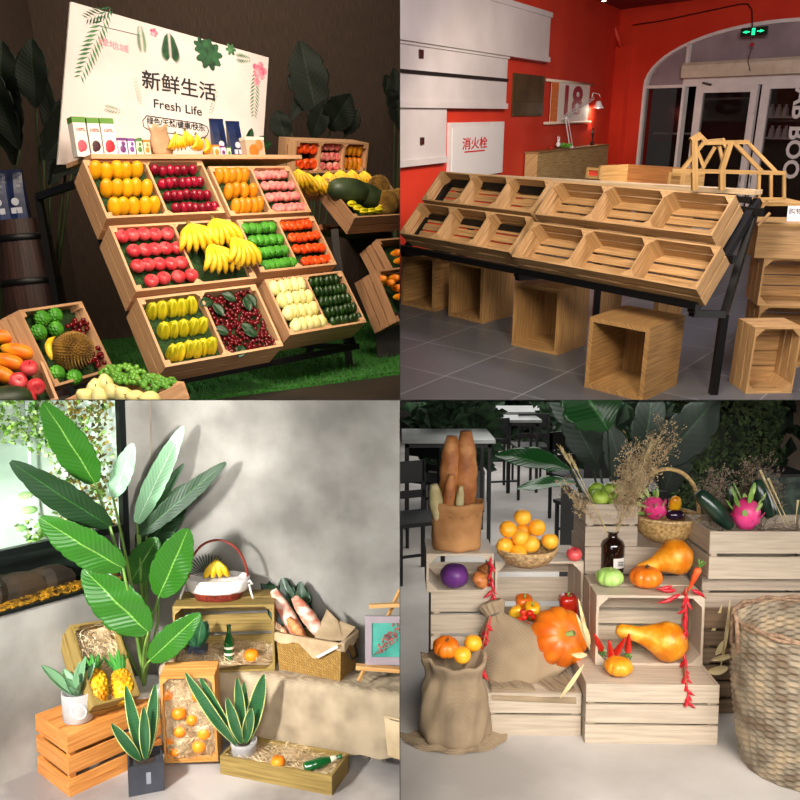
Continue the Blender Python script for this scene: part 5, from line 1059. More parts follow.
# seagrass basket
sgm, n, l, b = nt('seagrass_weave'); tcx = n.new('ShaderNodeTexCoord'); ck = n.new('ShaderNodeTexBrick'); mpx = n.new('ShaderNodeMapping'); mpx.inputs['Rotation'].default_value = (0, 0, .78); l.new(tcx.outputs['UV'], mpx.inputs[0]); l.new(mpx.outputs[0], ck.inputs[0]); ck.inputs['Scale'].default_value = 38; ck.inputs['Mortar Size'].default_value = .035; ck.inputs['Brick Width'].default_value = .9; ck.inputs['Row Height'].default_value = .4
ck.inputs['Color1'].default_value = lin('9c7430'); ck.inputs['Color2'].default_value = lin('b48c46'); ck.inputs['Mortar'].default_value = lin('4a3212'); l.new(ck.outputs[0], b.inputs['Base Color']); bpn = n.new('ShaderNodeBump'); bpn.inputs['Strength'].default_value = .6; bpn.inputs['Distance'].default_value = .004; l.new(ck.outputs['Fac'], bpn.inputs['Height']); bpn.invert = True; l.new(bpn.outputs[0], b.inputs['Normal']); b.inputs['Roughness'].default_value = .7
GP = np.array([-.6789, 4.2242, SB_+.006]); ga_, gd_, gh_ = .40, .2, .2034; GR = R3(-22.9)
gb_ = empty('seagrass_basket', 'rectangular woven seagrass basket holding bread on the bench', 'basket', loc=GP, R=GR)
b = MB(); b.b2((.012, .01, 0), (ga_-.012, gd_-.01, .012)); b.add([(0.012, .01, 0), (ga_-.012, .01, 0), (ga_, 0, gh_), (0, 0, gh_)], [(0, 1, 2, 3)], [[(0, 0), (ga_, 0), (ga_, gh_), (0, gh_)]])
b.add([(ga_-.012, .01, 0), (ga_-.012, gd_-.01, 0), (ga_, gd_, gh_), (ga_, 0, gh_)], [(0, 1, 2, 3)], [[(0, 0), (gd_, 0), (gd_, gh_), (0, gh_)]]); b.add([(ga_-.012, gd_-.01, 0), (.012, gd_-.01, 0), (0, gd_, gh_), (ga_, gd_, gh_)], [(0, 1, 2, 3)], [[(0, 0), (ga_, 0), (ga_, gh_), (0, gh_)]]); b.add([(.012, gd_-.01, 0), (.012, .01, 0), (0, 0, gh_), (0, gd_, gh_)], [(0, 1, 2, 3)], [[(0, 0), (gd_, 0), (gd_, gh_), (0, gh_)]])
b.build('woven_body', sgm, gb_)
MB().tube([(0, 0, gh_), (ga_, 0, gh_), (ga_, gd_, gh_), (0, gd_, gh_), (0, 0, gh_)], .008, 8).build('rim', mat('seagrass_rim', '8a6428', 'b08844', rough=.7, scale=40), gb_, True)
MB().tube([(ga_+.002, gd_*.25, gh_*.85), (ga_+.03, gd_*.35, gh_*.5), (ga_+.03, gd_*.65, gh_*.5), (ga_+.002, gd_*.75, gh_*.85)], .007, 6).build('handle', dk, gb_, True)
lc = MB(); nl_ = 40; V = []
for i in range(nl_+1):
    t = i/nl_*4; k = int(t) % 4; f = t-int(t); cx, cy = [((f*ga_), 0), (ga_, f*gd_), (ga_*(1-f), gd_), (0, gd_*(1-f))][k]; ox, oy = [(0, -1), (1, 0), (0, 1), (-1, 0)][k]
    dr_ = .03+.012*math.sin(i*1.3); V += [(cx*.9+ga_*.05, cy*.9+gd_*.05, gh_-.03), (cx-ox*.01, cy-oy*.01, gh_+.012), (cx+ox*.012, cy+oy*.012, gh_+.01), (cx+ox*.016, cy+oy*.016, gh_-dr_)]
lc.add(V, [(4*i+j, 4*i+4+j, 4*i+5+j, 4*i+1+j) for i in range(nl_) for j in range(3)])
lc.add([(ga_*.28, -.018, gh_+.012), (ga_*.98, -.018, gh_+.005), (ga_*.66, -.022, gh_-.085), (ga_*.60, -.022, gh_-.088)], [(0, 3, 2, 1)])
lc.add([(ga_*.55, gd_*.1, gh_-.01), (ga_*.98, gd_*.2, gh_+.01), (ga_*.98, gd_*.95, gh_+.03), (ga_*.7, gd_*.95, gh_+.055), (ga_*.55, gd_*.9, gh_+.11)], [(0, 1, 2, 3, 4)])
lcl = mat('linen_beige', 'b09470', 'd0b690', rough=.95, scale=8, bump=.25, bscale=60); lo = lc.build('cloth_lining', lcl, gb_, True)
MB().bar((ga_*.67, -.024, gh_-.078), (ga_*.97, -.021, gh_+.0), .014, .001, up=(0, 1, 0)).build('white_trim', linen, gb_)
m_bread = mat('bread_crust', 'b8682c', 'f0c08a', rough=.6, scale=9, bump=.3, bscale=18, c3='d8945a'); m_bread2 = mat('pink_toned_crust', 'd8785a', 'f8dcc8', rough=.6, scale=12, bump=.3, stretch=(1, 1, 2.2)); m_braid = mat('striped_bread', 'd8a060', 'f8ecd0', rough=.6, scale=30, kind='wave')
def bread(a, b, r, label, m, grp='breads in the seagrass basket', name='baguette', rm=None, n=12, lum=.05):
    a, b = np.array(a), np.array(b); pts = [tuple((b-a)*k/n) for k in range(n+1)]; rr = [max(r*.25, r*math.sin(PI*(.06+.88*k/n))**.45*(1+lum*math.sin(k*2.2))) for k in range(n+1)]
    pts = [tuple(np.array(p)*1.0) for p in pts]; return tag(MB().tube(pts, rr, 14).build(name, m, None, True), label, 'bread', grp, loc=a)
gmid = GP+GR @ np.array([0, gd_*.5, 0]); gn = GR @ np.array([0, 1, 0])
def gB(px, py, off=0): return BL.pl(px, py, gmid+gn*off, gn)
bread(gB(307, 648), gB(273, 590), .04, 'long baguette with pinkish crust in seagrass basket, left of two', m_bread2)
bread(gB(325, 640), gB(294, 597), .04, 'long baguette with pinkish crust in seagrass basket, right of two', m_bread2)
bread(gB(292, 646, -.05), gB(273, 622, -.05), .024, 'small striped pale bread roll at left end of the basket', m_braid, name='bread_roll')
bread(gB(304, 640, -.04), gB(288, 618, -.04), .028, 'lumpy golden bread in front of the baguettes in the basket', m_bread, name='bread_loaf', lum=.2)
mons = leafmat('monstera_leaf', '14381a', '3c6a3a', veins=10)
for i, (x0, y0, x1, y1, w) in enumerate([(290, 632, 262, 577, .13), (298, 630, 282, 578, .14), (305, 628, 300, 582, .12)]):
    b = leafmesh(MB(), (0, 0, 0), tuple(gB(x1, y1, .09)-gB(x0, y0, .07)), w, (0, -1, 0), .1, .2, 12, .7, 5, tears=.4); tag(b.build('monstera_leaf', mons, None, True), 'dark green cut leaf behind the baguettes, %s of three' % ['left', 'middle', 'right'][i], 'leaf', 'dark leaves behind the bread', loc=gB(x0, y0, .07))
# easel with picture
EY = 4.05; ep = BL.pl(370, 690, (0, EY, 0), (0, 1, 0)); ez = SB_+.006; e0 = BL.wl(372, (0, EY, ez), (1, 0, 0))
es = empty('table_easel', 'small pale wooden table easel at the right end of the bench', 'easel', loc=e0); We = wood('easel_beech', 'c8904e', 'eaba7c', rough=.45)
def ep_(px, py, dy=0): return tuple(BL.y(px, py, EY+dy)-e0)
MB().bar(ep_(359, 681, -.03), ep_(400, 590, .1), .016).build('leg', We, es); MB().bar(ep_(412, 600, .1), ep_(418, 681, -.03), .016).build('leg', We, es)
MB().bar(ep_(356, 666.5, -.035), ep_(440, 673, -.035), .04, .02).build('ledge', We, es); MB().bar(ep_(369, 606, .0), ep_(440, 603, .0), .022, .02).build('top_bar', We, es); MB().bar(ep_(408, 620, .02), ep_(410, 600, .35), .014).build('rear_leg', We, es)
pf = BL.y(365, 665, EY-.03); pw = BL.y(440, 669, EY-.03)[0]-pf[0]; Hh = BL.y(372, 615, EY+.02)[2]-pf[2]
fr_ = empty('picture_frame', 'lilac grey framed picture of dried flowers on teal, on the easel', 'picture', loc=pf, R=rotm('X', -.16))
lil = mat('lilac_frame', '9a8a90', 'b0a0a4', rough=.5, scale=4)
MB().b2((0, 0, 0), (pw, .018, .04)).b2((0, 0, Hh-.035), (pw, .018, Hh)).b2((0, 0, .04), (.035, .018, Hh-.035)).b2((pw-.035, 0, .04), (pw, .018, Hh-.035)).build('frame', lil, fr_)
MB().b2((.035, .006, .04), (pw-.035, .012, Hh-.035)).build('teal_backing', mat('teal_paint', '2a8a7a', '5ab8a4', rough=.4, scale=6), fr_); fl = MB(); fl2 = MB()
for i in range(60): x = .07+rnd.random()*.11; z = .07+(x-.07)*1.1+rnd.uniform(-.02, .03)*(1+(x*6)); fl.ell((x, .003, z), (.006, .003, .006), 6, 4)
fl.tube([(.045, .002, .05), (.09, .002, .1), (.15, .002, .17)], .002, 4).tube([(.045, .002, .05), (.1, .002, .08), (.17, .002, .13)], .002, 4); fl.build('dried_flowers', mat('dried_maroon', '7a2a30', 'c08070', rough=.8, scale=30), fr_); pass
# canvas pocket at right edge
cpx = BL.pl(384, 716, b1-bnrm*.03, bnrm); b = MB(); V = []
for j in range(9):
    for i in range(9): t = i/8; s = j/8; V.append((.2*t*(1-.2*s)+.02*s, -.05*math.sin(PI*t)*(.4+.6*math.sin(PI*min(1, s+.25))), -.21*s))
b.add(V, [(j*9+i, j*9+9+i, j*9+10+i, j*9+i+1) for j in range(8) for i in range(8)]); b.tube([(0, 0, 0), (.1, -.03, .004), (.2, 0, 0)], .006, 6)
tag(b.build('canvas_pocket', mat('canvas_beige', 'b89e78', 'd8c29c', rough=.9, scale=5, bump=.2), None, True), 'rounded beige canvas pouch hanging on the burlap at the right edge', 'pouch', loc=cpx, R=basis(bdir, bnrm, zv))
# ---- potted succulents and snake plants
potw = mat('white_cement_pot', '96928f', 'bab6b2', rough=.7, scale=7); zt = FB+.3328*KF
c0 = BL.wl(73.5, (0, 4.05, zt), (1, 0, 0)); sp = BL.z(73, 726, zt); c0 = sp+np.array([0, .07, 0.002])
agl = leafmat('pale_agave_leaf', '6a9068', 'a8c8a0', veins=2); o = empty('potted_succulent', 'pale agave-like succulent in round white cement pot on orange crate', 'potted plant', loc=c0)
MB().lathe([(.068, 0), (.074, .005), (.078, .15), (.07, .15), (.066, .13), (.001, .125)], 28).build('pot', potw, o, True)
MB().lathe([(.035, -.0785), (.04, -.0790), (.04, -.0795), (.034, -.0795)], 20, rot=rotm('X', -PI/2) @ np.diag([1, 1, 1]), c=(.035, 0, .075), close=False).build('round_emblem', linen, o, True)
for i, (dx, dy, dz, w) in enumerate([(-.17, -.03, .16, .07), (-.05, -.04, .10, .06), (.06, .0, .2, .07), (.09, .04, .15, .06), (-.02, -.07, .07, .07), (.0, .05, .15, .05), (.05, -.06, .09, .06), (-.09, .05, .11, .06), (.02, -.02, .13, .06)]):
    leafmesh(MB(), (dx*.12, dy*.12, .125), (dx, dy, .13+dz), w, (-dx, -.1-dy, .15), -.12, .5, 10, .75, 4).build('leaf', agl, o, True)
m_sv, n, l, b = nt('snake_plant_leaf'); tcx = n.new('ShaderNodeTexCoord'); sx_ = n.new('ShaderNodeSeparateXYZ'); l.new(tcx.outputs['UV'], sx_.inputs[0]); q1_ = n.new('ShaderNodeMath'); q1_.operation = 'SUBTRACT'; l.new(sx_.outputs[1], q1_.inputs[0]); q1_.inputs[1].default_value = .5; q2_ = n.new('ShaderNodeMath'); q2_.operation = 'ABSOLUTE'; l.new(q1_.outputs[0], q2_.inputs[0])
rr_ = n.new('ShaderNodeValToRGB'); rr_.color_ramp.interpolation = 'LINEAR'; l.new(q2_.outputs[0], rr_.inputs[0]); rr_.color_ramp.elements[0].position = .40; rr_.color_ramp.elements[0].color = lin('2f6238'); rr_.color_ramp.elements[1].position = .45; rr_.color_ramp.elements[1].color = lin('dce08a')
nz_ = n.new('ShaderNodeTexWave'); nz_.inputs['Scale'].default_value = 9; nz_.inputs['Distortion'].default_value = 8; l.new(tcx.outputs['UV'], nz_.inputs[0]); mx = n.new('ShaderNodeMixRGB'); mx.blend_type = 'MULTIPLY'; mx.inputs[0].default_value = .35; l.new(rr_.outputs[0], mx.inputs[1]); l.new(nz_.outputs[0], mx.inputs[2]); l.new(mx.outputs[0], b.inputs['Base Color']); b.inputs['Roughness'].default_value = .35
def snake(label, loc, R, potf_, potm, lv, h0, smooth, name='potted_snake_plant'):
    o = empty(name, label, 'potted plant', None, loc, R); potf_.build('pot', potm, o, smooth); MB().lathe([(.05, h0-.012), (.001, h0-.006)], 14).build('soil', mat('potting_soil', '1c1410', '38281c', rough=.95, scale=40), o.children[0])
    for (dx, dy, dz, w, bw) in lv: leafmesh(MB(), (dx*.15, dy*.15, h0-.01), (dx, dy, h0+dz), w, (-.2*dx, -1, .1), bw, .35, 16, .62, 4, curl=.6).build('leaf', m_sv, o, True)
    return o
s1 = BL.z(141, 794, FB); s1 = s1+np.array([0, .08, .001])
dks = mat('charcoal_square_pot', '2c2e34', '3c3e46', rough=.6, scale=5)
pm_ = MB().box((0, 0, .07), (.155, .155, .14)); pm_ = MB(); hh = .15
for (x0, x1, y0, y1) in ((-.085, .085, -.085, -.075), (-.085, .085, .075, .085), (-.085, -.075, -.075, .075), (.075, .085, -.075, .075)): pm_.b2((x0, y0, 0), (x1, y1, hh))
pm_.b2((-.075, -.075, .0), (.075, .075, hh-.02))
o = snake('snake plant in charcoal square pot on floor before the orange crate', s1, rz(.35), pm_, dks, [(-.15, -.06, .23, .055, .05), (-.08, 0, .38, .06, .1), (.06, .02, .37, .06, -.08), (.0, -.04, .28, .055, .05), (.07, .04, .30, .055, -.1), (-.02, .03, .2, .05, .1)], hh-.005, False)
text('BLOOM', .03, linen, Matrix.Translation((-.03, -.086, .085)) @ Matrix.Rotation(PI/2, 4, 'X') @ Matrix.Rotation(PI/2, 4, 'Z') if False else Matrix.Translation((-.03, -.0862, .085)) @ Matrix.Rotation(PI/2, 4, 'Y') @ Matrix.Rotation(PI/2, 4, 'X'), 'label_print', o, bold=0) if False else None
MB().b2((.0, -.0862, .05), (.022, -.0852, .11)).build('printed_mark', mat('grey_print', '8a8c92', rough=.7), o)
s2 = inpx(TC, RTc, 244, 764, .03)+np.array([0, .01, 0])
o = snake('tall snake plant in pale round pot standing in the low tray', s2, rz(0), MB().lathe([(.06, 0), (.066, .1), (.07, .125), (.062, .125), (.058, .11)], 26), potw, [(-.27, -.10, .40, .06, .16), (-.21, -.06, .37, .055, .12), (-.02, -.03, .36, .06, -.04), (.11, .02, .36, .085, -.1), (-.07, -.06, .26, .06, .06), (.05, -.03, .2, .06, -.06), (.0, .04, .3, .055, .0)], .12, True)
# ---- the big bird-of-paradise plant
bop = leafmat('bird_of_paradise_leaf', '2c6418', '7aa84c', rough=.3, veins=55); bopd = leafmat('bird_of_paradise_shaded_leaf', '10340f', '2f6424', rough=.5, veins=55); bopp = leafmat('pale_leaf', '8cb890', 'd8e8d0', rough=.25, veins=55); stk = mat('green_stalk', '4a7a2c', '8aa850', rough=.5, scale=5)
PB = BL.wl(146, (0, 4.25, FB), (1, 0, 0)); o = empty('bird_of_paradise_plant', 'tall bird of paradise plant with huge green leaves in the corner', 'plant', loc=PB)
MB().lathe([(.10, 0), (.15, .06), (.16, .2), (.13, .32), (.115, .34), (.10, .33)], 26).build('pot', mat('pale_vase', 'c8c4c0', 'e0dcd8', rough=.4, scale=4), o, True)
top = np.array([0, 0, .33])
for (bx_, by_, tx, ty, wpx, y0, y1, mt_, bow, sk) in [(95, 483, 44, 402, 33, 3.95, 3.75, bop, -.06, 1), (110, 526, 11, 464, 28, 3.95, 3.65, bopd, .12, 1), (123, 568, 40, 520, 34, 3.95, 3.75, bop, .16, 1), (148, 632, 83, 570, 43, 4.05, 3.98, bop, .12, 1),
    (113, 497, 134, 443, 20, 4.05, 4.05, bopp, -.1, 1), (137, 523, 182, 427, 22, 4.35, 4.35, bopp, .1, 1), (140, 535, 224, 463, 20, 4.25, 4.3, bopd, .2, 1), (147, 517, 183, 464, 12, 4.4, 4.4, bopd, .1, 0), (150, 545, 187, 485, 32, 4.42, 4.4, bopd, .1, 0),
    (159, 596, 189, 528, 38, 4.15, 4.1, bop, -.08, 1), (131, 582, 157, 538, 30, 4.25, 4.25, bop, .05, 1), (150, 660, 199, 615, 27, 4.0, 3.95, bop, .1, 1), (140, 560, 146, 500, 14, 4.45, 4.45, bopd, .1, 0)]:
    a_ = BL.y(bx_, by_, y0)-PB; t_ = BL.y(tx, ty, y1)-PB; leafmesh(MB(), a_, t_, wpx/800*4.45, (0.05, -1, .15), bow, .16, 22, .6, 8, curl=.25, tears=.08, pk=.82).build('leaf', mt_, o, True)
    MB().tube([tuple(top+(a_-top)*np.array([(k/8)**1.7, (k/8)**1.3, k/8])) for k in range(9)], [.013-.007*k/8 for k in range(9)], 8).build('stalk', stk, o, True)
for (x, y, tx, ty) in [(128, 690, 122, 640), (152, 690, 158, 620)]:
    MB().tube([tuple(top), tuple(BL.y(tx, ty, 4.3)-PB), tuple(BL.y(tx+2, ty-50, 4.3)-PB)], .007, 6).build('stalk', stk, o, True)

# =================================================================== booth 4 (lower right): harvest crates in front of a cafe
ROOM = BR
FR = -1.93
mb = MB(); mb.b2((-.5, 1.5, FR-.02), (16, 40, FR)); struct('floor', mb, mat('pale_cement_floor', 'a49e98', 'ccc6c0', rough=.6, scale=1.4, detail=8, bump=.05))
mb = MB(); mb.b2((-.5, 22, FR), (16, 22.1, 3)); struct('wall_back', mb, mat('dark_cafe_wall', '1a1a1a', '303432', rough=.9, scale=2))
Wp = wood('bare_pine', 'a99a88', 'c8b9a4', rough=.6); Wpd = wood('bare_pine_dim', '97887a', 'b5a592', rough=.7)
Z_ = BR.z; Yb = BR.y
def ocrate(label, fl_, yw, dims, m=Wp, rows=2, grp=None, **k):
    """crate on its side with the opening to the front; fl_ = front lower left corner"""
    a, d, h = dims; R = R3(yw); O = np.array(fl_)+R @ np.array([0, d, 0]); crate('wooden_crate', label, a, h, d, m, O, R @ basis((1, 0, 0), (0, 0, 1), (0, -1, 0)), rows=rows, gap=.014, slats=k.get('slats', 4), sgap=k.get('sgap', .016), blk=.045, tri=True, group=grp)
    return np.array(fl_), R, dims
fA = Z_(585, 743, FR); dA = 136/800*np.hypot(fA[1], fA[2])*.98
flipcrate('wooden_crate', 'large pale crate at the bottom right centre carrying the gourd crate', fA, -1.5, (.60, .36, .283), Wp, group='lower closed pale crates', gap=.012, slats=1, sgap=0)
fB_ = Z_(485, 735, FR); flipcrate('wooden_crate', 'smaller pale crate at the bottom left centre under the burlap', fB_+np.array([0, .0, 0]), -1, (.445, .36, .205), Wp, rows=2, group='lower closed pale crates', gap=.012, slats=1, sgap=0)
zA = FR+.284; zB = FR+.206
fC = Z_(595, 665, zA); CC_, RC_, dC = ocrate('pale open crate holding a long gourd, stacked on the bottom right crate', fC, -1.5, (.51, .3, .345))
fD = Z_(497, 664, zB); hD = float(BR.pl(497, 569, fD, (0, 1, 0))[2]-zB); CD_, RD_, dD = ocrate('pale open crate behind the big pumpkin, under the orange bowl', fD+np.array([0, .12, 0]), 1, (.455, .3, hD), sgap=.03, slats=3)
zC = zA+.346; zD = zB+hD
# left stack
fE = Z_(433, 652, FR+.12) ; eY = fD[1]+.05
def front(px, py, Y): return BR.y(px, py, Y)
e1 = front(433, 629, eY); zE0 = e1[2]; e2 = front(431, 592.5, eY); e3 = front(424.5, 553.5, eY)
wE = front(494, 600, eY)[0]-e2[0]
flipcrate('wooden_crate', 'pale closed crate at the left, lower of two under the paper bag', (e2[0], eY, FR), 0, (wE, .3, e2[2]-FR), Wp, rows=5, gap=.016, group=None, slats=1)
ocrate('pale open crate with purple cabbage and onion, topmost at the left', (e3[0]+.01, eY, e2[2]+.001), 0, (wE+.02, .27, e3[2]-e2[2]-.002), rows=1, slats=2, sgap=.05)
zE = e3[2]
# backing crates
gY = fC[1]+.34
g0 = front(584, 600, gY); g1 = front(584, 547, gY); gw = front(688, 560, gY)[0]-g0[0]
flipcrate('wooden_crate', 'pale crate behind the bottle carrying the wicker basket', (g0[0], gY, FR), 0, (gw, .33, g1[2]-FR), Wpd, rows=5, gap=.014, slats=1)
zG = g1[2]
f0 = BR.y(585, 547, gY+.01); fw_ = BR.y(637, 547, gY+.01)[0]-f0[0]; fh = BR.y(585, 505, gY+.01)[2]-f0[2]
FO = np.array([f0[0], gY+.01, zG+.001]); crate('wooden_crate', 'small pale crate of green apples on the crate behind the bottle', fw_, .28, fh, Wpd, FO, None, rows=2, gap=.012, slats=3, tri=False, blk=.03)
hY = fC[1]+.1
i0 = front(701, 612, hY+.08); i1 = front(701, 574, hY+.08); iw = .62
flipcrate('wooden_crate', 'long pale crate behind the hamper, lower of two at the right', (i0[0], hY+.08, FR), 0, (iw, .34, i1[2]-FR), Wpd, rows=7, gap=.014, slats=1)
h0 = front(706.5, 573.5, hY); h1 = front(709.5, 526, hY)
HO = np.array([h0[0]+.01, hY, i1[2]+.001]); hH = h1[2]-h0[2]
crate('wooden_crate', 'pale open-topped crate with dragon fruit and cucumbers at the right', .62, .34, hH, Wp, HO, None, rows=2, gap=.018, slats=4, tri=False, blk=.03)
# ---- fruit makers
def ribbed(r, h, k, m, stemm, name, amp=.13, stem=True, n=20):
    def f():
        def fr(a, t, q): return q*(1-amp*(1-abs(math.sin(a*k/2))**.45)), 0
        pr = [(max(.002, r*math.sin(PI*i/n)**.86), -h/2*math.cos(PI*i/n)+(-.0*h if i > n/2 else .05*h*abs(math.cos(PI*i/n))**9)*-1*(1 if i > n/2 else -1)) for i in range(n+1)]
        pr = [(q, z-(.10*h*max(0, (i/n-.82)*5.5)**2 if i > n*.82 else 0)) for i, (q, z) in enumerate(pr)]
        o = MB().lathe(pr, k*8, fr).build(name, m, None, True)
        if stem: MB().tube([(0, 0, h*.26), (r*.03, 0, h*.42), (r*.12, 0, h*.56)], [r*.16, r*.09, r*.1], 7).build('stem', stemm, o, True)
        return o
    return f
m_pump = mat('pumpkin_skin', 'cc5a08', 'ec8218', rough=.4, scale=7, bump=.1, sss=.05); m_pst = mat('green_stem', '6a8a3a', 'a8b86a', rough=.7, scale=20); m_gpump = mat('pale_green_pumpkin', '8ab84c', 'b8dc80', rough=.4, scale=9); m_ypump = mat('yellow_pumpkin', 'dc7c08', 'f0a428', rough=.4, scale=9, bump=.2, bscale=40)
def single(o, label, cat, loc, R=None, s=1, grp=None, sub=None):
    tag(o, label, cat, grp); place(o, loc, R, s); return o
bpz = front(559, 637, fD[1]-.06); single(ribbed(.165, .25, 10, m_pump, m_pst, 'pumpkin')(), 'large orange ribbed pumpkin tilted with pale green stem to the front', 'pumpkin', bpz, rz(.1) @ rotm('X', 1.05) @ rotm('Y', .15), .9)
single(ribbed(.07, .09, 8, m_gpump, m_pst, 'pumpkin')(), 'small pale green pumpkin on top of the gourd crate', 'pumpkin', Z_(611, 588, zC)+np.array([0, .03, .045]), rz(0), .98)
single(ribbed(.08, .105, 9, m_pump, brown, 'pumpkin')(), 'medium orange pumpkin on the gourd crate beside the green one', 'pumpkin', Z_(648, 590, zC)+np.array([0, .04, .052]), rz(0))
single(ribbed(.066, .085, 8, m_ypump, brown, 'pumpkin', stem=False)(), 'small yellow-orange pumpkin on the ledge in front of the gourd crate', 'pumpkin', Z_(620, 678, zA)+np.array([0, .03, .043]), rz(0))
def gourd(L, r1, r2, m, bend=.0, name='gourd'):
    P = []; R_ = []
    for k in range(15):
        t = k/14; P.append((L*t, bend*math.sin(PI*t), .02*math.sin(t*2))); R_.append(r2*.8 if k == 0 else (r2+(r1-r2)*max(0, min(1, (t-.25)/.4))**1.4 if t < .72 else r1*math.cos((t-.72)/.285*PI/2)**.6+.002))
    R_[0] = r2*.5; return MB().tube(P, R_, 20).build(name, m, None, True)
m_gourd = mat('gourd_skin', 'cc7008', 'f0b040', rough=.4, scale=14, bump=.4, bscale=34, c3='e08c14')
def between(o, a, b, L, label, cat, grp=None, up=(0, 0, 1), wr=1):
    a, b = np.array(a), np.array(b); x = unit(b-a); y = unit(np.cross(up, x)); z = np.cross(x, y); k = np.linalg.norm(b-a)/L; tag(o, label, cat, grp); place(o, a, basis(x, y, z), (k, k*wr, k*wr))
between(gourd(.32, .085, .032, m_gourd), front(636, 572, fC[1]+.17), front(694, 556, fC[1]+.15), .32, 'warty orange gourd lying on top of the gourd crate', 'gourd', wr=1.15)
between(gourd(.34, .095, .036, m_gourd), front(616, 630, fC[1]+.06), front(687, 652, fC[1]+.0), .34, 'long yellow-orange gourd inside the open crate', 'gourd', wr=1.0)
single(ribbed(.055, .07, 8, m_gpump, m_pst, 'pumpkin')(), 'pale green pumpkin half hidden behind the long gourd', 'pumpkin', Z_(638, 645, zA+.014)+np.array([0, .06, .04]))
# chillies / carrots with stems inside crate C
m_red = mat('red_pepper_skin', 'a8140c', 'd8301c', rough=.25, scale=9, coat=.3); m_car = mat('carrot_skin', 'd03c14', 'ee6a2c', rough=.4, scale=14)
def mk_carrot(m, name='carrot', L=.13, r=.02, green=True):
    def f():
        o = MB().tube([(0, 0, -L*k/8) for k in range(9)], [r*.6]+[r*(1-.75*(k/8)**1.3) for k in range(1, 9)], 12).build(name, m, None, True)
        if green:
            for i in range(6): a = i*1.05; MB().tube([(0, 0, -.002), (.008*math.cos(a), .008*math.sin(a), .02), (.02*math.cos(a), .02*math.sin(a), .04)], [.003, .004, .003], 5).build('green_top', mat('leafy_top', '3c7a24', '8ab84c', rough=.6, scale=30), o, True)
        return o
    return f
P_['rootr'] = Proto(mk_carrot(m_red, 'red_carrot')); P_['carrot'] = Proto(mk_carrot(m_car))
for i, (x, y, an) in enumerate([(601, 650, 2.7), (615, 655, 3.4), (628, 652, 3.0), (611, 658, 2.9)]):
    put('rootr', 'red_carrot', 'red root vegetable with green top inside the gourd crate, %s' % ['leftmost', 'middle', 'rightmost', 'front one'][i], 'vegetable', front(x, y, fC[1]+(.03 if i < 3 else -.02)), rotm('Y', an-PI+PI) @ rotm('X', -.5), 1.0, 'red roots in the gourd crate')
put('carrot', 'carrot', 'short orange-red carrot with green tip on the right corner of the gourd crate', 'carrot', front(699, 568, fC[1]+.03), rotm('Y', .35) @ rotm('X', .1), .95)
# bottle with dried flowers
bpos = Z_(617, 578, zC)+np.array([0, .10, 0]); bo_ = empty('amber_bottle', 'dark amber glass bottle with white label holding dried stems', 'bottle', loc=bpos)
amb = mat('amber_glass', '140806', '241008', rough=.06, scale=3, coat=.8); r_ = .062; H_ = .215
MB().lathe([(r_*.9, 0), (r_, .01), (r_, H_*.68), (r_*.85, H_*.78), (r_*.42, H_*.86), (r_*.4, H_*.97), (r_*.5, H_*.975), (r_*.5, H_), (r_*.36, H_), (r_*.34, H_*.86)], 28).build('glass', amb, bo_, True)
lb = MB(); V = []
for k in range(9): a = -PI/2-.15+k*.14; V += [((r_+.001)*math.cos(a), (r_+.001)*math.sin(a), .035), ((r_+.001)*math.cos(a), (r_+.001)*math.sin(a), .088)]
lb.add(V, [(2*k, 2*k+2, 2*k+3, 2*k+1) for k in range(8)]).build('label', mat('white_paper_label', 'd8d4cc', rough=.7), bo_, True)
for z in (.05, .058, .068): MB().b2((.012, -r_-.0022, z), (.042, -r_*.95, z+.0035)).build('printed_line', mat('label_grey', '6a6a6a', rough=.8), bo_)
dry = mat('dried_grass', '8a7454', 'c8b088', rough=.9, scale=20, isl=.2); wheat = mat('wheat_ear', 'b09a6a', 'd8c898', rough=.8, scale=30)
def dried(o, base, tips, nb, spread, r=.0014, blob=.005, m=dry, nm3='dried_flower_spray'):
    b = MB()
    for (tx, ty, tz) in tips:
        b.tube([(base[0], base[1], base[2]), (base[0]*.6+tx*.4, base[1]*.6+ty*.4, base[2]*.55+tz*.45), (tx, ty, tz)], r, 4, cap=False)
        for i in range(nb):
            t = .45+.55*rnd.random(); x, y, z = [base[k]*(1-t)+(tx, ty, tz)[k]*t for k in range(3)]; ex, ey, ez = x+rnd.gauss(0, spread), y+rnd.gauss(0, spread*.6), z+rnd.gauss(0, spread)+.02
            b.tube([(x, y, z), (ex, ey, ez)], r*.45, 3, cap=False)
            for q in range(4): s = blob*rnd.uniform(.4, 1); u_, v_, w_ = ex+rnd.gauss(0, .007), ey+rnd.gauss(0, .007), ez+rnd.gauss(0, .007); b.add([(u_-s, v_, w_), (u_+s, v_, w_), (u_, v_-s*.6, w_+s*1.4), (u_, v_+s, w_-s)], [(0, 1, 2), (1, 3, 2), (3, 0, 2), (0, 3, 1)])
    return b.build(nm3, m, o)
def rp(px, py, dy=0): return tuple(BR.y(px, py, bpos[1]+dy)-bpos)
so = empty('dried_bouquet', 'spray of dried flowers and wheat ears standing in the amber bottle', 'dried flowers', loc=bpos)
dried(so, (0, 0, .17), [rp(640, 475), rp(632, 448), rp(652, 440), rp(665, 425), rp(650, 460), rp(675, 440), rp(640, 500), rp(628, 470), rp(646, 450), rp(634, 485)], 95, .03).name = 'dried_flower_spray'
dried(so, (0, 0, .17), [rp(560, 485), rp(572, 500), rp(565, 492)], 26, .018)
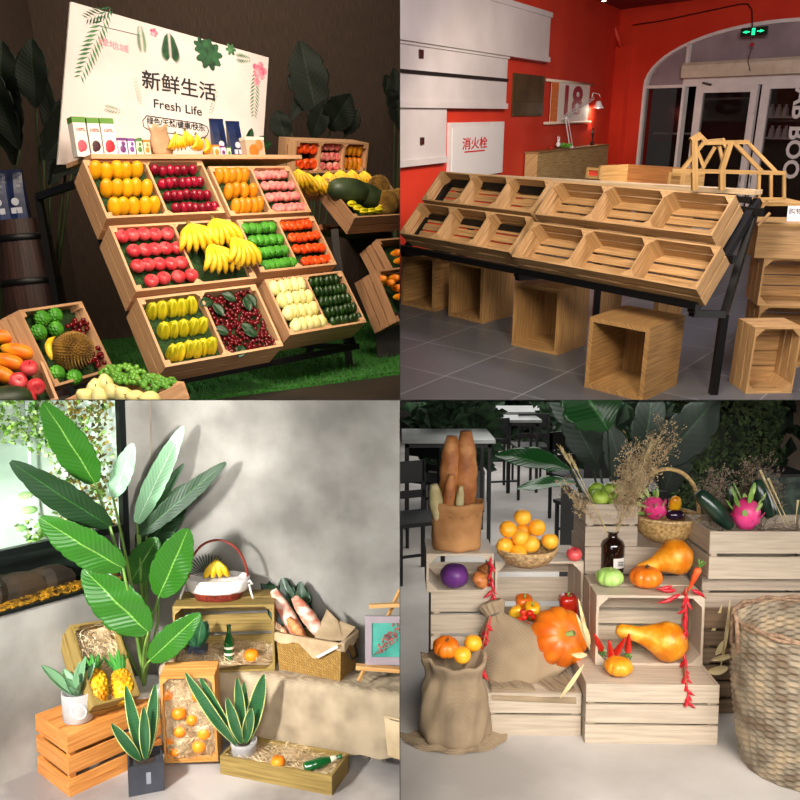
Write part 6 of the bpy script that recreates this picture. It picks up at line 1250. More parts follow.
for (x, y) in [(569, 462), (577, 470), (645, 460)]:
    p = rp(x, y, -.02); q = np.array(p); d = unit(q-np.array([0, 0, .17])); b = MB().tube([(0, 0, .16), tuple(q*.5+np.array([0, 0, .08])), p], .0018, 5)
    for k in range(26): c = q+d*(k*.0035-.02); a = k*2.4; s = .012; b.add([c, c+d*.012+np.array([math.cos(a)*s*.5, math.sin(a)*s*.5, 0]), c+d*.045+np.array([math.cos(a)*.014, math.sin(a)*.014, 0]), c+d*.012+np.array([math.cos(a+1.5)*s*.5, math.sin(a+1.5)*s*.5, 0])], [(0, 1, 2, 3)])
    b.build('wheat_ear', wheat, so)
# ---- paper bag with bread, left stack
pb0 = Z_(457, 551, zE)+np.array([0, .05, 0]); pk = .13
pbag = empty('paper_bag', 'crumpled brown paper bag with rolled rim full of bread, on left crate', 'bag', loc=pb0); hb_ = BR.y(457, 500, pb0[1])[2]-zE
MB().lathe(dense([(.001, 0.002), (pk*.9, 0), (pk*.96, .02), (pk*1.0, hb_*.8), (pk*1.08, hb_*.85), (pk*1.08, hb_), (pk*1.02, hb_), (pk*.98, hb_*.7)], 26), 48, lambda a, t, r: (r*(1+.02*math.sin(a*9+t*14)+.012*math.sin(a*17-t*31)), .004*math.sin(a*5)), sy=.72).build('bag_body', mat('kraft_bag_paper', '9a6a3c', 'c08c58', rough=.85, scale=7, bump=.5, bscale=14), pbag, True)
b_or = mat('baked_crust_orange', '8a4c1e', 'd09458', rough=.6, scale=10, bump=.3, c3='ae6c38'); b_gr = mat('baked_crust_pale', 'a89868', 'd0c498', rough=.6, scale=10, bump=.2)
for (x0, y0, x1, y1, r, m_, lab, off) in [(448, 512, 452, 436, .055, b_or, 'tall baguette leaning left in the paper bag', .03), (466, 515, 466, 431, .058, b_or, 'tallest thick baguette at the right in the paper bag', .03), (447, 520, 451, 475, .03, b_or, 'short orange-brown roll in the middle of the paper bag', -.05), (438, 520, 434, 484, .036, b_gr, 'pale greenish bread at the left front of the paper bag', -.04), (458, 520, 461, 486, .022, b_gr, 'thin pale bread stick beside the middle roll in paper bag', -.03)]:
    bread(BR.y(x0, y0, pb0[1]+off), BR.y(x1, y1, pb0[1]+off), r, lab, m_, 'breads in the paper bag')
m_yor = mat('yellow_orange_peel', 'f8a014', 'ffc03a', rough=.4, scale=10, bump=.12, bscale=110, objrand=.05)
P_['yorange'] = Proto(fruit(sph(.036, .96, .06, 14), m_yor, 20))
# ---- oranges in a bowl
wkp = mat('pale_wicker', '8a6a44', 'd0b080', rough=.7, scale=60); wkt = mat('tan_rim', 'a88454', 'd8b884', rough=.6, scale=50)
bw0 = Z_(527, 565, zD)+np.array([0, .02, 0]); bwl = empty('wicker_bowl', 'round pale wicker bowl heaped with oranges on the left centre crate', 'bowl', loc=bw0)
MB().lathe(dense([(.08, .0), (.115, .02), (.145, .055), (.155, .085), (.148, .085), (.135, .05), (.1, .015), (.002, .012)], 22), 72, weave(0, 36, .018, 22)).build('woven_body', wkp, bwl, True)
MB().tube([(.152*math.cos(2*PI*k/40), .152*math.sin(2*PI*k/40), .087) for k in range(41)], .006, 7).build('rim', wkt, bwl, True)
for i, (x, y, dy, w_) in enumerate([(522.6, 517, .0, 'topmost'), (508, 529, -.02, 'upper left'), (537, 527.5, -.02, 'upper right'), (520.6, 538, -.06, 'middle left'), (531, 544, -.09, 'front centre'), (505, 546, -.06, 'left end'), (550, 541, -.02, 'right end'), (518, 553, -.11, 'lowest front'), (523, 532, .06, 'half hidden behind')]):
    put('yorange', 'orange', 'bright yellow-orange fruit in the wicker bowl, %s one' % w_, 'orange', BR.y(x, y, bw0[1]+dy*.6), rotm('X', i) @ rz(i), 1.22, 'oranges in the wicker bowl')
single(P_['apple'].put('shiny red apple on the right corner of the bowl crate', 'apple', None, (0, 0, 0)), 'shiny red apple on the right corner of the bowl crate', 'apple', Z_(575, 562, zD)+np.array([0, .02, .036]), rotm('X', .3), 1.2)
cab = mat('purple_cabbage_leaf', '2c1040', '6a3480', rough=.4, scale=5, bump=.6, bscale=10); single(MB().lathe(sph(.072, .9, .05, 16), 30, lambda a, t, r: (r*(1+.03*math.sin(a*3+t*9)+.02*math.sin(a*7-t*13)), 0)).build('purple_cabbage', cab, None, True), 'purple cabbage in the topmost left crate', 'cabbage', Z_(455, 591, e2[2]+.014)+np.array([0, .04, .068]))
oni = mat('onion_skin', 'b05c20', 'e0985c', rough=.35, scale=8, stretch=(3, 3, .5)); P_['onion'] = Proto(fruit([(.003, -.035), (.03, -.032), (.048, -.01), (.046, .012), (.02, .032), (.006, .042), (.003, .05)], oni, 22))
put('onion', 'onion', 'brown onion right of the purple cabbage', 'onion', Z_(481, 590, e2[2]+.014)+np.array([0, .03, .042]), rotm('Y', .9), 1.0); put('onion', 'onion', 'brown onion half hidden behind the other onion', 'onion', Z_(487, 585, e2[2]+.014)+np.array([0, .1, .042]), rotm('Y', .2), .9)
# ---- peppers and tomatoes in crate D
m_yp = mat('yellow_pepper_skin', 'e89408', 'f8c02c', rough=.2, scale=7, coat=.4)
def mk_bell(m, nm3): return lambda: (lambda o: (MB().tube([(0, 0, .03), (.003, 0, .05)], .005, 6).build('stem', m_pst, o, True), o)[1])(MB().lathe([(.004, -.045), (.025, -.042), (.034, -.02), (.042, .01), (.04, .03), (.025, .04), (.008, .032), (.003, .03)], 28, lambda a, t, r: (r*(1-.14*(1-abs(math.sin(a*2)))), 0)).build(nm3, m, None, True))
P_['ybell'] = Proto(mk_bell(m_yp, 'yellow_pepper')); P_['rbell'] = Proto(mk_bell(m_red, 'red_pepper')); P_['obell'] = Proto(mk_bell(mat('orange_pepper_skin', 'c85010', 'e87a20', rough=.25, scale=7, coat=.4), 'orange_pepper'))
dY = CD_[1]
put('ybell', 'yellow_pepper', 'yellow bell pepper behind the burlap sack, right of two', 'pepper', BR.y(532, 611, dY+.02), rotm('X', .3), 1.1, 'yellow peppers'); put('ybell', 'yellow_pepper', 'yellow bell pepper behind the burlap sack, left of two', 'pepper', BR.y(516, 612, dY+.02), rotm('Y', 1.2), .85, 'yellow peppers')
put('obell', 'orange_pepper', 'orange pepper behind the two yellow ones', 'pepper', BR.y(524, 604, dY+.1), rotm('X', .2), 1.2)
for i, (x, y) in enumerate([(568, 604), (578, 612)]): put('rbell', 'red_pepper', 'dark red pepper in the shade behind the big pumpkin, %s' % ['left', 'right'][i], 'pepper', BR.y(x, y, dY+.12), rz(i), 1.3, 'red peppers behind the pumpkin')
m_tom = mat('cherry_tomato_skin', 'c81c10', 'ee4428', rough=.15, scale=10, coat=.4); P_['ctom'] = Proto(fruit(sph(.018, .95), m_tom, 14))
for i, (x, y) in enumerate([(519.5, 620), (527, 625), (534, 617), (530, 613), (524, 617), (529, 633), (523, 612)]): put('ctom', 'cherry_tomato', 'red cherry tomato between sack and big pumpkin, %s' % ['leftmost', 'middle', 'rightmost', 'uppermost', 'second row left', 'lowest', 'top left'][i], 'tomato', BR.y(x, y, dY-.08), rz(i), 1.0, 'cherry tomatoes')
# ---- burlap sacks
sk_m = burl.copy(); sk_m.name = 'sack_burlap'
for nd in sk_m.node_tree.nodes:
    if nd.type == 'VALTORGB': nd.color_ramp.elements[0].color = lin('6e5e4a'); nd.color_ramp.elements[1].color = lin('a38e72')
def sackmesh(prof, seg, fr, name, label, loc, R=None, sy=1):
    o = MB().lathe(dense(prof, 40), seg, fr, sy=sy).build(name, sk_m, None, True); return tag(o, label, 'sack', loc=loc, R=R)
s0 = Z_(452, 722, FR)+np.array([.0, .0, 0])
s0[1] = min(s0[1], 3.55)
sackmesh([(.001, .004), (.15, 0), (.165, .03), (.158, .12), (.150, .22), (.125, .29), (.13, .33), (.15, .365), (.155, .385), (.14, .39), (.125, .35), (.11, .31), (.002, .29)], 64, lambda a, t, r: (r*(1+.045*math.sin(a*5+t*7)+.03*math.sin(a*11-t*15)), .012*math.sin(a*2+1)+.006*math.sin(a*9)), 'burlap_sack', 'open upright burlap sack with oranges and pumpkin, at left on floor', s0, sy=.8)
MB_ = MB(); V = []
for j in range(9):
    for i in range(25): t = i/24; a = PI*(1.0+t*1.0); r = .15+.09*(j/8); V.append((r*math.cos(a)*1.05, r*math.sin(a)*.75+.02, .02-.015*j/8+.006*math.sin(i*1.3+j)))
MB_.add(V, [(j*25+i, j*25+i+1, j*25+26+i, j*25+25+i) for j in range(8) for i in range(24)]); tag(MB_.build('burlap_scrap', sk_m, None, True), 'folded burlap edge spread on the floor around the upright sack', 'cloth', loc=s0)
zs2 = s0[2]+.355
single(ribbed(.062, .085, 8, m_pump, brown, 'pumpkin')(), 'small orange pumpkin in the mouth of the upright sack', 'pumpkin', BR.y(446, 647, s0[1]-.02), rotm('X', .3), 1.0)
put('yorange', 'orange', 'orange in the mouth of the upright sack, front one', 'orange', BR.y(462, 655, s0[1]-.05), rz(2), 1.15, 'oranges in the upright sack'); put('yorange', 'orange', 'orange in the mouth of the upright sack, back right one', 'orange', BR.y(473, 643, s0[1]+.02), rz(3), 1.15, 'oranges in the upright sack')
# lying tied sack
l0 = BR.y(519, 672, fD[1]-.10); l1 = BR.y(497, 613, fD[1]-.1)
b = MB(); n1 = 22; P = []; R_ = []
ax = np.array([-.35, .1, 1]); 
prof = [(.002, -.02), (.12, -.02), (.17, .01), (.175, .06), (.16, .14), (.12, .2), (.075, .245), (.035, .275), (.028, .285), (.045, .31), (.05, .335), (.04, .34)]
def frs(a, t, r): return r*(1+.07*math.sin(a*3+t*4)+.05*math.sin(a*7-t*9)+(.10*math.sin(a*12) if t > .8 else 0))*(1+.18*max(0, math.cos(a*2+.4))*(t < .35)), 0
o = MB().lathe(dense(prof, 40), 64, frs, sy=.62).build('burlap_sack', sk_m, None, True); tag(o, 'plump tied burlap sack leaning against the big pumpkin', 'sack', loc=None); place(o, BR.y(519, 686, fD[1]-.13)+np.array([0, .03, .0]), rz(0) @ rotm('Y', -.32) @ rotm('X', -.22), 1.22); 
MB().tube([(.03*math.cos(k*.8), .02*math.sin(k*.8), .282+.001*k) for k in range(9)], .004, 5).build('twine_tie', mat('grey_twine', '5a5248', '8a8074', rough=.9, scale=30), o, True)
# burlap on top of crate B
cl = MB(); V = []; wB = .42
for j in range(13):
    for i in range(31):
        x = .03+wB*i/30*.93; t = j/12; y = .30-.33*t; z = .006+.006*math.sin(x*40+y*13)+.01*math.sin(x*17)*(t); 
        if y < 0: z = -.02-abs(y)*(.3+.7*(i/30))*1.0; y = -.012
        V.append((x, y, z))
cl.add(V, [(j*31+i, j*31+i+1, j*31+32+i, j*31+31+i) for j in range(12) for i in range(30)]); tag(cl.build('burlap_cloth', sk_m, None, True), 'burlap cloth spread over the lower left centre crate', 'cloth', loc=fB_+np.array([0, 0, .207]))
# ---- chilli strings
m_chi = mat('dried_chilli', '8a0c14', 'd02030', rough=.3, scale=12, isl=.2)
def chilli_string(pts, n, label, spread=.03, L=.05):
    a0 = np.array(pts[0]); o = empty('chilli_string', label, 'chillies', 'chilli strings', a0); pts = [np.array(p)-a0 for p in pts]
    MB().tube([tuple(p) for p in pts], .0025, 5).build('cord', mat('cord_green', '7a7a4a', rough=.9), o); cum = [0]
    for i in range(1, len(pts)): cum.append(cum[-1]+np.linalg.norm(pts[i]-pts[i-1]))
    c0 = None
    for i in range(n):
        s = cum[-1]*(i+.5)/n; k = max(j for j in range(len(cum)-1) if cum[j] <= s); f = (s-cum[k])/(cum[k+1]-cum[k]); p = pts[k]*(1-f)+pts[k+1]*f
        if c0 is None: c0 = MB().tube([(0, 0, 0), (.003, 0, -L*.3), (.004, 0, -L*.7), (0, 0, -L)], [.003, .0085, .006, .001], 8).build('chilli', m_chi, o, True); c = c0
        else: c = c0.copy(); C.objects.link(c); c.parent = o
        c.matrix_basis = Matrix.Translation(tuple(float(x) for x in p)) @ Matrix.Rotation(rnd.uniform(0, 6.3), 4, 'Z') @ Matrix.Rotation(rnd.uniform(.2, 1.0), 4, 'Y') @ Matrix.Scale(rnd.uniform(.8, 1.2), 4)
    return o
q1 = front(491, 556, eY-.02); chilli_string([q1, front(492, 580, eY-.03), front(492, 603, eY-.03), front(489, 618, eY-.1), front(484, 640, eY-.24), front(480, 655, eY-.28), front(481, 678, eY-.28)], 44, 'string of dried red chillies hanging between left crate and sacks')
q2 = front(686, 586, fC[1]-.01); chilli_string([q2, front(686, 600, fC[1]-.02), front(685, 640, fC[1]-.03), front(684, 664, fC[1]-.03), front(686, 680, fA[1]-.01), front(689, 704, fA[1]-.02)], 46, 'string of dried red chillies hanging over the right corner of gourd crate')
for i, (x, y, an) in enumerate([(672, 586, 1.4), (676, 590, 1.6), (680, 594, 1.2), (692, 590, -1.0), (674, 598, 1.3)]):
    P_.setdefault('chi', Proto(lambda: MB().tube([(0, 0, 0), (.004, 0, -.02), (.005, 0, -.05), (0, 0, -.075)], [.004, .01, .007, .001], 8).build('chilli', m_chi, None, True)))
    put('chi', 'chilli', 'dried red chilli lying at the top right corner of gourd crate, %s' % ORD[i], 'chilli', front(x, y, fC[1]-.01+.02*(i < 2)), rotm('Y', an), 1.1, 'loose chillies on the gourd crate corner')
# ---- basket with handle
kb = BR.wl(665, (0, gY+.15, zG+.002), (1, 0, 0)); bk2 = empty('handled_basket', 'honey coloured wicker basket with tall arched handle on the rear crate', 'basket', loc=kb)
hr = BR.y(665, 515, kb[1]); hB_ = hr[2]-kb[2]; rw = BR.y(698, 515, kb[1])[0]-hr[0]
MB().lathe(dense([(rw*.55, 0), (rw*.82, hB_*.3), (rw, hB_*.95), (rw*.95, hB_*.97), (rw*.78, hB_*.4), (rw*.5, .015), (.002, .012)], 30), 64, weave(0, 40, .02, 30)).build('woven_body', mat('honey_wicker', '96703c', 'd8b478', rough=.6, scale=60), bk2, True)
MB().tube([(rw*1.0*math.cos(2*PI*k/36), rw*1.0*math.sin(2*PI*k/36), hB_) for k in range(37)], .010, 8).build('rim', wkt, bk2, True)
hh_ = BR.y(665, 469, kb[1])[2]-kb[2]; MB().tube([(-rw*math.cos(PI*k/20), 0, hB_*.9+(hh_-hB_*.9)*math.sin(PI*k/20)**.75) for k in range(21)], .011, 9).build('handle', mat('honey_handle', 'b08a50', 'd8b87c', rough=.5, scale=70, stretch=(1, 1, 2), bump=.4), bk2, True)
m_drag = mat('dragon_fruit_skin', 'c01858', 'f04a90', rough=.4, scale=7, lo=.3); m_dgt = mat('dragon_scale_green', '6aa83c', 'c8e08a', rough=.5, scale=12)
def mk_dragon():
    o = MB().lathe([(.003, -.055), (.025, -.05), (.045, -.02), (.046, .015), (.032, .045), (.01, .058), (.002, .06)], 22, lambda a, t, r: (r*(1+.05*math.sin(a*5+t*6)), 0)).build('dragon_fruit', m_drag, None, True)
    for i in range(18):
        t = i/18; a = i*2.4; z = -.04+.1*t; r = .046*math.sqrt(max(.05, 1-(z/.062)**2)); d = np.array([math.cos(a), math.sin(a), 0]); ln = .02+.045*t**1.5
        leafmesh(MB(), tuple(d*r*.9+zv*z), tuple(d*(r+.012+.014*t)+zv*(z+ln)), .02, tuple(d), -.1, .3, 5, .6, 2).build('scale', m_dgt if t > .35 else m_drag, o, True)
    return o
P_['dragon'] = Proto(mk_dragon)
put('dragon', 'dragon_fruit', 'pink dragon fruit leaning in the handled basket', 'dragon fruit', BR.y(654, 508, kb[1]-.05), rz(.4) @ rotm('Y', -.9) @ rotm('X', .3), 1.25)
put('mango', 'mango', 'small yellow mango in the handled basket', 'mango', BR.y(675, 504, kb[1]), rotm('X', .4), 1.15); egg = mat('aubergine_skin', '140a18', '2c1830', rough=.15, coat=.5, scale=5); single(MB().ell((0, 0, 0), (.05, .03, .028), 18, 10).build('aubergine', egg, None, True), 'glossy dark aubergine at the front of the handled basket', 'aubergine', BR.y(675, 515, kb[1]-.07))
# ---- green apples
m_gap = mat('green_apple_skin', '7ca02c', 'b4cc58', rough=.3, scale=8); P_['gapple'] = Proto(fruit(sph(.034, .9, .14, 12), m_gap, 18, stem=([(0, 0, .018), (.003, 0, .036)], .0016, brown)))
for i, (x, y, dy) in enumerate([(612, 489, .08), (600, 497, .03), (617, 500, .02), (597, 491, .12)]): put('gapple', 'apple', 'green apple in the small crate, %s' % ['topmost', 'left front', 'right front', 'left back'][i], 'apple', BR.y(x, y, FO[1]+.06+dy), rotm('X', .4*i), 1.42, 'green apples in the small crate')
# ---- contents of crate H
put('dragon', 'dragon_fruit', 'pink dragon fruit with upright green scales in the right crate', 'dragon fruit', BR.y(746, 514, HO[1]+.07), rz(0), 1.4)
cuc = mat('dark_cucumber_skin', '10241c', '24402e', rough=.3, scale=12, coat=.3)
for i, (x0, y0, x1, y1, r, dy) in enumerate([(731, 527, 698, 492, .045, .07), (770, 517, 756, 480, .04, .14), (774, 515, 757, 485, .035, .22), (732, 505, 728, 478, .035, .24)]):
    a_, b_ = BR.y(x0, y0, HO[1]+dy), BR.y(x1, y1, HO[1]+dy+.03); n = 12; tag(MB().tube([tuple((b_-a_)*k/n) for k in range(n+1)], [max(.005, r*math.sin(PI*(.05+.9*k/n))**.35*(1+.03*math.sin(k*3))) for k in range(n+1)], 14).build('cucumber', cuc, None, True), 'dark green cucumber in the right crate, %s' % ['leftmost and largest', 'right of the dragon fruit', 'behind right one', 'back left one'][i], 'cucumber', 'cucumbers in the right crate', loc=a_)
dh = empty('dried_grass_bundle', 'greyish brown dried grass bundle behind the cucumbers', 'dried grass', loc=HO+np.array([0, 0, .05])); RH = HO+np.array([0, 0, .05])
m_dg = mat('dried_grey_spray', '6a5648', 'a08c7a', rough=.9, scale=20, isl=.2)
for (bx, tips) in (((.1, .2, 0), [(714, 480), (722, 476), (706, 488), (730, 484)]), ((.35, .25, 0), [(752, 468), (760, 462), (768, 472), (745, 478), (775, 486)])):
    dried(dh, bx, [tuple(BR.y(x, y, HO[1]+.25)-RH) for x, y in tips], 70, .035, m=m_dg, nm3='grass_spray')
for (x0, y0, x1, y1) in [(786, 526, 760, 470), (790, 526, 768, 478), (795, 524, 798, 500)]:
    tag(MB().tube([(0, 0, 0), tuple((BR.y(x1, y1, HO[1]+.05)-BR.y(x0, y0, HO[1]+.04))*.5), tuple(BR.y(x1, y1, HO[1]+.05)-BR.y(x0, y0, HO[1]+.04))], [.002, .003, .006], 5).build('straw_stalk', wheat), 'long pale straw stalk leaning in the right crate, %s' % ('leftmost' if x0 == 786 else 'middle' if x0 == 790 else 'rightmost'), 'stalk', 'pale stalks in the right crate', loc=BR.y(x0, y0, HO[1]+.04))
strawheap('dry straw lying in the open right crate', HO+np.array([.015, .015, hH*.55]), np.eye(3), .59, .31, .02, .04, 700, mtl=m_dg)
# corn husks between crates
hsk = mat('corn_husk', 'b8a070', 'e0d0a0', rough=.8, scale=10)
for i, (x0, y0, x1, y1, w_, Y_o) in enumerate([(588, 645, 579, 600, 5, -.02), (590, 650, 577, 615, 5, -.03), (587, 655, 572, 655, 8, -.1), (560, 698, 584, 665, 6, -.22), (590, 645, 583, 622, 7, -.04), (728, 668, 708, 672, 12, -.05), (725, 640, 716, 655, 10, .05), (722, 605, 708, 645, 6, .1), (730, 600, 722, 668, 5, .0), (733, 655, 712, 660, 8, -.02)]):
    a_, b_ = front(x0, y0, fC[1]+Y_o), front(x1, y1, fC[1]+Y_o-.02); o = leafmesh(MB(), (0, 0, 0), tuple(b_-a_), w_/800*4*.7, (0, -1, .1), .12, .4, 10, .7, 3, curl=.5).build('corn_husk', hsk, None, True); tag(o, 'dry pale corn husk %s, %s' % ('between the crates' if i < 5 else 'beside the hamper', ORD[i % 5]+' from the top'), 'husk', 'corn husks', loc=a_)
# ---- wicker hamper
hc = Z_(795, 782, FR); hx = BR.wl(797, (0, 3.32, FR), (1, 0, 0)); topz = BR.y(795, 625, 3.3)[2]; Hh = topz-FR; rr0 = .285
ham = empty('wicker_hamper', 'large empty two-tone wicker hamper on the floor at the right edge', 'basket', loc=hx)
m_ham, n, l, b = nt('hamper_wicker'); tcx = n.new('ShaderNodeTexCoord'); mpx = n.new('ShaderNodeMapping'); mpx.inputs['Scale'].default_value = (9, 3, 1); nx2 = n.new('ShaderNodeTexNoise'); nx2.inputs['Scale'].default_value = 2.2; l.new(tcx.outputs['UV'], mpx.inputs[0]); l.new(mpx.outputs[0], nx2.inputs[0])
rp_ = n.new('ShaderNodeValToRGB'); l.new(nx2.outputs['Fac'], rp_.inputs[0]); rp_.color_ramp.elements[0].position = .35; rp_.color_ramp.elements[0].color = lin('6e5c48'); rp_.color_ramp.elements[1].position = .65; rp_.color_ramp.elements[1].color = lin('a39074'); e = rp_.color_ramp.elements.new(.5); e.color = lin('857a68'); l.new(rp_.outputs[0], b.inputs['Base Color']); b.inputs['Roughness'].default_value = .75
rows = 46; seg = 120; V = []; U = []
def hr_(t): return rr0*(.80+.20*min(1, t*1.6)**.7)
for side in (0, 1):
    for j in range(rows*2+1):
        t = j/(rows*2); row = j//2
        for k in range(seg):
            a = 2*PI*k/seg; ph_ = (k//3+row) % 2; amp = .006*(1 if ph_ else -1)*(1 if j % 2 else .2)*math.sin(PI*((k % 3)+.5)/3); r = hr_(t)+amp-(.014 if side else 0); V.append((r*math.cos(a), r*math.sin(a), Hh*t+.008*math.sin(a*2)*t))
b2 = MB(); nn_ = (rows*2+1)*seg; fs = []; us = []
for side in (0, 1):
    for j in range(rows*2):
        for k in range(seg):
            k2 = (k+1) % seg; f = (side*nn_+j*seg+k, side*nn_+j*seg+k2, side*nn_+(j+1)*seg+k2, side*nn_+(j+1)*seg+k); u_ = [(k/seg, j/rows/2), ((k+1)/seg, j/rows/2), ((k+1)/seg, (j+1)/rows/2), (k/seg, (j+1)/rows/2)]
            fs.append(f if not side else f[::-1]); us.append(u_ if not side else u_[::-1])
b2.add(V, fs, us); b2.build('woven_body', m_ham, ham, False)
MB().lathe([(.001, .012), (hr_(0)-.01, .012)], 40, close=False).build('bottom', m_ham, ham)
for o_, zz in ((0, 0), (.5, .012)):
    MB().tube([((hr_(1)+.002*math.sin(k*1.2+o_*6))*math.cos(2*PI*k/80), (hr_(1)+.002*math.sin(k*1.2))*math.sin(2*PI*k/80), Hh+zz+.005*math.sin(k*1.1+o_*6)+.008*math.sin(4*PI*k/80)) for k in range(81)], .009, 7).build('braided_rim', mat('hamper_rim', '6e5240', 'a08468', rough=.7, scale=50), ham, True)
MB().tube([(-hr_(1)-.005, -.03, Hh-.12), (-hr_(1)-.012, -.02, Hh+.0), (-hr_(1)-.01, .0, Hh+.05), (-hr_(1)-.012, .03, Hh+.0), (-hr_(1)-.005, .04, Hh-.1)], .01, 7).build('handle', MC['hamper_rim'], ham, True)
# dark crates and clutter between gourd crate and hamper
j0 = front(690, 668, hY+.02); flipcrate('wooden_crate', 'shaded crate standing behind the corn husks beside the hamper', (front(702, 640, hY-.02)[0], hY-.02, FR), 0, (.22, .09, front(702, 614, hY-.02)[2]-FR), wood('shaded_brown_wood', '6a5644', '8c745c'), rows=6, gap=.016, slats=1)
# ---- cafe background
blk = mat('black_furniture', '101012', rough=.5); ttop = mat('grey_table_top', '6c6e6c', '848684', rough=.3, scale=3)
def cafe_table(px, py, Y, w, d, label, h=.76, grp='black framed cafe tables', px1=None):
    p = BR.y(px, py, Y); o = empty('cafe_table', label, 'table', grp, (p[0], Y, FR)); hh = p[2]-FR
    MB().b2((0, 0, hh-.03), (w, d, hh)).build('table_top', ttop, o)
    for x in (.03, w-.06):
        for y in (.03, d-.06): MB().b2((x, y, 0), (x+.03, y+.03, hh-.03)).build('leg', blk, o)
    MB().b2((.03, .03, hh-.07), (w-.03, .05, hh-.03)).build('apron', blk, o); return o
def mk_chair():
    o = MB().b2((-.2, -.2, .43), (.2, .2, .46)).build('seat', blk)
    r = bpy.data.objects.new('cafe_chair', None); C.objects.link(r); o.parent = r
    for x in (-.18, .16):
        MB().b2((x, -.19, 0), (x+.025, -.165, .43)).build('leg', blk, r); MB().b2((x, .165, 0), (x+.025, .19, .43)).build('leg', blk, r); MB().b2((x, .165, .46), (x+.025, .19, .85)).build('back_post', blk, r)
    MB().b2((-.18, .165, .68), (.18, .18, .85)).build('backrest', blk, r); MB().b2((-.18, .165, .56), (.18, .18, .62)).build('backrest_slat', blk, r); MB().b2((-.18, -.18, .2), (.18, -.165, .22)).build('stretcher', blk, r); return r
P_['chair'] = Proto(mk_chair)
cafe_table(402, 440, 6.6, .78, .7, 'black framed cafe table behind the paper bag at the left edge')
cafe_table(486, 412, 10.5, .85, .8, 'black framed cafe table in the distance, left of the big leaves')
cafe_table(506, 420, 8.8, .4, .5, 'smaller round-edged cafe table in front of the distant one')
cafe_table(562, 433, 9.2, .42, .6, 'cafe table half hidden behind the big plant')
for i, (px, py, Y, a, lab) in enumerate([(412, 505, 5.9, .4, 'black chair at the left edge behind the paper bag'), (432, 470, 7.4, 2.6, 'black chair behind the left cafe table'), (498, 466, 8.6, .2, 'black chair left of the distant cafe table'), (530, 462, 9.4, 3.2, 'black chair right of the distant cafe table'), (576, 470, 7.6, .5, 'black chair half hidden behind the big plant, left one'), (588, 500, 6.4, 3.6, 'black chair half hidden behind the big plant, near one')]):
    x = BR.y(px, py, Y)[0]; P_['chair'].put(lab, 'chair', 'black cafe chairs', (x, Y, FR), rz(a)).name = 'cafe_chair'
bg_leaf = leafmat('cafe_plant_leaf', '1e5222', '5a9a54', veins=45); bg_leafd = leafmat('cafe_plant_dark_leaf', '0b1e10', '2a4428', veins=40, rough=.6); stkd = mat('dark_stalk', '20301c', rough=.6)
PBR = (BR.wl(612, (0, 5.4, FR), (1, 0, 0)))
BY = BR.y
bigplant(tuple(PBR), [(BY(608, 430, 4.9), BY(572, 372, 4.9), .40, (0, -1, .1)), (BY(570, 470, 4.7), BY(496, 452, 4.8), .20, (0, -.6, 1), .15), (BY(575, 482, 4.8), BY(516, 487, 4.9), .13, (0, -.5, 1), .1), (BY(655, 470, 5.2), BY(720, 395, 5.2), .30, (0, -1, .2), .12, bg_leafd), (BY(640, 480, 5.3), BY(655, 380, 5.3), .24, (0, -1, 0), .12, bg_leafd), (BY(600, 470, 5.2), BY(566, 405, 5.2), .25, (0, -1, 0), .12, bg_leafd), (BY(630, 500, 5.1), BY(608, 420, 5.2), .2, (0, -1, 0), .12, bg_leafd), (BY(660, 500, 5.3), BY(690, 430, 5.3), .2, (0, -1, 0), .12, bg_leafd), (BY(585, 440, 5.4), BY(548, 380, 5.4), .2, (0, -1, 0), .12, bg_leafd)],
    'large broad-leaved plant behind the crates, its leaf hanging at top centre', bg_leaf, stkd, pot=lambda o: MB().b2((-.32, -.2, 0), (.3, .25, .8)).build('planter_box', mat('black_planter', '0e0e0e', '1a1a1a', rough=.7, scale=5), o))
def bush(base, r, h, n, label, m, cat='plant', name='leafy_bush', grp=None, sz=.08, trunk=None, z0=0, shape=1.0, cols=None):
    o = empty(name, label, cat, grp, base); b = MB()
    for i in range(n):
        a = rnd.random()*6.3; zz = z0+rnd.random()*h; q = r*(.55+.45*rnd.random())*(math.sin(PI*(.12+.8*(zz-z0)/h))**.5 if shape else 1); x, y = q*math.cos(a), q*math.sin(a); s = sz*rnd.uniform(.6, 1.3); an = rnd.random()*6.3; ux, uz = math.cos(an)*s, math.sin(an)*s
        b.add([(x, y, zz), (x+ux*.5-uz*.3, y-s*.2, zz+uz*.5+ux*.3), (x+ux, y, zz+uz), (x+ux*.5+uz*.3, y-s*.2, zz+uz*.5-ux*.3)], [(0, 1, 2, 3)])
    f = b.build('foliage', m, o); f['kind'] = 'stuff'
    if trunk: MB().tube([(0, 0, 0), (0, 0, z0+h*.6)], trunk, 10).build('trunk', mat('dark_bark', '141810', '242a1c', rough=.9), o, True)
    return o
m_fd = mat('dark_foliage', '0c2010', '2a4a28', rough=.6, scale=8, isl=.35); m_fm = mat('hanging_moss_green', '1c2c14', '4a5c30', rough=.8, scale=10, isl=.35)
fx = BR.y(725, 470, 6.6); bush((fx[0], 6.6, FR), .42, 2.0, 9000, 'column covered with dark mossy greenery right of the big plant', m_fm, name='green_column', sz=.05, trunk=.3, shape=0)
b_ = BR.y(455, 470, 8.2); o = bush((b_[0], 8.2, FR), .42, 1.5, 900, 'dark potted tree behind the paper bag', m_fd, name='potted_tree', sz=.16, trunk=.03, z0=.35); MB().b2((-.28, -.28, 0), (.28, .28, .42)).build('planter_box', mat('grey_planter', '5c5e5c', '6e706e', rough=.7, scale=4), o)
b_ = BR.y(525, 420, 13); bush((b_[0], 13, FR), .7, 2.6, 700, 'distant green plant beyond the cafe tables', m_fd, sz=.2, trunk=.05)
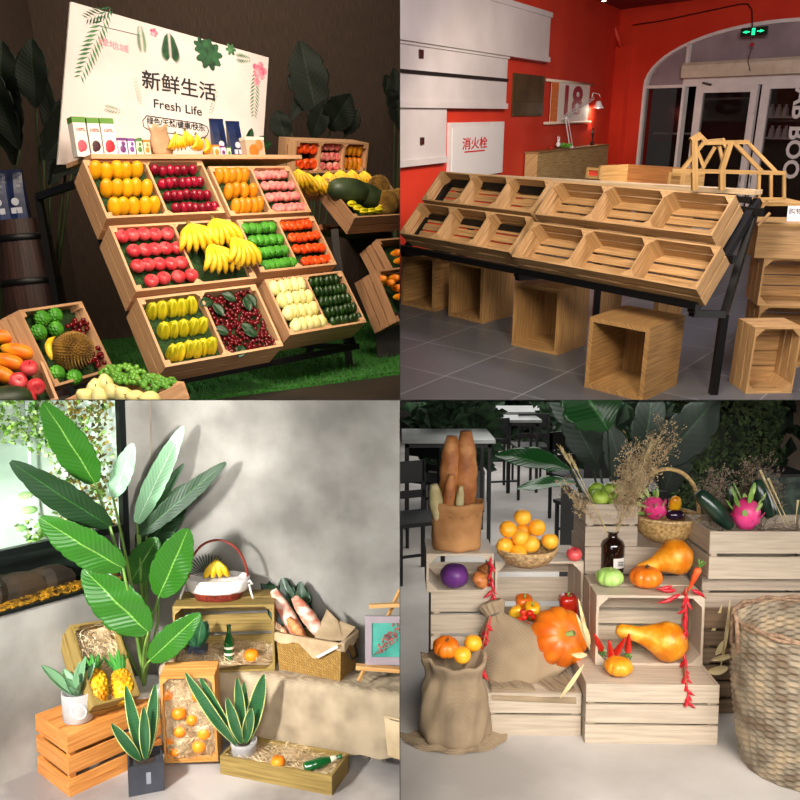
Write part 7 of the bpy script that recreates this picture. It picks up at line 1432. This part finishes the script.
b_ = BR.y(690, 430, 9); bush((b_[0], 9, FR), 1.2, 2.6, 1500, 'dark mass of plants behind the mossy column', m_fd, sz=.22, trunk=.05)
b_ = BR.y(762, 425, 12.5); bush((b_[0], 12.5, FR), .32, 1.9, 600, 'dark shrub growing in the brown planter at the right', m_fd, sz=.14, trunk=.04, z0=.3)
b_ = BR.y(600, 430, 9.8); bush((b_[0], 9.8, FR), .9, 2.4, 900, 'dark shrubs behind the big broad-leaved plant', m_fd, sz=.2, trunk=.05)
pl = BR.y(758, 448, 8.8); o = empty('brown_planter', 'brown box planter beside the beige wall at the right', 'planter', loc=(BR.y(750, 448, 8.8)[0], 8.8, FR)); zt_ = BR.y(758, 437, 8.8)[2]-FR; MB().b2((0, 0, 0), (.34, .6, zt_-.03)).build('box', mat('planter_brown', '5c4634', '705844', rough=.7, scale=4), o); MB().b2((-.02, -.02, zt_-.03), (.36, .62, zt_)).build('rim', mat('planter_rim', '8a8478', rough=.6), o)
# right wall
wz = BR.z(800, 466, FR); we = BR.z(776, 452, FR); dr2 = unit(we-wz)
mb = MB(); L2_ = 4.0; mb.b2((-6, 0, 0), (np.linalg.norm(we-wz)+1.0, .1, 3)); o = struct('wall_right', mb, mat('warm_beige_wall', '9a8674', 'b09c88', rough=.8, scale=2)); nrm_ = np.array([dr2[1], -dr2[0], 0]); place(o, wz, basis(dr2, -np.array([dr2[1], -dr2[0], 0])*-1 if False else np.cross(zv, dr2), zv))
# pink panel
pp = BR.y(538, 438, 14); tag(MB().b2((0, 0, 0), (.42, .05, 2.2)).build('pink_panel', mat('pink_wallpaper', 'b87878', 'd89a98', rough=.8, scale=14)), 'pink patterned panel standing in the distance above the far tables', 'panel', loc=(pp[0], 14, pp[2]))
# dark printed bin at right
dbp = BR.y(780, 500, 5.2); o = empty('storage_bin', 'dark patterned storage bin behind the right crate', 'bin', loc=(dbp[0]-.02, 5.2, FR)); zq = BR.y(785, 474, 5.2)[2]-FR; MB().b2((0, 0, 0), (.19, .3, zq-.02)).build('body', mat('floral_dark', '12201c', '46584a', rough=.5, scale=16), o); MB().b2((-.01, -.01, zq-.02), (.2, .31, zq)).build('lid', blk, o)

# ------------------------------------------------------------------ added booth dividers that block light and view, then every booth is placed
ROOM = TL
cq, sq = math.cos(PITCH), math.sin(PITCH)
FW = np.array([0, cq, -sq]); UP = np.array([0, sq, cq])
pm = mat('divider_board', (.05, .045, .04), rough=.9)
def divider(name, a, b, th, nrm, near=2.6):
    V = []; n_ = np.array(nrm, float)*th/2
    (u0, u1), axis = b, a
    for d_ in (near, 16.0):
        for s_ in (u0, u1): V.append(FW*d_ + np.array(axis)*s_*d_)
    mb = MB(); P = [tuple(v + n_) for v in V] + [tuple(v - n_) for v in V]
    mb.add(P, [(0, 1, 3, 2), (4, 6, 7, 5), (0, 4, 5, 1), (2, 3, 7, 6), (0, 2, 6, 4), (1, 5, 7, 3)])
    o = mb.build(name, pm); o['kind'] = 'structure'; return o
divider('light_divider_upright', UP, (-.75, .75), .001, (1, 0, 0), 2.9)
divider('light_divider_flat', (1, 0, 0), (-.9, .9), .001, UP, 2.3)
def finish():
    seen = set()
    for rm in (TL, TR, BL, BR):
        R4 = Matrix([[float(x) for x in r] for r in rm.R]).to_4x4()
        for o in rm.objs:
            if o.name in seen: continue
            seen.add(o.name)
            o.matrix_basis = R4 @ o.matrix_basis
            if o.type == 'LIGHT': continue
            stack = [(o, o.matrix_basis.copy())]; dead = []; alive = 0
            while stack:
                x, M = stack.pop()
                for c in x.children: stack.append((c, M @ c.matrix_basis))
                if x.type != 'MESH': continue
                n = len(x.data.vertices); co = np.empty(n*3); x.data.vertices.foreach_get('co', co); co = co.reshape(-1, 3)
                Mn = np.array(M); W = co @ Mn[:3, :3].T + Mn[:3, 3]
                cuts = []; gone = False
                for nrm in (np.array([rm.sx, 0, 0.]), UP*rm.sy):
                    s = W @ nrm
                    if s.max() < .003: gone = True
                    elif s.min() < .0015: cuts.append(nrm)
                if gone: dead.append(x); continue
                alive += 1
                if cuts:
                    if x.data.users > 1: x.data = x.data.copy()
                    bm = bmesh.new(); bm.from_mesh(x.data); Mi = M.inverted()
                    for nrm in cuts:
                        co_ = Mi @ Vector(nrm*.002); no_ = (M.to_3x3().transposed() @ Vector(nrm)).normalized()
                        bmesh.ops.bisect_plane(bm, geom=bm.verts[:]+bm.edges[:]+bm.faces[:], dist=1e-6, plane_co=co_, plane_no=no_, clear_inner=True)
                    bm.to_mesh(x.data); bm.free()
                    if len(x.data.polygons) == 0: dead.append(x); alive -= 1
            if not alive and o.type in ('EMPTY', 'MESH'):
                print('GONE', o.name, o.get('label'))
                for c in list(o.children_recursive): bpy.data.objects.remove(c)
                bpy.data.objects.remove(o)
            else:
                for x in dead:
                    if x == o: continue
                    if not x.children: bpy.data.objects.remove(x)
finish()
